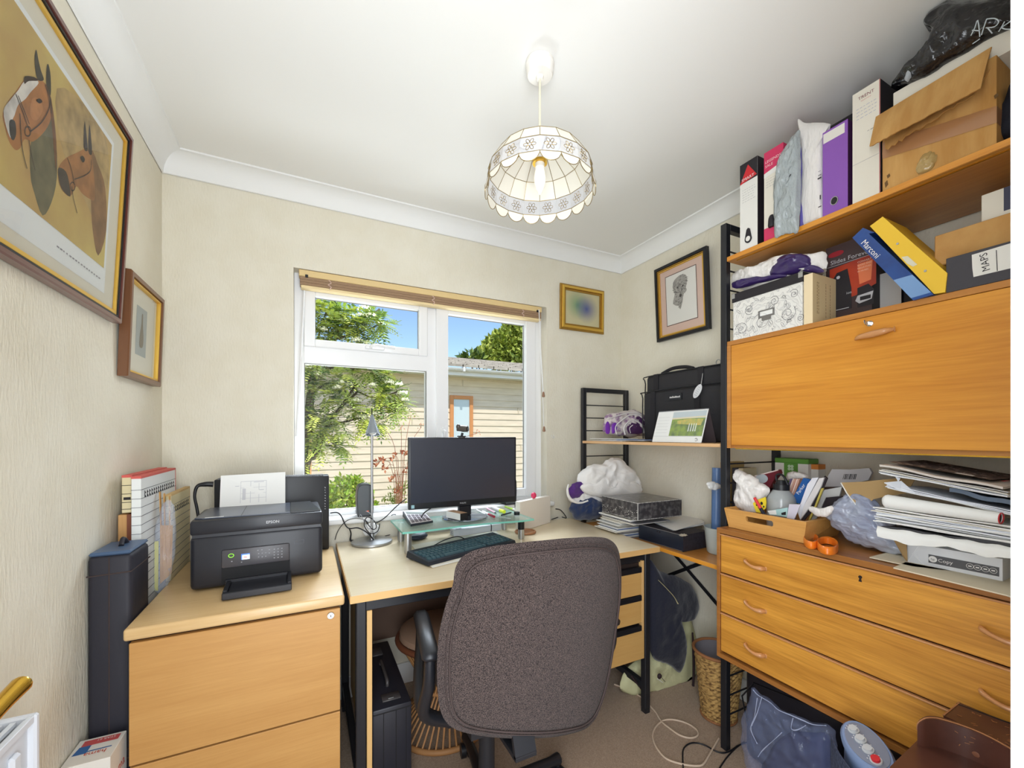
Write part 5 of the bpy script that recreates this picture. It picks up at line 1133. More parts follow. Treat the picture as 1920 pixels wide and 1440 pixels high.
mb = MB(M_purp); mb.puff(pc([(1066, 920), (1072, 910), (1086, 904), (1104, 896), (1112, 906), (1104, 918), (1090, 928), (1074, 934)], 1.845), None, None, .010, seed=6, amp=.010, freq=20, ridge=.7, rings=10, N=(-.3, -1, .4)); obj('purple_panel', mb, None, t, smooth=70)
t = thing('white_cloth', 'crumpled heap of white cotton cloth on the marbled box file', 'cloth', onY(1140, 925, 1.86))
mb = MB(M_wc); mb.puff(pc([(1086, 908), (1090, 884), (1104, 874), (1130, 870), (1150, 862), (1168, 869), (1188, 884), (1201, 905), (1199, 922), (1170, 928), (1130, 928), (1102, 923)], 1.86), None, None, .05, seed=8, amp=.015, freq=9, ridge=.9, rings=22, sub=7, N=(-.3, -1, .35)); obj('upper_fold', mb, None, t, smooth=70)
mb = MB(M_wc); mb.puff(pc([(1090, 912), (1120, 896), (1160, 898), (1196, 906), (1202, 922), (1180, 932), (1130, 932), (1098, 924)], 1.83), None, None, .028, seed=11, amp=.010, freq=9, ridge=.7, rings=16, sub=6, N=(-.3, -1, .35)); obj('lower_fold', mb, None, t, smooth=70)
a, b = onY(1196, 884, 1.93), onY(1221, 884, 1.93)
t = thing('labelled_box', 'pale grey printed carton standing behind the white cloth', 'box', (a.x, 1.93, .905)); mb = MB(mat('pale_carton', (214, 210, 204), .7)); mb.box(a.x-.03, min(b.x, 1.79), 1.93, 1.97, .903, a.z, .001); obj('carton', mb, None, t)
mb = MB(M_ink)
for i in range(4): mb.box(a.x+.02, a.x+.026, 1.9292, 1.93, a.z-.02-i*.018, a.z-.010-i*.018)
for i in range(3): mb.box(a.x+.036+i*.008, a.x+.038+i*.008, 1.9292, 1.93, a.z-.08, a.z-.02)
obj('label_print', mb, None, t)

# bin with tubes beside the chest
bc = V((1.615, 1.215, SZ))
t = thing('grey_bin', 'pale grey plastic tub holding rolled tubes beside the drawers', 'tub', bc)
mb = MB(mat('pale_grey_plastic', (188, 196, 192), .4)); mb.lathe([(0, .001), (.052, .001), (.056, .006), (.066, .11), (.068, .113), (.065, .113), (.054, .008), (0, .006)], bc, 32); obj('tub', mb, None, t, smooth=40)
def stick(name, label, cat, u, v, x0, y0, r, m, r2=None, zt_=None):
    tp = onY(u, v, y0+.0); top = V((x0+.012, y0+.004, tp.z)); b = V((x0, y0, SZ+.012)); mb = MB(m); mb.cyl(b, top, r, r2 or r, n=18); return single(name, mb, None, label, cat, smooth=40)
bx = lambda u, y: onY(u, 900, y)
M_bt = mat('blue_roll', (88, 120, 168), .4, coat=.3)
stick('blue_roll', 'blue rolled tube standing in the grey tub', 'tube', 1331, 878, 1.620, 1.243, .020, M_bt)
mb = MB(M_card); mb.box(1.630, 1.640, 1.190, 1.228, SZ+.012, 1.10); single('cardboard_strip', mb, None, 'upright brown cardboard piece in the grey tub behind the post', 'cardboard')
mb = MB(M_paper); mb.puff([onY(u, v, 1.19) for u, v in ((1325, 908), (1332, 903), (1344, 906), (1352, 912), (1345, 918), (1330, 917))], None, None, .010, seed=3, amp=.005, freq=40, ridge=.6, rings=8, N=(-1, -1, 0)); single('knotted_bag', mb, None, 'knotted white plastic bag end tied round the tubes', 'plastic bag', smooth=60)

# upper shelf: black bag
M_bag = mat('black_ballistic_nylon', (44, 43, 46), .75, bump=.2, bscale=300)
t = thing('laptop_bag', 'large black nylon bag with two handles on the light shelf', 'bag', (1.73, 1.46, UZ))
mb = MB(M_bag)
mb.box(1.675, 1.785, 1.19, 1.724, UZ+.001, 1.545, .022, seg=4); obj('body', mb, None, t, smooth=60)
mb = MB(M_bag); mb.box(1.652, 1.70, 1.20, 1.722, UZ+.002, 1.452, .020, seg=4); obj('front_pocket', mb, None, t, smooth=60)
mb = MB(M_blackp); mb.tube([(1.674, 1.715, 1.20), (1.672, 1.722, 1.30), (1.672, 1.722, 1.50), (1.676, 1.70, 1.54), (1.676, 1.2, 1.54)], .003, 6, 4); mb.tube([(1.655, 1.722, 1.2), (1.652, 1.722, 1.42), (1.655, 1.70, 1.452), (1.655, 1.22, 1.455)], .003, 6, 4); obj('piping', mb, None, t, smooth=60)
for y in (1.645, 1.365):
    mb = MB(mat('webbing', (36, 34, 38), .8)); mb.box(1.6705, 1.675, y-.016, y+.016, 1.45, 1.545); mb.box(1.645, 1.652, y-.016, y+.016, 1.20, 1.45, .002); obj('strap', mb, None, t)
mb = MB(mat('webbing', (36, 34, 38), .8)); mb.tube([(1.69, 1.62, 1.545), (1.70, 1.56, 1.565), (1.70, 1.48, 1.562), (1.69, 1.42, 1.545)], .009, 8, 6); obj('handle', mb, None, t, smooth=60)
mb = MB(M_blackp); mb.box(1.648, 1.6525, 1.455, 1.535, 1.395, 1.428); lb = obj('label_patch', mb, None, t)
mb = MB(mat('label_white', (214, 212, 210), .6)); random.seed(7); y = 1.529
for i in range(8): h = random.uniform(.006, .011); mb.box(1.6472, 1.6481, y-.0062, y, 1.406, 1.406+h); y -= .0083
obj('label_letters', mb, None, lb)
mb = MB(mat('swing_tag', (226, 226, 228), .6)); c = V((1.640, 1.355, 1.425)); U_ = V((0, -.55, .83)); W_ = V((0, .83, .55)); mb.prism([c+U_*(.036*cos(a_))+W_*(.018*sin(a_)) for a_ in [2*pi*i/24 for i in range(24)]], (-.0015, 0, 0)); tg = obj('swing_tag', mb, None, t)
mb = MB(M_greyink)
for i in range(5): mb.bar(c+U_*(.02-.01*i)+W_*-.008+V((-.002, 0, 0)), c+U_*(.02-.01*i)+W_*.008+V((-.002, 0, 0)), .001, .0006)
mb.use(M_wp); mb.tube([c+U_*.034+V((-.001, 0, 0)), (1.65, 1.34, 1.48), (1.668, 1.35, 1.51)], .0012, 5, 4); obj('tag_print', mb, None, tg)
mb = MB(M_steel); mb.tube(ring_pts((1.660, 1.285, 1.40), .009, 12, (0, 1, 0), (0, 0, 1)), .002, 6, closed=True); mb.tube(ring_pts((1.70, 1.292, 1.556), .012, 12, (0, 1, 0), (0, 0, 1)), .002, 6, closed=True); obj('d_ring', mb, None, t, smooth=60)

# desk calendar
t = thing('desk_calendar', 'spiral bound desk calendar with an autumn landscape on the light shelf', 'calendar', (1.49, 1.33, UZ))
A, B = V((1.464, 1.466, UZ+.001)), V((1.456, 1.186, UZ+.001)); T_ = V((.045, 0, .142)); Uc = (B-A)
def cq(a, b, o=0): return A+Uc*a+T_*b+V((-o, 0, 0))
mb = MB(M_paper); mb.prism([cq(0, 0), cq(1, 0), cq(1, 1), cq(0, 1)], (.002, 0, 0)); obj('page', mb, None, t)
mb = MB(mat('stand_card', (70, 60, 62), .7)); mb.prism([cq(0, 1)+V((.003, 0, 0)), cq(1, 1)+V((.003, 0, 0)), V((1.548, 1.186, UZ+.001)), V((1.556, 1.466, UZ+.001))], (.0015, 0, 0)); obj('stand', mb, None, t)
ph = MB(mat('cal_sky', (196, 206, 210), .6)); ph.add([cq(.34, .74, .0006), cq(.985, .74, .0006), cq(.985, .96, .0006), cq(.34, .96, .0006)], [(0, 1, 2, 3)])
ph.use(mat('cal_land', (150, 170, 92), .6, col2=(112, 130, 96), scale=34, lo=.35, hi=.6)); ph.add([cq(.34, .2, .0006), cq(.985, .2, .0006), cq(.985, .74, .0006), cq(.34, .74, .0006)], [(0, 1, 2, 3)])
ph.use(mat('cal_gold', (214, 190, 110), .6, col2=(170, 180, 110), scale=60)); ph.add([cq(.45, .58, .0009), cq(.93, .52, .0009), cq(.95, .70, .0009), cq(.70, .74, .0009), cq(.46, .68, .0009)], [(0, 1, 2, 3, 4)])
ph.use(mat('cal_cream', (228, 216, 184), .6)); ph.add([cq(.34, .72, .0008), cq(.985, .76, .0008), cq(.985, .80, .0008), cq(.34, .77, .0008)], [(0, 1, 2, 3)])
ph.use(mat('cal_fall', (226, 230, 226), .6))
for a_ in (.70, .745, .79, .83): ph.add([cq(a_, .34, .001), cq(a_+.02, .34, .001), cq(a_+.018, .58, .001), cq(a_+.004, .58, .001)], [(0, 1, 2, 3)])
obj('photograph', ph, None, t)
mb = MB(M_greyink); [mb.add([cq(.03, .3+i*.1, .0006), cq(.28, .3+i*.1, .0006), cq(.28, .303+i*.1, .0006), cq(.03, .303+i*.1, .0006)], [(0, 1, 2, 3)]) for i in range(6)]; mb.add([cq(0, .185, .0006), cq(1, .185, .0006), cq(1, .19, .0006), cq(0, .19, .0006)], [(0, 1, 2, 3)]); mb.tube([cq(.9, .09, .0012)+V((0, .006*cos(a_), .006*sin(a_))) for a_ in [.6+5.0*i/12 for i in range(13)]], .0014, 5); obj('printing', mb, None, t)
mb = MB(M_greyink)
for i in range(34): c = cq((i+.5)/34, .985); mb.tube(ring_pts(c+V((.003, 0, .001)), .0042, 8, (1, 0, 0), (0, 0, 1)), .0007, 4, closed=True)
obj('spiral', mb, None, t)

# bundle of purple printed bags and loose papers
PY = 1.80
t = thing('carrier_bag', 'rolled purple and white printed carrier bag on the light shelf', 'bag', onY(1175, 815, PY))
mb = MB(mat('newsprint_bag', (206, 196, 192), .6, col2=(140, 110, 140), scale=28, lo=.4, hi=.5)); mb.puff([onY(u, v, PY) for u, v in ((1137, 812), (1134, 795), (1140, 778), (1160, 774), (1185, 771), (1200, 774), (1212, 788), (1219, 806), (1214, 815), (1180, 817))], None, None, .045, seed=4, amp=.014, freq=15, ridge=.8, rings=16, N=(-.4, -1, .2)); obj('roll', mb, None, t, smooth=70)
mb = MB(mat('purple_print', (122, 56, 170), .5)); q = lambda u, v, d=0: onY(u, v, PY-.046-d)
for L in (((1136, 812), (1135, 797), (1140, 790), (1144, 800), (1143, 812)), ((1147, 812), (1147, 796), (1155, 793), (1157, 804), (1152, 812))): mb.puff([q(*p) for p in L], None, None, .004, seed=5, amp=.002, freq=30, rings=6, sub=4, N=(-.4, -1, .2))
obj('purple_end', mb, None, t, smooth=70)
mb = MB(mat('dark_purple_print', (76, 44, 84), .5)); mb.puff([q(*p, .004) for p in ((1178, 811), (1176, 800), (1184, 793), (1196, 793), (1204, 803), (1204, 812), (1190, 814))], None, None, .003, seed=3, amp=.003, freq=30, rings=6, sub=4, N=(-.4, -1, .2)); mb.puff([q(*p, .004) for p in ((1186, 779), (1204, 784), (1212, 797), (1204, 795), (1194, 786))], None, None, .003, seed=4, amp=.002, freq=30, rings=6, sub=4, N=(-.4, -1, .2)); obj('dark_print', mb, None, t, smooth=70)
mb = MB(mat('bag_white_fold', (220, 214, 212), .5)); mb.tube([q(*p, .006) for p in ((1172, 815), (1170, 802), (1178, 791), (1190, 788), (1203, 797), (1208, 812))], .0045, 8, 6); mb.tube([q(*p, .002) for p in ((1156, 814), (1154, 800), (1166, 788), (1182, 778), (1200, 780), (1214, 800))], .004, 8, 6); mb.tube([q(*p, .004) for p in ((1182, 812), (1180, 803), (1186, 797))], .0035, 8, 6); mb.tube([q(*p, 0) for p in ((1140, 786), (1160, 779), (1186, 773), (1202, 777))], .003, 8, 6); obj('coiled_handle', mb, None, t, smooth=60)
t = thing('flat_wallet', 'flat white plastic packet and papers lying along the light shelf', 'papers', (1.55, 1.75, UZ)); random.seed(3)
for i, (x0, x1, y0, y1, m) in enumerate(((1.46, 1.62, 1.66, 1.93, M_paper), (1.47, 1.60, 1.52, 1.86, M_wp), (1.462, 1.58, 1.48, 1.72, mat('packet_blue', (96, 116, 158), .5)), (1.475, 1.6, 1.70, 1.95, M_paper))):
    mb = MB(m); mb.box(x0, x1, y0, y1, UZ+.0006+i*.0035, UZ+.0035+i*.0035, .0005, M=Matrix.Translation((1.54, 1.72, 0)) @ Matrix.Rotation(R(i*2-3), 4, 'Z') @ Matrix.Translation((-1.54, -1.72, 0))); obj('sheet', mb, None, t)
# ---------------- top shelf ----------------
TZ, BZ, CZ = 1.9045, 1.5795, .8715
def yx(u, x=1.45): return onX(u, 800, x).y
def cbox(mb, x0, x1, y0, y1, z0, z1, front=None, side=None, rest=None, bv=0):
    """carton seen from -x (front) and -y (side)"""
    p = [(x0, y0, z0), (x1, y0, z0), (x1, y1, z0), (x0, y1, z0), (x0, y0, z1), (x1, y0, z1), (x1, y1, z1), (x0, y1, z1)]
    for f, m in (((3, 0, 4, 7), front), ((0, 1, 5, 4), side), ((1, 2, 6, 5), rest), ((2, 3, 7, 6), rest), ((4, 5, 6, 7), rest), ((3, 2, 1, 0), rest)):
        if m: mb.use(m)
        mb.add([p[i] for i in f], [(0, 1, 2, 3)])
def fx(mb, y, z, w_, h, x, m):       # a flat patch on a face turned to -x; y is its left edge as seen
    mb.use(m); mb.add([(x, y, z), (x, y-w_, z), (x, y-w_, z+h), (x, y, z+h)], [(0, 1, 2, 3)])
M_blkc = mat('black_card', (36, 33, 38), .6); M_whc = mat('white_card', (230, 228, 222), .7); M_red = mat('logo_red', (206, 40, 48), .5); M_pinkc = mat('crimson_card', (206, 54, 96), .6)
NY = (0, -1, 0); ZU = (0, 0, 1)
def scrib(mb, y, z, w_, n, x, m=M_greyink, dz=.009, seed=1):
    random.seed(seed); mb.use(m)
    for i in range(n):
        yy = y
        while yy > y-w_: l = random.uniform(.003, .009); mb.add([(x, yy, z-i*dz), (x, yy-l, z-i*dz+.0008), (x, yy-l, z-i*dz+.0018), (x, yy, z-i*dz+.001)], [(0, 1, 2, 3)]); yy -= l+.003
G_f = 'files on the top shelf'
# SMART file
y0, y1, zt = yx(1419.7), yx(1387), 2.226
t = thing('file_box', 'white fronted black file with a red SMART triangle on the top shelf', 'file', (1.45, (y0+y1)/2, TZ), 0, G_f)
mb = MB(); cbox(mb, 1.452, 1.70, y0, y1, TZ, zt, M_whc, M_blkc, M_blkc); obj('case', mb, None, t)
mb = MB(M_blkc); X = 1.4514; mb.add([(X, y1, zt), (X, y0, zt), (X, y0, zt-.072), (X, y1, zt-.072)], [(0, 1, 2, 3)]); X -= .0004; mb.use(M_red); mb.add([(X, y1, zt-.074), (X, y0+.002, zt-.065), (X, (y0+y1)/2+.002, zt-.012)], [(0, 1, 2)]); mb.use(M_wp); mb.text('SMART', (X-.0004, y1-.007, zt-.066), NY, (0, .0, 1), .0155, lift=0)
scrib(mb, y1-.01, zt-.10, .045, 6, X, seed=3); obj('front_label', mb, None, t)
mb = MB(M_blkc); yc = (y0+y1)/2
pts = [(yc+.013*cos(a), 1.940+.015*sin(a)) for a in [pi+pi*i/10 for i in range(11)]]+[(yc+.006, 1.975), (yc, 1.980), (yc-.006, 1.975)]
mb.prism([(X, p[0], p[1]) for p in pts], (-.003, 0, 0)); mb.use(M_whc); mb.prism([(X-.003, yc+.0085*cos(2*pi*i/16), 1.940+.0095*sin(2*pi*i/16)) for i in range(16)], (-.0006, 0, 0)); obj('finger_pull', mb, None, t)
# crimson file
y0b, y1b, zt = yx(1467), yx(1430.5)-.001, 2.219
t = thing('file_box', 'white file with torn crimson top and bottom bands', 'file', (1.455, (y0b+y1b)/2, TZ), 0, G_f)
mb = MB(); cbox(mb, 1.455, 1.70, y0b, y1b, TZ, zt, mat('off_white_card', (226, 220, 206), .7), M_pinkc, M_pinkc); obj('case', mb, None, t)
mb = MB(); X = 1.4545; fx(mb, y1b, zt-.082, .0665, .082, X, M_pinkc); fx(mb, y1b, TZ+.0005, .0665, .045, X, M_pinkc); X -= .0004
mb.use(mat('pale_pink_print', (238, 206, 206), .7)); mb.text('LEGENDS', (X, y1b-.004, zt-.040), NY, ZU, .013); mb.text('SALE', (X, y1b-.004, zt-.055), NY, ZU, .013); scrib(mb, y1b-.008, zt-.10, .04, 4, X, seed=4); mb.use(M_whc); mb.add([(X, y1b, zt-.074), (X, y0b+.02, zt-.066), (X, y0b, zt-.082), (X, y1b, zt-.09)], [(0, 1, 2, 3)]); obj('front_label', mb, None, t)
mb = MB(M_blkc); mb.tube([(1.453, y1b-.030, 1.985), (1.450, y1b-.030, 1.975), (1.450, y1b-.030, 1.945)], [.006, .010, .012], 12, 4); obj('finger_pull', mb, None, t, smooth=60)
def cp(x, y, ox, oy, s): return (ox+x/s, oy+y/s)
F_grey = mat('grey_polythene', (168, 176, 178), .22, bump=1, bscale=40, bstretch=(1, 2.5, 1), coat=.4, bdist=.007)
pts = [onX(*cp(x, y, 1370, 240, 5.537), 1.437) for x, y in ((460, 1128), (455, 900), (462, 600), (480, 400), (510, 290), (590, 170), (650, 80), (715, 30), (722, 150), (722, 600), (705, 1030), (640, 1075), (530, 1105))]
mb = MB(F_grey); mb.puff(pts, None, None, .016, tb=.012, seed=2, amp=.006, freq=26, ridge=1, rings=22, sub=6, N=(-1, -.2, 0)); t = thing('plastic_bag', 'crumpled grey plastic bag between the crimson file and white bag', 'plastic bag', onX(1475, 440, 1.47)); obj('film', mb, None, t, smooth=70)
mb = MB(M_ink); p = onX(1481, 330, 1.414); mb.prism([p+V((0, .003, -.003)), p+V((0, -.004, .002)), p+V((0, -.003, .005)), p+V((0, .001, .002))], (-.001, 0, 0)); obj('printed_mark', mb, None, t)
mb = MB(mat('periwinkle_card', (112, 104, 186), .5)); cbox(mb, 1.458, 1.70, yx(1504, 1.458), yx(1500, 1.458), TZ, 2.18); single('file', mb, None, 'thin violet blue folder edge left of the white plastic bag', 'file')
M_wpo = mat('white_polythene', (232, 228, 224), .35, bump=1, bscale=26, bstretch=(1, 2.5, .6), coat=.2, bdist=.006)
pts = [onX(*cp(x, y, 1340, 200, 3.131), 1.468) for x, y in ((489, 76), (530, 98), (600, 94), (680, 104), (642, 150), (632, 400), (634, 645), (590, 672), (520, 698), (506, 600), (512, 300), (500, 160))]
mb = MB(M_wpo); mb.puff(pts, None, None, .014, tb=.015, seed=6, amp=.004, freq=16, ridge=.4, rings=16, sub=6, N=(-1, -.1, 0)); t = thing('plastic_bag', 'tall white plastic bag with black print beside the purple file', 'plastic bag', onX(1520, 415, 1.47)); obj('film', mb, None, t, smooth=70)
mb = MB(M_ink)
for u0, v0, u1, v1 in ((1534, 320, 1539, 322), (1534, 327, 1540, 329), (1533, 331, 1540, 337), (1537, 365, 1539, 374), (1534, 387, 1540, 388)): a, b = onX(u0, v1, 1.4495), onX(u1, v0, 1.4495); fx(mb, a.y, a.z, a.y-b.y, b.z-a.z, 1.4495, M_ink)
obj('printed_mark', mb, None, t)
# purple file
y0, y1, zt = yx(1589), yx(1541.8), 2.168
M_pf = mat('purple_card', (138, 86, 176), .55); M_pfd = mat('plum_card', (84, 44, 88), .5)
t = thing('file', 'purple lever arch file with white label and round finger hole', 'file', (1.45, (y0+y1)/2, TZ), 0, G_f)
mb = MB(); cbox(mb, 1.452, 1.59, y0, y1, TZ, zt, M_pf, M_pfd, M_pf); obj('cover', mb, None, t)
mb = MB(); fx(mb, y1-.002, zt-.036, y1-y0-.010, .030, 1.4515, mat('label_cream', (226, 222, 214), .7)); obj('spine_label', mb, None, t)
mb = MB(M_ink); yc = yx(1564); mb.prism([(1.4515, yc+.0085*cos(2*pi*i/20), TZ+.035+.011*sin(2*pi*i/20)) for i in range(20)], (-.0006, 0, 0)); mb.use(M_steel); mb.tube([(1.4505, yc+.0095*cos(2*pi*i/20), TZ+.035+.012*sin(2*pi*i/20)) for i in range(20)], .0014, 6, closed=True); obj('finger_hole', mb, None, t)
t = thing('file', 'tall black file standing behind the purple file', 'file', (1.6, .76, TZ), 0, G_f); mb = MB(M_blkc); mb.box(1.60, 1.785, .665, .82, TZ, 2.275, .002); obj('cover', mb, None, t)
# TRENT file
y0, y1, zt = yx(1650.6), yx(1598.5), 2.227
t = thing('file_box', 'tall cream file box headed TRENT right of the purple file', 'file', (1.45, (y0+y1)/2, TZ), 0, G_f)
mb = MB(); cbox(mb, 1.450, 1.59, y0, y1, TZ, zt, mat('off_white_card', (226, 220, 206), .7), M_blkc, M_blkc); obj('case', mb, None, t)
mb = MB(mat('maroon_print', (120, 50, 60), .6)); X = 1.4495; mb.text('TRENT', (X, (y0+y1)/2, zt-.026), NY, ZU, .0125, 'C'); mb.use(mat('pink_print', (206, 140, 130), .7)); mb.text('stationery', (X, (y0+y1)/2, zt-.034), NY, ZU, .006, 'C'); scrib(mb, y1-.010, zt-.052, .045, 4, X, mat('blue_biro', (130, 140, 180), .7), .010, 9); scrib(mb, y0+.03, zt-.13, .01, 1, X, M_ink, seed=8); mb.use(M_greyink); mb.box(X-.0003, X, y0, y1, zt-.21, zt-.2094); fx(mb, y0+.002, TZ, .002, zt-TZ, X, mat('red_edge', (170, 80, 80), .6)); obj('front_label', mb, None, t)
# torn cardboard box
M_cb2 = mat('cardboard_box', (206, 160, 96), .85, col2=(188, 138, 74), scale=10, stretch=(1, 3, .6), bump=.3, bscale=40, bstretch=(1, 5, .4)); M_tape = mat('brown_parcel_tape', (172, 124, 82), .3, coat=.4)
by0, by1 = yx(1867), y0-.003; bzt = 2.115
t = thing('cardboard_box', 'torn brown cardboard box bound with parcel tape on the top shelf', 'box', (1.6, .47, TZ))
mb = MB(M_cb2); cbox(mb, 1.455, 1.78, by0, by1, TZ, bzt); obj('carton', mb, None, t)
def gridq(A, B, Cq, D, nu, nv, f):
    return [[A.lerp(B, i/nu).lerp(D.lerp(Cq, i/nu), j/nv)+f(i/nu, j/nv) for i in range(nu+1)] for j in range(nv+1)]
random.seed(15)
A, B, Cq, D = onX(1642, 219, 1.449), onX(1859, 87.5, 1.449), onX(1839, 164.6, 1.395), onX(1630, 275, 1.390)
rg = [random.uniform(-.006, .006) for _ in range(30)]
mb = MB(M_cb2); mb.sheet(gridq(A, B, Cq, D, 28, 8, lambda a, b: V((-.004*sin(pi*b)*sin(a*7), 0, rg[int(a*28)]*b*b*.25))), (.004, 0, 0)); obj('flap', mb, None, t, smooth=40)
mb = MB(M_cb2)
A2, B2, C2, D2 = V((1.4545, by1-.005, 2.06)), V((1.4545, by0+.01, 2.09)), V((1.430, by0+.03, 2.035)), V((1.418, by1-.02, 2.0)); mb.sheet(gridq(A2, B2, C2, D2, 24, 5, lambda a, b: V((0, 0, rg[int(a*24)]*b*.7))), (.003, 0, 0)); obj('torn_edge', mb, None, t, smooth=40)
mb = MB(M_tape); X = 1.4542; mb.sheet([[V((X-.0012*abs(sin(a*19+b*4)), lerp(by1, by0, a), lerp(lerp(1.998, 2.044, b), lerp(1.955, 1.995, b), a))) for a in [i/20 for i in range(21)]] for b in (0, .33, .66, 1)]); mb.box(1.4545, 1.7, by0-.0006, by0, 1.955, 1.995); tp = obj('parcel_tape', mb, None, t, smooth=60)
mb = MB(mat('clear_tape', (196, 168, 110), .12, alpha=.75, coat=.6)); p = onX(1742, 303, 1.4535); mb.puff([p+V((0, a, b)) for a, b in ((.02, -.02), (.022, .0), (.010, .022), (-.006, .02), (-.014, .004), (-.004, -.02))], None, None, .006, seed=3, amp=.004, freq=60, ridge=1, rings=8, N=(-1, 0, 0)); obj('tape_patch', mb, None, t, smooth=60)
mb = MB(mat('torn_dark', (112, 84, 52), .9))
for u, v, s1 in ((1662, 345, .010), (1666, 330, .006), (1868, 180, .006)): p = onX(u, v, 1.4538); mb.prism([p+V((0, .002, -s1)), p+V((0, -.004, -s1*.3)), p+V((0, -.002, s1)), p+V((0, .004, s1*.5))], (-.0004, 0, 0))
obj('tears', mb, None, t)
mb = MB(mat('white_board', (224, 218, 204), .7)); mb.box(1.468, 1.75, .335, .566, bzt+.002, 2.175, .001); single('white_board', mb, None, 'flat white carton lying on top of the torn cardboard box', 'box')
# black bin bag
M_bin = mat('black_polythene', (18, 18, 23), .14, bump=1, bscale=18, coat=.6, bdist=.03)
t = thing('bin_bag', 'glossy black bin bag with white letters on top of the torn box', 'bag', onX(1790, 120, 1.47))
pts = [onX(*cp(x, y, 1560, 0, 4.8), 1.462) for x, y in ((560, 770), (600, 700), (690, 640), (800, 575), (850, 500), (905, 380), (905, 260), (835, 225), (835, 180), (900, 110), (1040, 40), (1300, 30), (1640, -40), (1690, 150), (1640, 235), (1400, 345), (1100, 510), (800, 690))]
mb = MB(M_bin); mb.puff([V((p.x, p.y, min(p.z, 2.322))) for p in pts], None, None, .03, tb=.15, seed=9, amp=.009, freq=12, ridge=.9, rings=22, sub=6, N=(-1, -.1, 0))
for i, p in enumerate(mb.v): mb.v[i] = V((p.x, p.y, max(min(p.z, 2.324), 2.177 if p.x > 1.466 and p.y < .57 else 0)))
obj('polythene', mb, None, t, smooth=60)
mb = MB(mat('chalk_white', (196, 206, 212), .6))
for L in ([(1250, 320), (1285, 250), (1312, 182), (1330, 330)], [(1262, 272), (1326, 276)], [(1345, 315), (1368, 240), (1392, 172)], [(1392, 172), (1460, 165), (1500, 192), (1465, 240), (1384, 250)], [(1400, 250), (1442, 300)], [(1500, 285), (1530, 235), (1552, 195)], [(1520, 250), (1580, 210), (1640, 170)], [(1525, 248), (1560, 262), (1620, 262)], [(1265, 395), (1330, 350)]):
    mb.tube([onX(*cp(x, y, 1560, 0, 4.8), 1.418) for x, y in L], .0011, 5, 3)
obj('lettering', mb, None, t)
p = onX(1706, 138, 1.45); mb = MB(mat('pale_foam', (168, 174, 180), .6)); mb.blob(p, (.012, .008, .017), seed=4, amp=.2, n=20, rot=Euler((.4, 0, 0))); single('foam_roll', mb, None, 'pale grey roll end poking out under the black bin bag', 'roll', smooth=60)
mb = MB(mat('dark_navy_cloth', (26, 27, 38), .8, bump=.4, bscale=60)); mb.puff([onX(u, v, 1.50) for u, v in ((1869, 262), (1868, 235), (1874, 205), (1886, 180), (1900, 150), (1935, 150), (1950, 190), (1950, 245), (1900, 258))], None, None, .02, tb=.05, seed=4, amp=.006, freq=16, rings=10, N=(-1, -.1, 0)); single('dark_bag', mb, None, 'dark navy soft bag right of the torn box at the shelf end', 'bag', smooth=60)

# ---------------- on the bureau ----------------
y1, y0, zt = yx(1373), yx(1506), 1.754
t = thing('storage_box', 'white storage box with black scroll pattern, black lid and label holder', 'box', (1.45, (y0+y1)/2, BZ))
mpat = mat('scroll_paper', (232, 230, 224), .65); n = mpat.node_tree.nodes; Lk = mpat.node_tree.links
tc = n.new('ShaderNodeTexCoord'); nz = n.new('ShaderNodeTexNoise'); nz.inputs['Scale'].default_value = 14; nz.inputs['Detail'].default_value = 2
mxv = n.new('ShaderNodeMix'); mxv.data_type = 'VECTOR'; mxv.inputs['Factor'].default_value = .09
wv = n.new('ShaderNodeTexWave'); wv.wave_type = 'RINGS'; wv.rings_direction = 'X'; wv.inputs['Scale'].default_value = 11; wv.inputs['Distortion'].default_value = 9; wv.inputs['Detail'].default_value = 1.5; wv.inputs['Detail Scale'].default_value = 2.5
rp = n.new('ShaderNodeValToRGB'); e = rp.color_ramp.elements; e[0].position = .0; e[0].color = (*lin((232, 230, 224)), 1); e[1].position = 1; e[1].color = (*lin((232, 230, 224)), 1)
for pos, c_ in ((.42, (232, 230, 224)), (.49, (120, 116, 120)), (.56, (232, 230, 224)), (.80, (214, 212, 208))): q = rp.color_ramp.elements.new(pos); q.color = (*lin(c_), 1)
Lk.new(tc.outputs['Object'], wv.inputs['Vector']); Lk.new(wv.outputs[1], rp.inputs[0]); Lk.new(rp.outputs[0], n['Principled BSDF'].inputs['Base Color'])
mb = MB(mpat); mb.box(1.452, 1.70, y0+.003, y1-.003, BZ, zt-.028); obj('body', mb, None, t)
mb = MB(M_blkc); mb.box(1.447, 1.705, y0, y1, zt-.032, zt, .001); ld = obj('lid', mb, None, t)
mb = MB(M_steel)
for y in (y0-.0003, y1-.013): mb.box(1.446, 1.4475, y, y+.0135, zt-.018, zt+.0006); mb.box(1.446, 1.46, y, y+.0135, zt-.0005, zt+.0008)
obj('corner', mb, None, ld, label='silver metal corner pieces')
mb = MB(mat('pewter', (140, 138, 138), .35, .7)); p = onX(1437, 587, 1.451); frame(mb2 := MB(mat('pewter', (140, 138, 138), .35, .7)), 0, .056, 0, .026, .005, .005, .006, .004, 0, .003, 0)
mb.v = [V((1.4515-v.y, p.y+.028-v.x, p.z-.013+v.z)) for v in mb2.v]; mb.f = mb2.f; mb.mi = mb2.mi; mb.box(1.449, 1.4515, p.y-.016, p.y+.016, p.z-.024, p.z-.013); lh = obj('label_holder', mb, None, t)
mb = MB(M_paper); fx(mb, p.y+.023, p.z-.007, .046, .016, 1.4508, M_paper); obj('label_card', mb, None, lh)
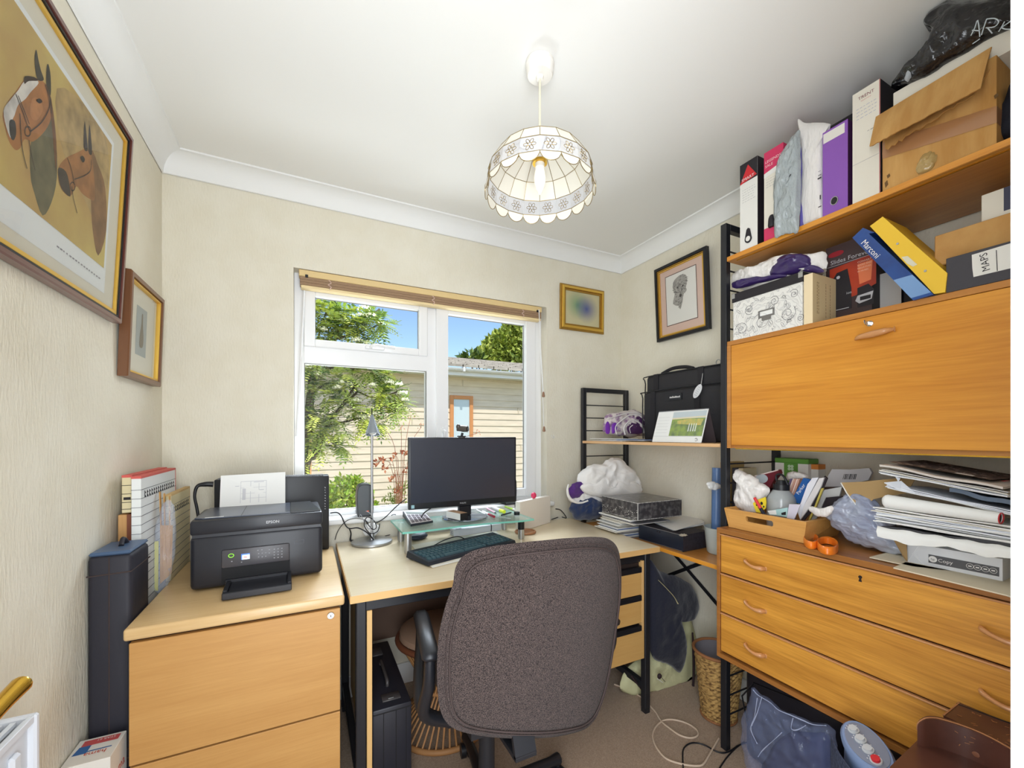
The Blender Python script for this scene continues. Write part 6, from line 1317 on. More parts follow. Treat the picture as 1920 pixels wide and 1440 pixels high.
# patterned floral strokes, drawn as thin line work on the front
mb = MB(mat('scroll_line', (96, 92, 98), .7)); random.seed(31)
def curl(cy, cz, r, turns, s): return [(1.4512, cy+r*(1-t_/(turns*12))*cos(s+t_*.52), cz+r*(1-t_/(turns*12))*sin(s+t_*.52)) for t_ in range(int(turns*12))]
for cy, cz, r in ((1.005, 1.615, .026), (.93, 1.625, .032), (.84, 1.63, .028), (.975, 1.68, .020), (.885, 1.685, .018), (.82, 1.69, .016), (.80, 1.605, .012)): mb.tube(curl(cy, cz, r, 1.9, random.uniform(0, 6)), .0006, 4)
for i in range(34):
    cy, cz = random.uniform(y0+.02, y1-.02), random.uniform(BZ+.012, zt-.045); a = random.uniform(0, pi); l = random.uniform(.008, .014); mb.tube([(1.4512, cy+l*cos(a)*cos(t_)-.0035*sin(a)*sin(t_), cz+l*sin(a)*cos(t_)+.0035*cos(a)*sin(t_)) for t_ in [2*pi*k/10 for k in range(10)]], .0004, 4, closed=True)
obj('scroll_pattern', mb, None, t)
t = thing('plastic_bag', 'crumpled white and dark purple plastic bag on the patterned box', 'plastic bag', (1.53, .9, zt))
P6 = lambda x, y, X_: onX(*cp(x, y, 1340, 200, 3.131), X_)
mb = MB(M_wpo); mb.puff([P6(x, y, 1.50) for x, y in ((108, 1050), (106, 1005), (135, 968), (220, 958), (300, 918), (400, 882), (500, 868), (600, 872), (645, 862), (648, 960), (640, 992), (560, 985), (420, 1030), (250, 1075))], None, None, .025, tb=.06, seed=8, amp=.009, freq=20, ridge=.9, rings=18, sub=5, N=(-1, -.2, .2)); mb.v = [V((p.x, p.y, max(p.z, zt+.001) if p.x > 1.446 else p.z)) for p in mb.v]; obj('white_film', mb, None, t, smooth=60)
M_dpp = mat('dark_purple_film', (54, 36, 92), .3, bump=.5, bscale=40, coat=.4)
mb = MB(M_dpp); mb.puff([P6(x, y, 1.478) for x, y in ((330, 985), (345, 925), (400, 885), (480, 870), (545, 880), (560, 930), (520, 960), (430, 985))], None, None, .016, seed=3, amp=.007, freq=26, ridge=.8, rings=12, N=(-1, -.2, .2)); mb.puff([P6(x, y, 1.474) for x, y in ((104, 1035), (180, 1010), (300, 1000), (400, 985), (410, 1000), (280, 1030), (130, 1068))], None, None, .009, seed=5, amp=.005, freq=26, ridge=.8, rings=10, N=(-1, -.2, .2)); mb.puff([P6(x, y, 1.474) for x, y in ((520, 965), (550, 935), (600, 930), (640, 965), (600, 975))], None, None, .009, seed=7, amp=.005, freq=26, rings=10, N=(-1, -.2, .2)); obj('purple_print', mb, None, t, smooth=60)
mb = MB(mat('cream_carton', (228, 206, 158), .7)); cbox(mb, 1.451, 1.586, .7627, y0-.0015, BZ, 1.740, mat('cream_carton_front', (236, 216, 178), .7), mat('cream_carton', (228, 206, 158), .7), None)
t = thing('carton', 'plain cream carton with brown vertical print beside the patterned box', 'box', (1.5, .777, BZ)); obj('case', mb, None, t)
mb = MB(mat('brown_print', (150, 120, 80), .7)); random.seed(3)
for x in (1.475, 1.483, 1.525, 1.55):
    z = 1.715
    while z > 1.61: l = random.uniform(.004, .010); mb.box(x, x+.0022, .7622, .7627, z-l, z); z -= l+.003
obj('print', mb, None, t)
# slides box, set back behind the binders
def SB(v): return V((v.x+.128, v.y*1.0876-(.011 if v.x < sx-.00035 else 0), max(BZ, 1.22+(v.z-1.22)*1.0876)))
sy0, sy1, szt, sx = .612, .7300, 1.805, 1.462
t = thing('scanner_box', 'dark carton reading Slides Forever with a black scanner on orange', 'box', (1.64, .73, BZ))
mso = mat('orange_glow_print', (196, 74, 44), .4, col2=(150, 44, 30), scale=6)
mb = MB(); cbox(mb, sx, 1.56, sy0, sy1, BZ, szt, mat('charcoal_print', (66, 52, 54), .4), M_blkc, M_blkc); mb.v = [SB(v) for v in mb.v]; obj('case', mb, None, t)
mb = MB(mso); X = sx-.0004; mb.add([(X, sy1, 1.735), (X, sy0, 1.745), (X, sy0, 1.655), (X, sy0+.05, 1.635), (X, sy1, 1.63)], [(0, 1, 2, 3, 4)]); mb.use(mat('orange_highlight_print', (226, 122, 78), .4)); mb.add([(X-.0003, sy0+.045, 1.725), (X-.0003, sy0+.008, 1.727), (X-.0003, sy0+.012, 1.67), (X-.0003, sy0+.04, 1.665)], [(0, 1, 2, 3)])
X -= .0006; mb.use(M_blkc); mb.prism([(X, sy1-.002, 1.60), (X, sy1-.002, 1.690), (X, sy1-.012, 1.705), (X, sy1-.020, 1.718), (X, sy1-.048, 1.722), (X, sy1-.058, 1.66), (X, sy1-.058, 1.60)], (-.0006, 0, 0)); mb.prism([(X, sy0+.045, 1.598), (X, sy0+.045, 1.655), (X, sy0+.018, 1.66), (X, sy0+.005, 1.64), (X, sy0+.005, 1.598)], (-.0004, 0, 0))
mb.use(mat('silver_print', (190, 190, 194), .4)); X -= .0008; fx(mb, sy1-.012, 1.603, .040, .002, X, MATS['silver_print']); mb.prism([(X, sy0+.050, 1.618), (X, sy0+.044, 1.632), (X, sy0+.006, 1.636), (X, sy0+.010, 1.614), (X, sy0+.040, 1.608)], (-.0004, 0, 0)); fx(mb, sy0+.038, 1.616, .026, .011, X-.0006, M_blkc); mb.use(MATS['silver_print']); mb.text('ion', (X, sy1-.045, 1.645), NY, ZU, .011); mb.prism([(X, sy1-.024+.005*cos(2*pi*i/12), 1.703+.005*sin(2*pi*i/12)) for i in range(12)], (-.0004, 0, 0)); mb.v = [SB(v) for v in mb.v]; obj('printed_picture', mb, None, t)
mb = MB(mat('silver_print', (190, 190, 194), .4)); mb.text('Slides Forever', (sx-.0006, sy1-.002, 1.748), NY, (0, .0, 1), .0182); mb.use(MATS['silver_print']); mb.box(sx-.0008, sx-.0002, sy0+.005, sy1-.003, 1.742, 1.7430); mb.use(mat('red_oval_print', (150, 30, 44), .5)); mb.prism([(sx-.0003, sy1-.022+.016*cos(2*pi*i/20), 1.778+.008*sin(2*pi*i/20)) for i in range(20)], (-.0004, 0, 0)); mb.use(mat('pale_orange_print', (240, 196, 170), .5)); mb.text('CONVERT', (sx-.0010, sy0+.045, 1.728), NY, ZU, .0075)
for i, s in enumerate(('SLIDES AND', 'NEGATIVES', 'IN HI-RES')): mb.text(s, (sx-.0010, sy0+.045, 1.719-i*.009), NY, ZU, .0065)
mb.v = [SB(v) for v in mb.v]; obj('lettering', mb, None, t)
mb = MB(mat('pale_grey_box', (214, 210, 204), .7)); a = yx(1645, 1.64); b = yx(1690, 1.64); cbox(mb, 1.64, 1.785, b, a, BZ, onX(1645, 516, 1.64).z, None, M_blkc, M_blkc); t = thing('file', 'small pale grey boxed file behind the blue binder', 'file', (1.5, (a+b)/2, BZ)); obj('case', mb, None, t)
mb = MB(M_blkc); mb.box(1.65, 1.785, .50, b-.002, BZ, 1.70); single('file', mb, None, 'black file hidden under the leaning blue and yellow binders', 'file')
def lean(name, label, poly, X, dep, m, cap=None):
    p = [onX(u, v, X) for u, v in poly]; t = thing(name, label, 'binder', V((X, sum(q.y for q in p)/len(p), BZ)))
    mb = MB(m); mb.prism(p, (dep, 0, 0)); obj('cover', mb, None, t); return t, p
M_bb = mat('blue_binder', (40, 84, 156), .35, coat=.3, col2=(30, 64, 128), scale=12)
t, p = lean('ring_binder', 'dark blue ring binder lettered Marconi leaning to the left', [(1598, 446), (1629, 438), (1750, 552), (1712, 563)], 1.44, .14, M_bb)
d = (p[3]-p[0]).normalized(); 
mb = MB(M_wp); S0 = V((1.4394, 0, 0)); mb.text('Marconi', V((1.4392, p[0].y, p[0].z))+d*.028+(p[1]-p[0]).normalized()*.006, d, d.cross(V((-1, 0, 0)))*-1 if False else V((-1, 0, 0)).cross(d), .021); obj('lettering', mb, None, t)
mb = MB(mat('clear_label_pocket', (120, 158, 206), .15, coat=.8)); q0 = p[0].lerp(p[3], .70), p[1].lerp(p[2], .70), p[1].lerp(p[2], .97), p[0].lerp(p[3], .97); mb.add([V((1.4392, v.y, v.z)) for v in q0], [(0, 1, 2, 3)]); obj('label_pocket', mb, None, t)
mb = MB(M_bb); mb.prism([onX(u, v, 1.441) for u, v in ((1598, 446), (1618, 427), (1640, 436), (1629, 438))], (.138, 0, 0)); obj('cover_edge', mb, None, t)
t, p = lean('ring_binder', 'bright yellow ring binder leaning to the left on the blue one', [(1631, 424), (1655, 406), (1776, 512), (1772, 548), (1751, 551)], 1.445, .14, mat('yellow_binder', (240, 196, 58), .5))
mb = MB(M_steel)
for u, v in ((1683, 457), (1735, 508)): q = onX(u, v, 1.4445); mb.cyl(q, q+V((-.001, 0, 0)), .003, n=14)
mb.use(mat('torn_label', (220, 214, 190), .8)); q = [onX(u, v, 1.4442) for u, v in ((1690, 482), (1702, 480), (1720, 496), (1712, 500), (1700, 494))]; mb.add(q, [(0, 1, 2, 3, 4)]); obj('rivets_and_label_scrap', mb, None, t)
# boxes at the right end
t = thing('map_box', 'black box file with a white label reading MAPS', 'box file', (1.6, .31, BZ)); ym = yx(1774)
mb = MB(mat('slate_box', (66, 64, 70), .6, bump=.1, bscale=40)); mb.box(1.449, 1.76, .185, ym, BZ, 1.666, .001); obj('case', mb, None, t)
mb = MB(M_whc); a, b, c_, d_ = [onX(u, v, 1.4485) for u, v in ((1822, 478), (1925, 447), (1925, 500), (1828, 520))]; mb.add([V((1.4484, a.y, a.z)), V((1.4484, b.y, min(b.z, 1.662))), V((1.4484, b.y, 1.603)), V((1.4484, a.y-.003, 1.603)), V((1.4484, a.y-.001, 1.625))], [(0, 1, 2, 3, 4)]); lb = obj('label', mb, None, t)
mb = MB(M_ink); q = onX(1859, 507, 1.448); mb.text('MAPS', V((1.4480, q.y+.002, q.z+.002)), (0, 0.12, 1), V((0, 1, -.12)), .0185); q2, q3 = onX(1868, 469, 1.4480), onX(1870, 508, 1.4480); mb.bar(q2, q3, .0012, .0006, (1, 0, 0)); obj('handwriting', mb, None, lb)
t = thing('cardboard_box', 'shallow plain brown cardboard box on the black maps box', 'box', (1.6, .34, 1.667)); yb = yx(1752, 1.50)
mb = MB(M_card); mb.box(1.50, 1.76, .19, yb, 1.668, 1.750, .002); obj('carton', mb, None, t)
t = thing('carton', 'small white carton with a navy end on the shallow cardboard box', 'box', (1.6, .34, 1.752)); yc = yx(1840, 1.52)
mb = MB(mat('white_board', (224, 218, 204), .7)); mb.box(1.52, 1.72, .22, yc, 1.752, 1.822, .001); obj('case', mb, None, t)
mb = MB(mat('navy_print', (62, 64, 84), .6)); a = onX(1882, 380, 1.5195).y; mb.box(1.5194, 1.52, .225, a, 1.765, 1.8215); obj('print', mb, None, t)

# ---------------- on the chest of drawers ----------------
W_tray = wood('tray_bamboo', (222, 168, 96), (200, 144, 74), 1, 6, .45, .1)
b0, b1 = onZ(1364, 987.5, CZ+.001), onZ(1507, 1018.8, CZ+.001); t0, t1 = onZ(1354, 951.6, .942), onZ(1512, 979, .942)
t0.y = min(t0.y, 1.058); b0.y = min(b0.y, 1.04)
dp = .22
t = thing('wooden_tray', 'flared wooden tray with cut-out handles holding odds and ends', 'tray', ((b0+b1)/2))
oB = [b0, b1, b1+V((dp, .012, 0)), b0+V((dp, -.012, 0))]; oT = [t0, t1, t1+V((dp+.03, 0, 0)), t0+V((dp+.03, 0, 0))]
cen = sum(oB, V((0, 0, 0)))/4
def wallq(mb, i, holes=False):
    j = (i+1) % 4; nrm_ = ((oB[j]-oB[i]).cross(oT[i]-oB[i])).normalized(); nrm_ = nrm_ if nrm_.dot(cen-oB[i]) > 0 else -nrm_
    def P_(a, b): return oB[i].lerp(oB[j], a).lerp(oT[i].lerp(oT[j], a), b)
    def slab(ps): mb.prism(ps, nrm_*.009)
    if not holes: slab([P_(0, 0), P_(1, 0), P_(1, 1), P_(0, 1)]); return P_
    slab([P_(0, 0), P_(1, 0), P_(1, .48), P_(0, .48)]); slab([P_(0, .76), P_(1, .76), P_(1, 1), P_(0, 1)]); slab([P_(0, .48), P_(.30, .48), P_(.285, .55), P_(.285, .69), P_(.30, .76), P_(0, .76)]); slab([P_(.62, .48), P_(1, .48), P_(1, .76), P_(.62, .76), P_(.635, .69), P_(.635, .55)])
    return P_
mb = MB(W_tray); wallq(mb, 0, True); obj('front_side', mb, None, t)
for i, nme in ((1, 'end_panel'), (2, 'back_side'), (3, 'end_panel')): mb = MB(W_tray); wallq(mb, i); obj(nme, mb, None, t)
mb = MB(W_tray); mb.prism(oB, (0, 0, .006)); obj('base', mb, None, t)
P1 = lambda x, y, X_: onX(1350+x/6.4, 850+y/6.4, X_)
def pf(outl, X_, m, th, tb, seed, amp=.005, freq=20, ridge=.5, N=(-1, -.3, .2), rings=14): mb = MB(m); mb.puff([P1(x, y, X_) for x, y in outl], None, None, th, tb=tb, seed=seed, amp=amp, freq=freq, ridge=ridge, rings=rings, N=N); return mb
mb = pf(((125, 250), (130, 222), (200, 208), (310, 235), (400, 290), (480, 350), (585, 430), (520, 560), (450, 690), (300, 690), (190, 655), (155, 580), (165, 480), (220, 400), (200, 320)), 1.50, M_wpo, .030, .03, 12, .008, 22, .7)
for i, p in enumerate(mb.v): mb.v[i] = V((max(p.x, 1.445), min(p.y, 1.056), max(p.z, .884)))
single('plastic_bag', mb, None, 'knotted cream plastic bag at the left end of the wooden tray', 'plastic bag', smooth=60)
t = thing('marker_pen', 'red and navy marker pen standing in the tray', 'pen', P1(530, 730, 1.455)); a, b = P1(415, 535, 1.462), P1(545, 760, 1.448); mb = MB(mat('marker_red', (222, 66, 70), .35)); mb.cyl(a, a.lerp(b, .58), .0052, n=14); obj('barrel', mb, None, t, smooth=40); mb = MB(mat('marker_navy', (30, 32, 50), .35)); mb.cyl(a.lerp(b, .58), b, .0058, n=14); obj('cap', mb, None, t, smooth=40)
t = thing('gift_tag', 'yellow and black patterned packet behind the red marker pen', 'packet', P1(480, 700, 1.47)); mb = MB(mat('packet_yellow', (232, 208, 50), .5)); mb.prism([P1(x, y, 1.468) for x, y in ((395, 600), (440, 560), (545, 525), (552, 590), (545, 660), (480, 715), (430, 700))], (.004, 0, 0)); obj('card', mb, None, t)
mb = MB(M_ink)
for x, y, r in ((500, 600, 16), (470, 650, 14), (525, 640, 10), (440, 620, 10)): c = P1(x, y, 1.4672); mb.prism([c+V((0, r/6.4*.0018*cos(2*pi*i/10), r/6.4*.0018*sin(2*pi*i/10)*1.3)) for i in range(10)], (-.0005, 0, 0))
obj('spots', mb, None, t)
# drinks bottle
a = P1(735, 560, 1.53); bcx, bcy = a.x, a.y; rb = .046; zb, zs, zn, zc = .878, P1(735, 545, 1.53).z, P1(735, 425, 1.53).z, P1(735, 370, 1.53).z
t = thing('drinks_bottle', 'clear ribbed drinks bottle with black cap and carry loop', 'bottle', (bcx, bcy, zb))
mb = MB(mat('bottle_clear', (196, 202, 204), .12, alpha=.62, coat=.6)); mb.lathe([(0, zb), (rb-.004, zb), (rb, zb+.008), (rb, zs-.002), (rb-.004, zs+.010), (rb*.55, zn-.004), (rb*.45, zn)], (bcx, bcy, 0), 36); obj('body', mb, None, t, smooth=50)
mb = MB(mat('bottle_tint', (150, 128, 112), .5)); mb.lathe([(0, zb+.002), (rb-.003, zb+.002), (rb-.0025, zs-.004), (0, zs-.004)], (bcx, bcy, 0), 36); obj('contents', mb, None, t, smooth=50)
mb = MB(M_blackp); mb.cyl((bcx, bcy, zn-.004), (bcx, bcy, zc), .026, n=28); mb.cyl((bcx, bcy, zc), (bcx, bcy, zc+.014), .019, .014, n=24); mb.tube([(bcx, bcy+.014, zc+.005), (bcx-.004, bcy+.016, zc+.028), (bcx-.004, bcy+.004, zc+.036), (bcx-.004, bcy-.012, zc+.028), (bcx, bcy-.024, zc)], .0038, 8, 5); obj('cap', mb, None, t, smooth=40)
def slabp(name, label, cat, poly, X_, th, m, group=None, prints=()):
    p = [P1(x, y, X_) for x, y in poly]; t = thing(name, label, cat, V((X_, sum(q.y for q in p)/len(p), min(q.z for q in p))), 0, group)
    mb = MB(m); mb.prism(p, (th, 0, 0)); obj('cover', mb, None, t)
    for nme, pm, pp in prints: mb = MB(pm); mb.prism([P1(x, y, X_-.0004) for x, y in pp], (-.0004, 0, 0)); obj(nme, mb, None, t)
    return t
slabp('card_box', 'maroon boxed card with a pale blue oval behind the bottle', 'box', ((412, 270), (700, 195), (715, 240), (640, 330), (590, 420), (560, 400), (430, 320)), 1.60, .02, mat('maroon_card', (112, 34, 46), .5), None, (('oval_picture', mat('pale_blue_print', (190, 200, 206), .6), [(500+75*cos(2*pi*i/18), 305+55*sin(2*pi*i/18)) for i in range(18)]), ('top_edge', mat('pale_pink_edge', (232, 214, 208), .6), ((412, 268), (700, 193), (702, 205), (420, 282)))))
gs = 'swatch booklets in the tray'
for i, (x0, m_, s) in enumerate(((845, (96, 84, 120), 'dark violet'), (870, (226, 196, 180), 'pale pink'), (892, (196, 150, 130), 'terracotta'), (915, (232, 204, 190), 'cream pink'), (938, (206, 160, 140), 'dusty rose'))):
    slabp('swatch_booklet', '%s thin booklet spine leaning between bottle and blue leaflet' % s, 'booklet', ((x0, 305), (x0+20, 305), (x0-50, 490+i*8), (x0-72, 480+i*8)), 1.565+i*.004, .05, mat('swatch_%d' % i, m_, .6), gs)
t = slabp('leaflet', 'blue leaflet with white script leaning in the tray', 'leaflet', ((1000, 295), (1085, 310), (1070, 360), (960, 605), (900, 590), (880, 520)), 1.545, .004, mat('leaflet_blue', (30, 88, 158), .5))
mb = MB(M_wp); a, b = P1(945, 500, 1.5443), P1(1035, 370, 1.5443); d = (b-a).normalized(); mb.text('Parker', a, d, V((-1, 0, 0)).cross(d), .016); obj('lettering', mb, None, t)
ge = 'envelopes leaning in the tray'
for i, (pp, X_, col, lab) in enumerate((
    (((1110, 295), (1180, 290), (1000, 640), (960, 790), (930, 700), (1050, 370)), 1.525, (228, 228, 236), 'white folded letter leaning nearest the blue leaflet'),
    (((1190, 300), (1250, 290), (1210, 400), (1080, 640), (960, 800), (1000, 640)), 1.520, (218, 214, 214), 'white envelope with a rounded fold, second from the blue leaflet'),
    (((1255, 270), (1285, 300), (1150, 640), (1010, 800), (960, 800), (1110, 560)), 1.530, (46, 40, 46), 'black wallet leaning behind the white envelopes'),
    (((1215, 420), (1240, 415), (1150, 650), (1080, 800), (1060, 800), (1130, 640)), 1.522, (186, 170, 80), 'olive yellow thin card leaning by the black wallet'),
    (((1250, 440), (1460, 400), (1430, 520), (1270, 530), (1150, 790), (1090, 800)), 1.550, (190, 190, 188), 'grey plastic sleeve leaning at the right end of the tray'),
    (((1275, 530), (1480, 510), (1440, 620), (1350, 640), (1220, 660)), 1.540, (34, 28, 36), 'black photo frame with tan edge at the right end of the tray'))):
    slabp('envelope', lab, 'envelope', pp, X_, .006, mat('envelope_%d' % i, col, .5, coat=.2), ge)
slabp('envelope', 'purple tinted white card at the front of the tray', 'envelope', ((830, 610), (965, 612), (930, 700), (890, 790), (800, 775)), 1.462, .003, mat('lilac_card', (206, 200, 214), .6), ge)
slabp('leaflet', 'pale turquoise leaflet lying at the front of the tray', 'leaflet', ((580, 690), (640, 680), (815, 650), (800, 765), (690, 745), (590, 735)), 1.470, .003, mat('turquoise_card', (170, 206, 206), .6), None, (('black_print', M_ink, ((735, 715), (790, 700), (790, 740), (740, 740))), ('white_flap', M_paper, ((570, 690), (670, 680), (680, 735), (600, 735)))))
slabp('envelope', 'clear postal envelope with barcode standing behind the tray', 'envelope', ((1250, 400), (1300, 260), (1345, 190), (1560, 195), (1790, 178), (1822, 232), (1780, 320), (1460, 400)), 1.68, .012, mat('grey_mailer', (206, 204, 206), .35, coat=.3), ge, [('barcode', M_ink, ((1490+i*18, 248), (1490+i*18+(6, 11, 8)[i % 3], 248), (1472+i*18+(6, 11, 8)[i % 3], 312), (1472+i*18, 312))) for i in range(9)][:9])
slabp('envelope', 'dark edged wallet below the clear postal envelope', 'envelope', ((1250, 405), (1450, 400), (1450, 425), (1245, 435)), 1.66, .015, mat('dark_brown_card', (74, 56, 50), .5), ge)
# boxes against the wall
a, b = P1(660, 70, 1.72), P1(1058, 60, 1.72); zt = P1(850, 62, 1.72).z; zg = P1(850, 120, 1.72).z
t = thing('carton', 'green topped white carton with a clover mark against the wall', 'box', (1.75, (a.y+b.y)/2, CZ)); mb = MB(M_whc); mb.box(1.72, 1.788, b.y, a.y, CZ+.0005, zg); obj('case', mb, None, t)
M_gn = mat('box_green', (96, 152, 62), .5); mb = MB(M_gn); mb.box(1.719, 1.789, b.y-.001, a.y+.001, zg, zt, .002); mb.box(1.7188, 1.7202, P1(935, 200, 1.72).y, P1(770, 200, 1.72).y, CZ+.02, zg); obj('green_lid', mb, None, t)
mb = MB(mat('clover_white', (196, 220, 186), .6)); c = P1(848, 172, 1.7185)
for dx, dz in ((-1, -1), (1, -1), (-1, 1), (1, 1)): mb.prism([c+V((0, dx*.0055+.006*cos(2*pi*i/12), dz*.0055+.006*sin(2*pi*i/12))) for i in range(12)], (-.0005, 0, 0))
obj('clover_mark', mb, None, t)
a, b, c = P1(1075, 130, 1.74), P1(1180, 130, 1.74), P1(1100, 190, 1.74)
t = thing('carton', 'small orange and white carton right of the green one', 'box', (1.76, (a.y+b.y)/2, CZ)); mb = MB(M_whc); mb.box(1.74, 1.788, b.y, a.y-.002, CZ+.0005, c.z); mb.use(mat('box_orange', (222, 138, 62), .5)); mb.box(1.74, 1.788, b.y, a.y-.002, c.z, a.z); obj('case', mb, None, t)
mb = pf(((790, 300), (800, 245), (860, 225), (960, 230), (1040, 260), (1060, 300), (1000, 320), (850, 330)), 1.63, M_wpo, .015, .03, 5, .005, 26, .6); single('plastic_bag', mb, None, 'small white plastic bag in front of the green carton', 'plastic bag', smooth=60)
# books on the lower shelf behind the post
gb = 'books behind the tall ladder frame'
for i, (y_, w_, z_, col, lab) in enumerate(((1.245, .022, 1.10, (190, 164, 110), 'tall brown card folder behind the tall ladder frame'), (1.215, .024, 1.075, (70, 70, 78), 'dark grey file behind the ladder rung'), (1.185, .020, 1.075, (228, 216, 180), 'cream file next to the dark grey one behind the ladder'))):
    t = thing('file', lab, 'file', (1.74, y_, SZ), 0, gb); mb = MB(mat('shelf_file_%d' % i, col, .7)); mb.box(1.69, 1.785, y_-w_, y_, SZ+.0005, z_, .001); obj('cover', mb, None, t)
z = SZ+.0005
for i, (h, col, lab) in enumerate(((.06, (226, 224, 220), 'white book at the bottom of the pile behind the ladder'), (.055, (60, 60, 66), 'dark book, second from the bottom behind the ladder'), (.045, (226, 224, 220), 'white book, third from the bottom behind the ladder'), (.055, (106, 26, 38), 'maroon book in the middle of the pile behind the ladder'), (.030, (214, 214, 220), 'pale book between the two maroon ones'), (.045, (112, 28, 40), 'maroon book at the top of the pile behind the ladder'))):
    t = thing('book', lab, 'book', (1.68, 1.13, z), 0, 'pile of books behind the ladder'); mb = MB(mat('book_cover_%d' % i, col, .6)); mb.box(1.668, 1.786, 1.095, 1.160, z, z+h-.0008, .0015); obj('cover', mb, None, t); z += h
# scissors
t = thing('scissors', 'orange handled scissors lying in front of the wooden tray', 'scissors', onZ(1530, 1020, CZ)); M_or = mat('scissor_orange', (240, 128, 34), .35, coat=.3)
for (u, v, ru, rv) in ((1521, 1014, 12, 7.5), (1552, 1023, 17, 9)):
    zc_ = CZ+.013; pp = [onZ(u+ru*cos(2*pi*i/24), v+rv*sin(2*pi*i/24)+.12*ru*cos(2*pi*i/24), zc_) for i in range(24)]
    mb = MB(M_or); vs = []
    for dz, s in ((-.012, 1.12), (-.008, 1.2), (.008, 1.2), (.012, 1.12), (.009, .98), (-.009, .98)): cc = sum(pp, V((0, 0, 0)))/24; vs += [cc+(q-cc)*s+V((0, 0, dz)) for q in pp]
    mb.add(vs, [(r*24+i, r*24+(i+1) % 24, ((r+1) % 6)*24+(i+1) % 24, ((r+1) % 6)*24+i) for r in range(6) for i in range(24)]); obj('handle', mb, None, t, smooth=50)
mb = MB(M_steel); a = onZ(1530, 1016, CZ+.01); mb.prism([a+V(q) for q in ((0, -.012, 0), (.03, -.008, 0), (.10, .01, 0), (.10, .014, 0), (.03, .010, 0), (0, .006, 0))], (0, 0, .003)); obj('blades', mb, None, t)
# grey plastic bag
F_gb = mat('blue_grey_polythene', (184, 190, 204), .18, bump=1, bscale=22, coat=.6, bdist=.012, bstretch=(1, 1, 2), col2=(146, 154, 178), scale=8)
mb = MB(F_gb); mb.puff([onX(u, v, 1.515) for u, v in ((1553, 954), (1563, 947), (1580, 937), (1600, 925), (1625, 930), (1655, 960), (1690, 1000), (1703, 1033), (1680, 1037), (1645, 1030), (1608, 1018), (1584, 1003), (1566, 988), (1555, 972))], None, None, .022, tb=.06, seed=14, amp=.009, freq=20, ridge=1, rings=26, sub=6, N=(-1, -.2, .5))
for i, p in enumerate(mb.v): mb.v[i] = V((p.x, p.y, max(p.z, CZ+.001)))
t = thing('plastic_bag', 'blue grey plastic bag with twisted neck between tray and papers', 'plastic bag', (1.5, .68, CZ)); obj('film', mb, None, t, smooth=60)
mb = MB(M_wpo); mb.puff([onX(u, v, 1.47) for u, v in ((1516, 953), (1524, 950), (1540, 953), (1558, 949), (1562, 956), (1552, 968), (1535, 969), (1524, 962))], None, None, .008, seed=3, amp=.004, freq=40, ridge=.6, rings=8, N=(-1, -.3, .2)); obj('twisted_neck', mb, None, t, smooth=60)
# open copy-paper carton with the paper heap
t = thing('paper_carton', 'opened brown and cream carton under the heap of papers', 'box', (1.5, .42, CZ))
mb = MB(mat('carton_cream', (222, 210, 184), .8)); z = CZ+.002; q = [onZ(u, v, z) for u, v in ((1675, 1066), (1698, 1056), (1899, 1094), (1930, 1110), (1915, 1128), (1888, 1118))]; mb.prism(q, (0, 0, .003)); mb.prism([V((1.42, .19, z)), V((1.42, .60, z)), V((1.70, .60, z)), V((1.70, .19, z))], (0, 0, .003)); obj('bottom_flap', mb, None, t)
M_ci = mat('carton_inside', (172, 142, 96), .85)
for pts in (((1671, 1005), (1700, 1019), (1702, 1053), (1697, 1050)),): mb = MB(M_ci); a = [onX(*pts[0], 1.47), onX(*pts[1], 1.435), onX(*pts[2], 1.43), onX(*pts[3], 1.45)]; mb.prism(a, (.004, .002, 0)); obj('side_flap', mb, None, t)
mb = MB(M_ci); mb.prism([onX(*q_, 1.50) for q_ in ((1576.5, 905), (1620, 903), (1680, 897), (1715, 899), (1700, 925), (1665, 930), (1638, 936), (1628, 945), (1615, 959), (1588, 925))], (.003, 0, 0)); mb.use(M_whc); mb.tube([onX(*q_, 1.4995) for q_ in ((1576.5, 905), (1588, 925), (1615, 959))], .0018, 5); obj('raised_flap', mb, None, t)
# ream of copy paper
ra, rb_ = onZ(1701, 1053, CZ+.0055), onZ(1880, 1090, CZ+.0055); rU = (rb_-ra).normalized(); rL = (rb_-ra).length; rN = V((rU.y, -rU.x, 0)); rN = rN if rN.x < 0 else -rN; rh = .052
t = thing('paper_ream', 'white wrapped ream of copy paper with a grey band on its side', 'paper', ra)
mb = MB(mat('ream_white', (230, 232, 236), .45)); mb.prism([ra, rb_, rb_-rN*.26, ra-rN*.26], (0, 0, rh)); obj('wrapper', mb, None, t)
def rp_(a, z, o=.0006): return ra+rU*(rL*a)+rN*o+V((0, 0, z*rh))
mb = MB(mat('ream_band', (92, 92, 96), .5)); mb.add([rp_(.25, .18), rp_(.97, .18), rp_(.97, .60), rp_(.25, .60)], [(0, 1, 2, 3)]); mb.use(mat('fold_line', (246, 247, 250), .5)); mb.bar(rp_(.01, .02), rp_(.13, .9), .0016, .0006, rN); mb.bar(rp_(.06, .5), rp_(.20, .02), .0016, .0006, rN)
mb.use(M_wp); cc = rp_(.30, .39, .0012); mb.prism([cc+rU*(.008*cos(2*pi*i/20))+V((0, 0, .008*sin(2*pi*i/20))) for i in range(20)], rN*.0003); mb.text('Copy', rp_(.355, .31, .0012), rU, ZU, .0125)
for k in range(4):
    cc = rp_(.69+.075*k, .40, .0012)
    for j in range(12): a_ = 2*pi*j/12; b_ = 2*pi*(j+1)/12; r_ = .0062; mb.bar(cc+rU*(r_*cos(a_))+V((0, 0, r_*sin(a_))), cc+rU*(r_*cos(b_))+V((0, 0, r_*sin(b_))), .0008, .0005, rN)
    mb.bar(cc-rU*.003, cc+rU*.003, .003, .0005, rN)
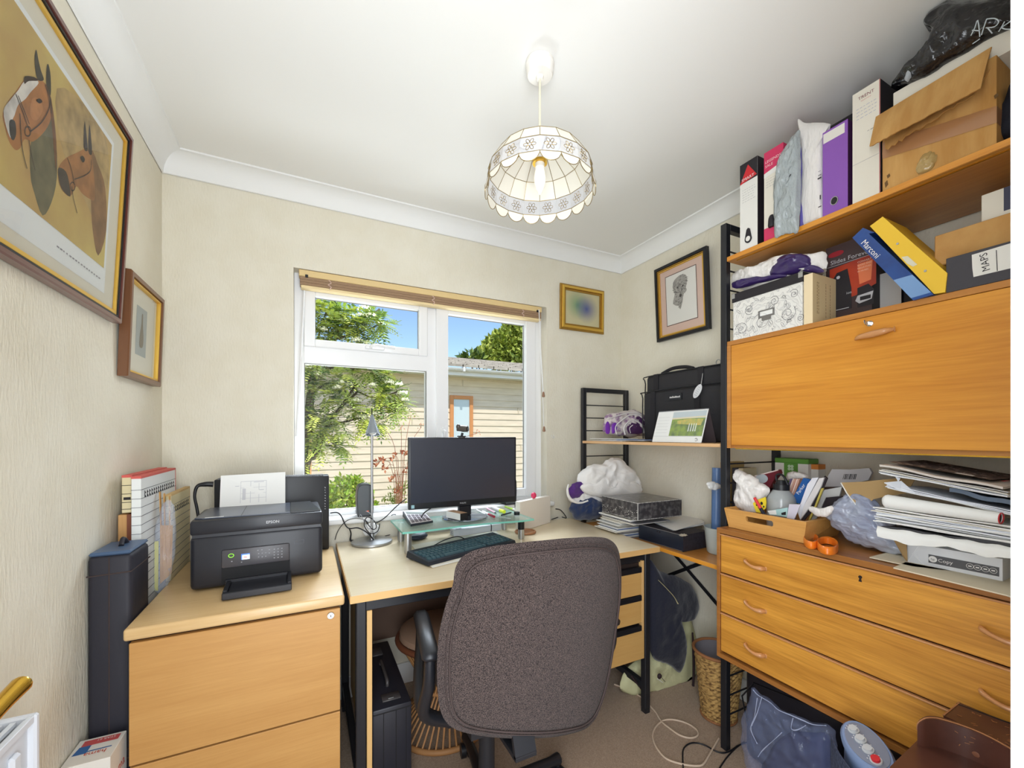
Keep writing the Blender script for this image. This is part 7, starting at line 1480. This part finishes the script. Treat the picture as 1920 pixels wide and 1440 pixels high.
mb.use(mat('ream_band', (92, 92, 96), .5)); mb.text('hp', rp_(.30, .34, .0018), rU, ZU, .008, 'C'); obj('printed_band', mb, None, t)
# heap: each layer is a thing; front edges follow the photograph, sloping down to the right
random.seed(40)
def layer(name, label, cat, a, b, X_, dep, th, m, ya=0, n=1, wob=.0, slope=-.02, group='heap of papers on the open carton', part='sheet'):
    A_, B_ = onX(*a, X_), onX(*b, X_+ya); t = thing(name, label, cat, V((X_, A_.y, A_.z-th)), 0, group)
    for k in range(n):
        dx = random.uniform(-wob, wob); dz = -th*(k+1)/n; e = (B_-A_); r1 = random.uniform(-wob, wob)
        A1, B1 = A_+V((dx, r1, dz)), B_+V((dx, -r1*.3, dz))
        g = [[A1.lerp(B1, i/10)+V((dep*j/4, random.uniform(-.0005, .0005), slope*j/4+.0025*sin(i*.9+k)*(.4 if n > 1 else 1)))for i in range(11)] for j in range(5)]
        mb = MB(random.choice(m) if isinstance(m, list) else m); mb.sheet(g, (0, 0, -th/n*.86)); obj(part, mb, None, t, smooth=50)
    return t
wl = [M_paper, M_paper, mat('cool_white', (222, 226, 234), .8), M_paper2]
tw = layer('wrapping_paper', 'crumpled white wrapper hanging over the side of the paper ream', 'paper', (1645, 990), (1900, 1026), 1.408, .26, .008, [M_paper], n=1)
mb = MB(M_paper); a = [onX(u, 987+(u-1645)*.155+1.2*sin(u*.11), 1.404) for u in range(1645, 1901, 12)]; b = [onX(u, 987+(u-1645)*.155+22+3.5*sin(u*.045)+1.2*sin(u*.13), 1.396) for u in range(1645, 1901, 12)]; c = [p.lerp(q, .5)+V((-.006-.002*sin(i*.9), 0, 0)) for i, (p, q) in enumerate(zip(a, b))]; mb.sheet([a, c, b], (.0012, 0, 0)); obj('drape', mb, None, tw, smooth=60)
layer('folder', 'dark charcoal folder above the crumpled wrapper', 'folder', (1650, 977), (1905, 1008), 1.41, .27, .014, mat('charcoal_folder', (66, 66, 70), .5))
layer('paper_stack', 'thick stack of loose printed sheets in the middle of the heap', 'papers', (1640, 948), (1905, 985), 1.405, .28, .040, wl, n=13, wob=.008)
tt = thing('poster_tube', 'rolled white poster with a red rimmed open end in the heap', 'roll', onX(1660, 945, 1.40), 0, 'heap of papers on the open carton')
a, b = onX(1664, 940, 1.412), onX(1877, 972, 1.397); mb = MB(M_paper); ZR = (b-a).normalized(); mb.cyl(a, b, .0185, .0125, n=24, caps=False); mb.blob(a, (.010, .012, .0175), amp=0, n=16); obj('roll', mb, None, tt, smooth=60)
mb = MB(mat('tube_dark', (58, 48, 44), .8)); mb.cyl(b-ZR*.003, b-ZR*.0028, .0118, n=24); mb.use(mat('red_rim', (190, 50, 56), .5)); xx = ZR.cross(V((0, 0, 1))).normalized(); mb.tube(ring_pts(b, .0118, 20, xx, ZR.cross(xx)), .0014, 6, closed=True); obj('open_end', mb, None, tt)
layer('envelope', 'large white envelope with lifted corner above the poster roll', 'envelope', (1662, 907), (1905, 958), 1.402, .26, .010, wl, n=4, wob=.004)
mb = MB(mat('cool_white', (222, 226, 234), .8)); p = [onX(1658, 906, 1.395), onX(1690, 903, 1.42), onX(1716, 926, 1.40), onX(1690, 921, 1.397)]; mb.prism(p, (0, 0, .002)); mb.prism([onX(1678, 892, 1.42), onX(1688, 897, 1.42), onX(1684, 904, 1.415)], (.001, 0, 0)); single('folded_sheet', mb, None, 'bent back corner of white paper at the left of the heap', 'paper')
layer('folder', 'dark blue grey folder slanting at the right of the heap', 'folder', (1780, 905), (1905, 932), 1.412, .24, .012, mat('slate_blue_folder', (92, 106, 124), .45))
layer('paper_stack', 'curved white sheets just beneath the newspaper', 'papers', (1650, 878), (1890, 921), 1.404, .26, .012, wl, n=5, wob=.006)
tn = layer('newspaper', 'folded newspaper with a brown photograph topmost of the heap', 'newspaper', (1649, 867), (1880, 909), 1.392, .24, .006, [mat('newsprint', (206, 198, 190), .85)], slope=.0)
A_, B_ = onX(1649, 867, 1.392), onX(1880, 909, 1.392); E = V((.24, 0, 0))
def np_(a, b, o=.004): return A_.lerp(B_, a)+E*b+V((0, 0, o))
mb = MB(mat('news_photo', (112, 96, 88), .7, col2=(58, 50, 50), scale=55, lo=.4, hi=.6)); mb.add([np_(.05, .08), np_(.90, .08), np_(.93, .92), np_(.07, .92)], [(0, 1, 2, 3)]); mb.use(mat('news_pale', (186, 170, 160), .7)); random.seed(77)
for i in range(70): a_, b_ = random.uniform(.08, .84), random.uniform(.1, .85); w2, h2 = random.uniform(.01, .05), random.uniform(.01, .035); mb.add([np_(a_, b_, .0044), np_(a_+w2, b_, .0044), np_(a_+w2, b_+h2, .0044), np_(a_, b_+h2, .0044)], [(0, 1, 2, 3)])
mb.use(M_paper); mb.add([np_(.62, .10, .0048), np_(.76, .10, .0048), np_(.76, .17, .0048), np_(.62, .17, .0048)], [(0, 1, 2, 3)]); mb.use(M_red); mb.add([np_(.955, .12, .0048), np_(.975, .12, .0048), np_(.975, .30, .0048)], [(0, 1, 2)]); obj('photograph', mb, None, tn)

# ---------------- on the floor ----------------
PH = lambda x, y, Y_: onY(1120+x/3.43, 1020+y/3.43, Y_)
t = thing('fabric_bag', 'cream cloth bag with dark handles slumped behind the desk leg', 'bag', (1.48, 1.5, 0))
mb = MB(mat('cream_canvas', (206, 204, 160), .85, bump=.4, bscale=70)); mb.puff([PH(x, y, 1.50) for x, y in ((150, 890), (190, 800), (300, 720), (400, 640), (470, 520), (535, 450), (600, 490), (632, 600), (642, 740), (632, 870), (640, 975), (560, 1000), (380, 1000), (250, 985), (170, 950))], None, None, .05, tb=.06, seed=21, amp=.012, freq=9, ridge=.4, rings=22, sub=6, N=(-.35, -1, .15))
for i, p in enumerate(mb.v): mb.v[i] = V((p.x, p.y, max(p.z, .002)))
obj('canvas', mb, None, t, smooth=60)
mb = MB(mat('dark_strap', (50, 34, 38), .7)); mb.tube([PH(x, y, 1.415) for x, y in ((612, 570), (618, 680), (620, 800), (616, 915))], [.004, .006, .006, .005], 8, 4); mb.tube([PH(x, y, 1.415) for x, y in ((220, 850), (250, 890), (290, 940), (330, 985))], .004, 8, 4); c = PH(400, 850, 1.405); mb.blob(c, (.012, .008, .012), amp=.2, n=14); mb.bar(PH(405, 850, 1.405), PH(435, 885, 1.40), .004, .002); obj('strap', mb, None, t, smooth=60)
mb = MB(M_white); mb.bar(PH(388, 868, 1.398), PH(420, 890, 1.398), .008, .002); obj('fabric_tag', mb, None, t)
t = thing('jacket', 'dark navy jacket draped over the cream cloth bag', 'clothing', (1.5, 1.45, .2))
mb = MB(mat('midnight_cloth', (30, 32, 48), .9, bump=.5, bscale=60, sheen=.3)); mb.puff([PH(x, y, 1.44) for x, y in ((330, 130), (400, 175), (520, 215), (610, 280), (650, 370), (640, 440), (600, 485), (545, 440), (530, 480), (562, 640), (560, 750), (525, 818), (450, 765), (370, 738), (330, 600))], None, None, .035, tb=.05, seed=22, amp=.010, freq=9, ridge=.5, rings=20, sub=6, N=(-.35, -1, .15)); obj('cloth', mb, None, t, smooth=60)
mb = MB(mat('cream_zip', (206, 196, 150), .6)); mb.tube([PH(x, y, 1.395) for x, y in ((392, 232), (440, 280), (490, 335), (512, 372), (520, 386))], [.0012, .0014, .0018, .0035], 6, 4); obj('drawstring', mb, None, t, smooth=60)
mb = MB(mat('brown_jacket', (70, 62, 60), .9)); mb.puff([PH(x, y, 1.52) for x, y in ((625, 440), (670, 440), (692, 520), (690, 600), (660, 640), (640, 760), (630, 640))], None, None, .02, seed=3, amp=.006, freq=12, rings=10, N=(-.35, -1, .1)); single('garment', mb, None, 'dull brown garment end hanging between jacket and waste basket', 'clothing', smooth=60)
# wicker basket
bkx, bky = 1.60, 1.215; t = thing('wicker_basket', 'tapered banana-leaf wicker waste basket behind the drawers leg', 'basket', (bkx, bky, 0))
mw = mat('wicker', (196, 158, 96), .8, col2=(110, 78, 44), scale=55, stretch=(1, 1, 2.2), lo=.35, hi=.55, bump=1, bscale=70); mb = MB(mw); H = .285
vs = []; nn_ = 48; rw = 26
for i in range(rw+1):
    z = H*i/rw
    for k in range(nn_): a = 2*pi*k/nn_; r = .068+.030*(z/H)+.0022*sin(i*pi)*0+(.0022 if (i+k) % 2 else -.0012); vs.append((bkx+r*cos(a), bky+r*sin(a), z+.001))
mb.add(vs, [(i*nn_+k, i*nn_+(k+1) % nn_, (i+1)*nn_+(k+1) % nn_, (i+1)*nn_+k) for i in range(rw) for k in range(nn_)]); mb.lathe([(0, .002), (.066, .002)], (bkx, bky, 0), 32); obj('weave', mb, None, t)
mb = MB(mat('wicker_rim', (150, 100, 62), .7)); mb.tube(ring_pts((bkx, bky, H+.002), .100, 36, (1, 0, 0), (0, 1, 0)), .007, 8, closed=True); obj('rim', mb, None, t, smooth=60); mb = MB(MATS['wicker_rim']); mb.tube(ring_pts((bkx, bky, .007), .070, 36, (1, 0, 0), (0, 1, 0)), .005, 8, closed=True); obj('rim', mb, None, t, smooth=60)
mb = MB(mat('bin_liner_grey', (120, 116, 122), .6)); mb.lathe([(.094, H), (.090, H-.03), (.05, H-.06), (0, H-.065)], (bkx, bky, 0), 32); obj('liner', mb, None, t, smooth=60)
# black case under the chest, clear bag, heater
t = thing('suitcase', 'black rounded suitcase standing under the chest of drawers', 'suitcase', (1.56, .7, 0)); mb = MB(mat('suitcase_black', (28, 26, 34), .5)); mb.box(1.485, 1.665, .32, 1.025, .002, .345, .035, seg=4); obj('shell', mb, None, t, smooth=50)
mb = MB(M_blackp); mb.tube([(1.575, .60, .345), (1.575, .62, .368), (1.575, .76, .368), (1.575, .78, .345)], .008, 8, 5); mb.tube([(1.484, .36, .05), (1.484, .36, .30), (1.484, .98, .30), (1.484, .98, .05)], .003, 6, 3); obj('handle_and_trim', mb, None, t, smooth=60)
PG = lambda x, y, X_: onX(1370+x/5.818, 1240+y/5.818, X_)
t = thing('plastic_sack', 'clear plastic sack with dark blue contents in front of the suitcase', 'plastic bag', (1.4, .8, 0))
o_ = ((262, 300), (330, 365), (440, 450), (560, 560), (700, 600), (850, 660), (1000, 680), (1060, 700), (1140, 800), (1165, 1000), (1170, 1400), (800, 1520), (380, 1480), (220, 1250), (150, 1000), (132, 700), (180, 520), (225, 350))
mb = MB(film('sack_film', (158, 172, 214), .20, .08)); mb.puff([PG(x, y, 1.43) for x, y in o_], None, None, .035, tb=.02, seed=31, amp=.010, freq=15, ridge=1, rings=26, sub=6, N=(-1, -.3, .2))
for i, p in enumerate(mb.v): mb.v[i] = V((p.x, p.y, max(p.z, .002)))
obj('film', mb, None, t, smooth=50)
mb = MB(mat('sack_contents', (50, 46, 58), .7, col2=(26, 34, 84), scale=5)); mb.puff([PG(x, y, 1.445) for x, y in ((520, 860), (700, 760), (900, 780), (1060, 800), (1120, 1000), (1130, 1400), (800, 1500), (420, 1440), (330, 1200), (420, 1000))], None, None, .022, tb=.01, seed=5, amp=.006, freq=10, rings=14, N=(-1, -.3, .2))
for i, p in enumerate(mb.v): mb.v[i] = V((p.x, p.y, max(p.z, .004)))
obj('contents', mb, None, t, smooth=60)
mb = MB(mat('film_crease', (206, 214, 240), .2, alpha=.55))
for L in (((245, 310), (300, 370), (430, 450), (520, 530), (660, 590), (800, 650), (900, 690), (1040, 700)), ((560, 775), (480, 850), (400, 920), (340, 980), (300, 1040)), ((290, 400), (260, 600), (220, 740), (290, 900)), ((680, 620), (660, 730), (720, 750), (820, 700)), ((340, 390), (290, 560), (230, 700))): mb.tube([PG(x, y, 1.385) for x, y in L], [.0016, .0008, .0020, .0006], 6, 5)
obj('creases', mb, None, t, smooth=60)
hz_ = .445; hA, hB = onZ(1596, 1356, hz_), onZ(1664, 1447, hz_-.02); hc = (hA+hB)/2; hu = (hB-hA).normalized(); hl = (hB-hA).length/2+.012; hv = V((-hu.y, hu.x, 0)).normalized(); hv = -hv if hv.x > 0 else hv
hn = hu.cross(hv); hn = hn if hn.z > 0 else -hn; hv2 = (hv+V((0, 0, -.35))).normalized(); hn = hu.cross(hv2); hn = hn if hn.z > 0 else -hn
t = thing('fan_heater', 'blue grey heater with four knobs, one red, beside the plastic sack', 'heater', V((hc.x, hc.y, 0)))
M_ht = mat('heater_blue_grey', (128, 148, 184), .45); M_hp = mat('heater_panel', (128, 134, 150), .45)
def hp(a, b, o=0): return hc+hu*a+hv2*b+hn*o
ol = [hp(hl*cos(a), .050*sin(a)*(1 if sin(a) > 0 else .8)) for a in [2*pi*i/36 for i in range(36)]]
mb = MB(M_ht); vs = []
for s, o in ((.90, .004), (1.0, -.004), (1.02, -.018), (.97, -.035)): vs += [hc+(p-hc)*s+hn*o for p in ol]
vs += [V((hc.x+(p.x-hc.x)*.9, hc.y+(p.y-hc.y)*.95, .03)) for p in ol]+[V((hc.x+(p.x-hc.x)*1.15, hc.y+(p.y-hc.y)*1.0, .001)) for p in ol]
mb.add(vs, [(r*36+i, r*36+(i+1) % 36, (r+1)*36+(i+1) % 36, (r+1)*36+i) for r in range(5) for i in range(36)]+[tuple(range(36))]); obj('housing', mb, None, t, smooth=45)
mb = MB(M_hp); mb.prism([hc+(p-hc)*.80+hn*.0045 for p in ol], hn*.0015); pn = obj('control_panel', mb, None, t)
for k in range(4):
    c = hp(-hl*.52+k*hl*.36, .008, .006); m_ = M_red if k == 3 else mat('knob_grey', (196, 198, 200), .35)
    mb = MB(mat('knob_grey', (196, 198, 200), .35)); mb.cyl(c, c+hn*.003, .0125, n=24); mb.use(m_); mb.cyl(c+hn*.003, c+hn*.009, .0092, n=24); obj('knob', mb, None, t, smooth=40, label='red knob' if k == 3 else None)
mb = MB(M_wp)
for k in range(4):
    for j in range(5): a = 2.2+j*.45; c = hp(-hl*.52+k*hl*.36+.017*cos(a), .008+.017*sin(a), .0064); mb.bar(c, c+hn*.0005, .003, .0015)
obj('dial_marks', mb, None, pn)
mb = MB(mat('heater_grille', (74, 84, 108), .5, col2=(44, 50, 66), scale=160, bump=.6, bscale=200)); gg = []
for zz in (.40, .30, .2, .1, .04): gg.append([V((hc.x, hc.y, 0))+hu*(hl*.86*s_)+hv*(.047+.012*(1-s_*s_))+V((0, 0, zz)) for s_ in [-1+i/8 for i in range(17)]])
mb.sheet(gg, tuple(hv*.002)); obj('grille', mb, None, t, smooth=60)
# dark wooden piece at the lower right corner
M_mah = mat('worn_mahogany', (96, 58, 46), .4, col2=(74, 42, 34), scale=7, coat=.25); M_mahw = mat('wood_scuff', (170, 116, 76), .6)
def PE(x, y, z_): p = onZ(1340+x/3.31, 1100+y/3.31, z_); return V((min(p.x, 1.355), p.y, p.z))
t = thing('wooden_stand', 'dark worn mahogany stand with curved upright board at lower right', 'furniture', (1.15, .42, 0))
q = [PE(1420, 800, .60), PE(1545, 702, .60), PE(1850, 812, .60), PE(1850, 1000, .60)]
mb = MB(M_mah); mb.prism([q[0], q[1], q[2]+V((0, -.05, 0)), q[3]+V((0, -.05, 0))], (0, 0, -.06)); mb.prism([V((p.x, p.y, .54)) for p in (q[0].lerp(q[1], .1), q[1], q[2]+V((0, -.05, 0)), q[3]+V((0, -.04, 0)))], (0, 0, -.535)); obj('rear_box', mb, None, t)
mb = MB(M_blackp); a, b = PE(1500, 725, .6005), PE(1850, 850, .6005); mb.bar(a, b, .004, .0012); mb.use(M_mahw)
random.seed(5)
for i in range(26): c = PE(random.uniform(1500, 1840), random.uniform(720, 990), .6006); c2 = V((min(c.x, 1.33), c.y, c.z)); mb.box(-.003, .004, -.0006, .0006, 0, .0003, M=Matrix.Translation(c2) @ Matrix.Rotation(random.uniform(0, 3), 4, 'Z'))
mb.tube([q[0]+V((0, 0, .0)), q[1]], .0018, 5); obj('inlay_and_scuffs', mb, None, t)
A_, B_ = PE(1258, 850, .585), PE(1850, 1010, .60); dAB = (B_-A_); 
top = [PE(1258, 880, .575), PE(1262, 840, .59), PE(1300, 812, .603), PE(1345, 805, .606), PE(1410, 815, .606), PE(1560, 862, .606), PE(1700, 922, .606), PE(1850, 1005, .606)]
tp = smooth_path(top, 4); off = V((dAB.y, -dAB.x, 0)).normalized()*.012; off = off if off.x < 0 else -off
mb = MB(M_mah); vs = [p+off for p in tp]+[V((p.x, p.y, .30))+off for p in tp]+[p-off*.2 for p in tp]+[V((p.x, p.y, .30))-off*.2 for p in tp]; n_ = len(tp)
mb.add(vs, [(i, i+1, n_+i+1, n_+i) for i in range(n_-1)]+[(2*n_+i+1, 2*n_+i, 3*n_+i, 3*n_+i+1) for i in range(n_-1)]+[(i+1, i, 2*n_+i, 2*n_+i+1) for i in range(n_-1)]+[(0, n_, 3*n_, 2*n_)]); obj('upright_board', mb, None, t, smooth=40)
mb = MB(M_mahw); mb.tube([p+off*.6+V((0, 0, .0005)) for p in tp], .0016, 5); obj('worn_edge', mb, None, t, smooth=60)
mb = MB(M_mah); q = [PE(1280, 932, .545), PE(1850, 1170, .545), PE(1850, 1400, .545), PE(1000, 1300, .545), PE(1090, 1115, .545)]; mb.prism([q[0], q[1], q[2], q[3], q[4]], (0, 0, -.02)); obj('front_top', mb, None, t)
qq = [V((p.x, p.y, .525)) for p in (q[0].lerp(q[3], .06), q[1].lerp(q[2], .1), q[2].lerp(q[1], .1), q[3].lerp(q[2], .08))]; mb = MB(M_mah); mb.prism([qq[0], qq[1], qq[2], qq[3]], (0, 0, -.52)); obj('front_box', mb, None, t)
mb = MB(mat('carved_oval', (132, 84, 60), .4, coat=.3)); c = PE(1700, 1050, .56); ax = dAB.normalized(); mb.blob(c+off*.6+V((0, 0, .0)), (.028, .008, .017), amp=0, n=24, rot=Euler((0, 0, atan2(ax.y, ax.x)))); obj('oval_knob', mb, None, t, smooth=60)
# cables on the carpet
PD = lambda x, y: onZ(1200+x/8, 1240+y/8, .004)
cable('thick cream cable looping on the carpet beside the desk leg', [onZ(1152, 1283, .004), onZ(1180, 1294, .004), PD(60, 570), PD(160, 680), PD(235, 765), PD(320, 900), PD(450, 1010), PD(600, 1110), PD(760, 1150), PD(865, 1110), PD(840, 1020), PD(700, 930), PD(520, 878), PD(360, 885), PD(240, 980), PD(190, 1100), PD(215, 1230), PD(300, 1370), PD(430, 1480), onZ(1285, 1434, .004), onZ(1310, 1436, .004), PD(960, 1530), PD(1040, 1400), PD(1110, 1280), PD(1180, 1160)], .0038, mat('cream_cable', (206, 184, 162), .5))
cable('thin black cable curving on the carpet near the drawers leg', [onZ(1282, 1455, .004), PD(640, 1440), PD(655, 1310), PD(740, 1235), PD(860, 1225), PD(1000, 1270), PD(1120, 1340), PD(1240, 1372), PD(1350, 1345), PD(1480, 1260), PD(1600, 1220)], .0028)
cable('second black cable running under the chest of drawers', [onZ(1340, 1455, .004), PD(1260, 1500), PD(1340, 1400), PD(1450, 1290), PD(1560, 1210)], .0026)
# under the desk
t = thing('black_case', 'black ridged case with top handle and latches under the desk', 'case', (.245, 1.62, 0)); M_bc = mat('ridged_case_black', (34, 34, 42), .45)
mb = MB(M_bc); mb.box(.188, .315, 1.40, 1.86, .002, .325, .006, seg=2); obj('body', mb, None, t, smooth=35)
mb = MB(mat('case_groove', (16, 16, 20), .6)); [mb.box(x, x+.003, 1.3994, 1.402, .01, .31) for x in (.222, .262, .295)]; mb.box(.187, .316, 1.3992, 1.4012, .308, .312); obj('grooves', mb, None, t)
mb = MB(mat('case_hardware', (70, 66, 66), .4)); mb.box(.225, .285, 1.43, 1.47, .3255, .330, .001); mb.box(.235, .275, 1.74, 1.80, .3255, .332, .001); mb.tube([(.255, 1.52, .326), (.255, 1.53, .345), (.255, 1.66, .345), (.255, 1.67, .326)], .006, 8, 4); mb.use(M_steel); mb.box(.245, .262, 1.436, 1.44, .330, .332); obj('handle_and_latches', mb, None, t, smooth=50)
t = thing('rattan_stool', 'round rattan stool with a padded seat behind the chair arm', 'stool', (.515, 1.712, 0)); sx_, sy_ = .515, 1.712; M_rat = mat('rattan', (176, 126, 78), .6)
mb = MB(mat('stool_cushion', (150, 120, 98), .9)); mb.lathe([(0, .42), (.15, .42), (.175, .405), (.178, .385), (.16, .37), (0, .37)], (sx_, sy_, 0), 40); obj('seat', mb, None, t, smooth=50)
mb = MB(mat('stool_frame', (112, 66, 44), .5)); mb.tube(ring_pts((sx_, sy_, .372), .183, 40, (1, 0, 0), (0, 1, 0)), .012, 8, closed=True); obj('seat_ring', mb, None, t, smooth=60)
mb = MB(M_rat); mb.tube(ring_pts((sx_, sy_, .012), .19, 40, (1, 0, 0), (0, 1, 0)), .011, 8, closed=True); mb.tube(ring_pts((sx_, sy_, .17), .09, 30, (1, 0, 0), (0, 1, 0)), .008, 8, closed=True); obj('base_ring', mb, None, t, smooth=60)
for k in range(44): a = 2*pi*k/44; mb = MB(M_rat); mb.tube([(sx_+.19*cos(a), sy_+.19*sin(a), .015), (sx_+.09*cos(a+.25), sy_+.09*sin(a+.25), .17), (sx_+.175*cos(a+.5), sy_+.175*sin(a+.5), .365)], .0038, 6, 3); obj('cane', mb, None, t, smooth=60)
# small carton by the radiator
t = thing('carton', 'white carton lettered hama with red and blue print at lower left', 'box', (-.463, 1.35, 0)); hx0, hx1, hy0, hy1, hz1 = -.509, -.420, 1.305, 1.405, .455
mb = MB(mat('carton_white', (224, 220, 212), .6)); mb.box(hx0, hx1, hy0, hy1, .001, hz1, .001); obj('case', mb, None, t)
mb = MB(mat('carton_red', (196, 84, 84), .55)); z = hz1+.0005; mb.add([(hx0+.012, hy1-.008, z), (hx1-.008, hy1-.008, z), (hx1-.008, hy1-.030, z), (hx0+.012, hy1-.030, z)], [(3, 2, 1, 0)]); mb.use(mat('carton_blue', (52, 100, 158), .55)); mb.add([(hx0+.010, hy1-.030, z), (hx0+.032, hy1-.030, z), (hx0+.032, hy1-.060, z), (hx0+.006, hy1-.060, z)], [(3, 2, 1, 0)]); mb.add([(hx0+.032, hy1-.052, z), (hx1-.012, hy1-.052, z), (hx1-.012, hy1-.056, z), (hx0+.032, hy1-.056, z)], [(3, 2, 1, 0)]); X = hx1+.0005; mb.add([(X, hy0+.01, .30), (X, hy1-.005, .30), (X, hy1-.005, .36), (X, hy0+.03, .36)], [(0, 1, 2, 3)])
mb.use(mat('hama_red', (206, 72, 40), .5)); mb.text('hama', (hx1-.018, hy0+.040, z+.0003), (-1, 0, 0), (0, -1, 0), .020); mb.text('hama', (X+.0003, hy0+.012, .385), (0, 1, 0), (0, 0, 1), .034); mb.use(M_wp); mb.text('STAR 61', (hx1-.016, hy1-.012, z+.0004), (-1, 0, 0), (0, -1, 0), .010); obj('print', mb, None, t)
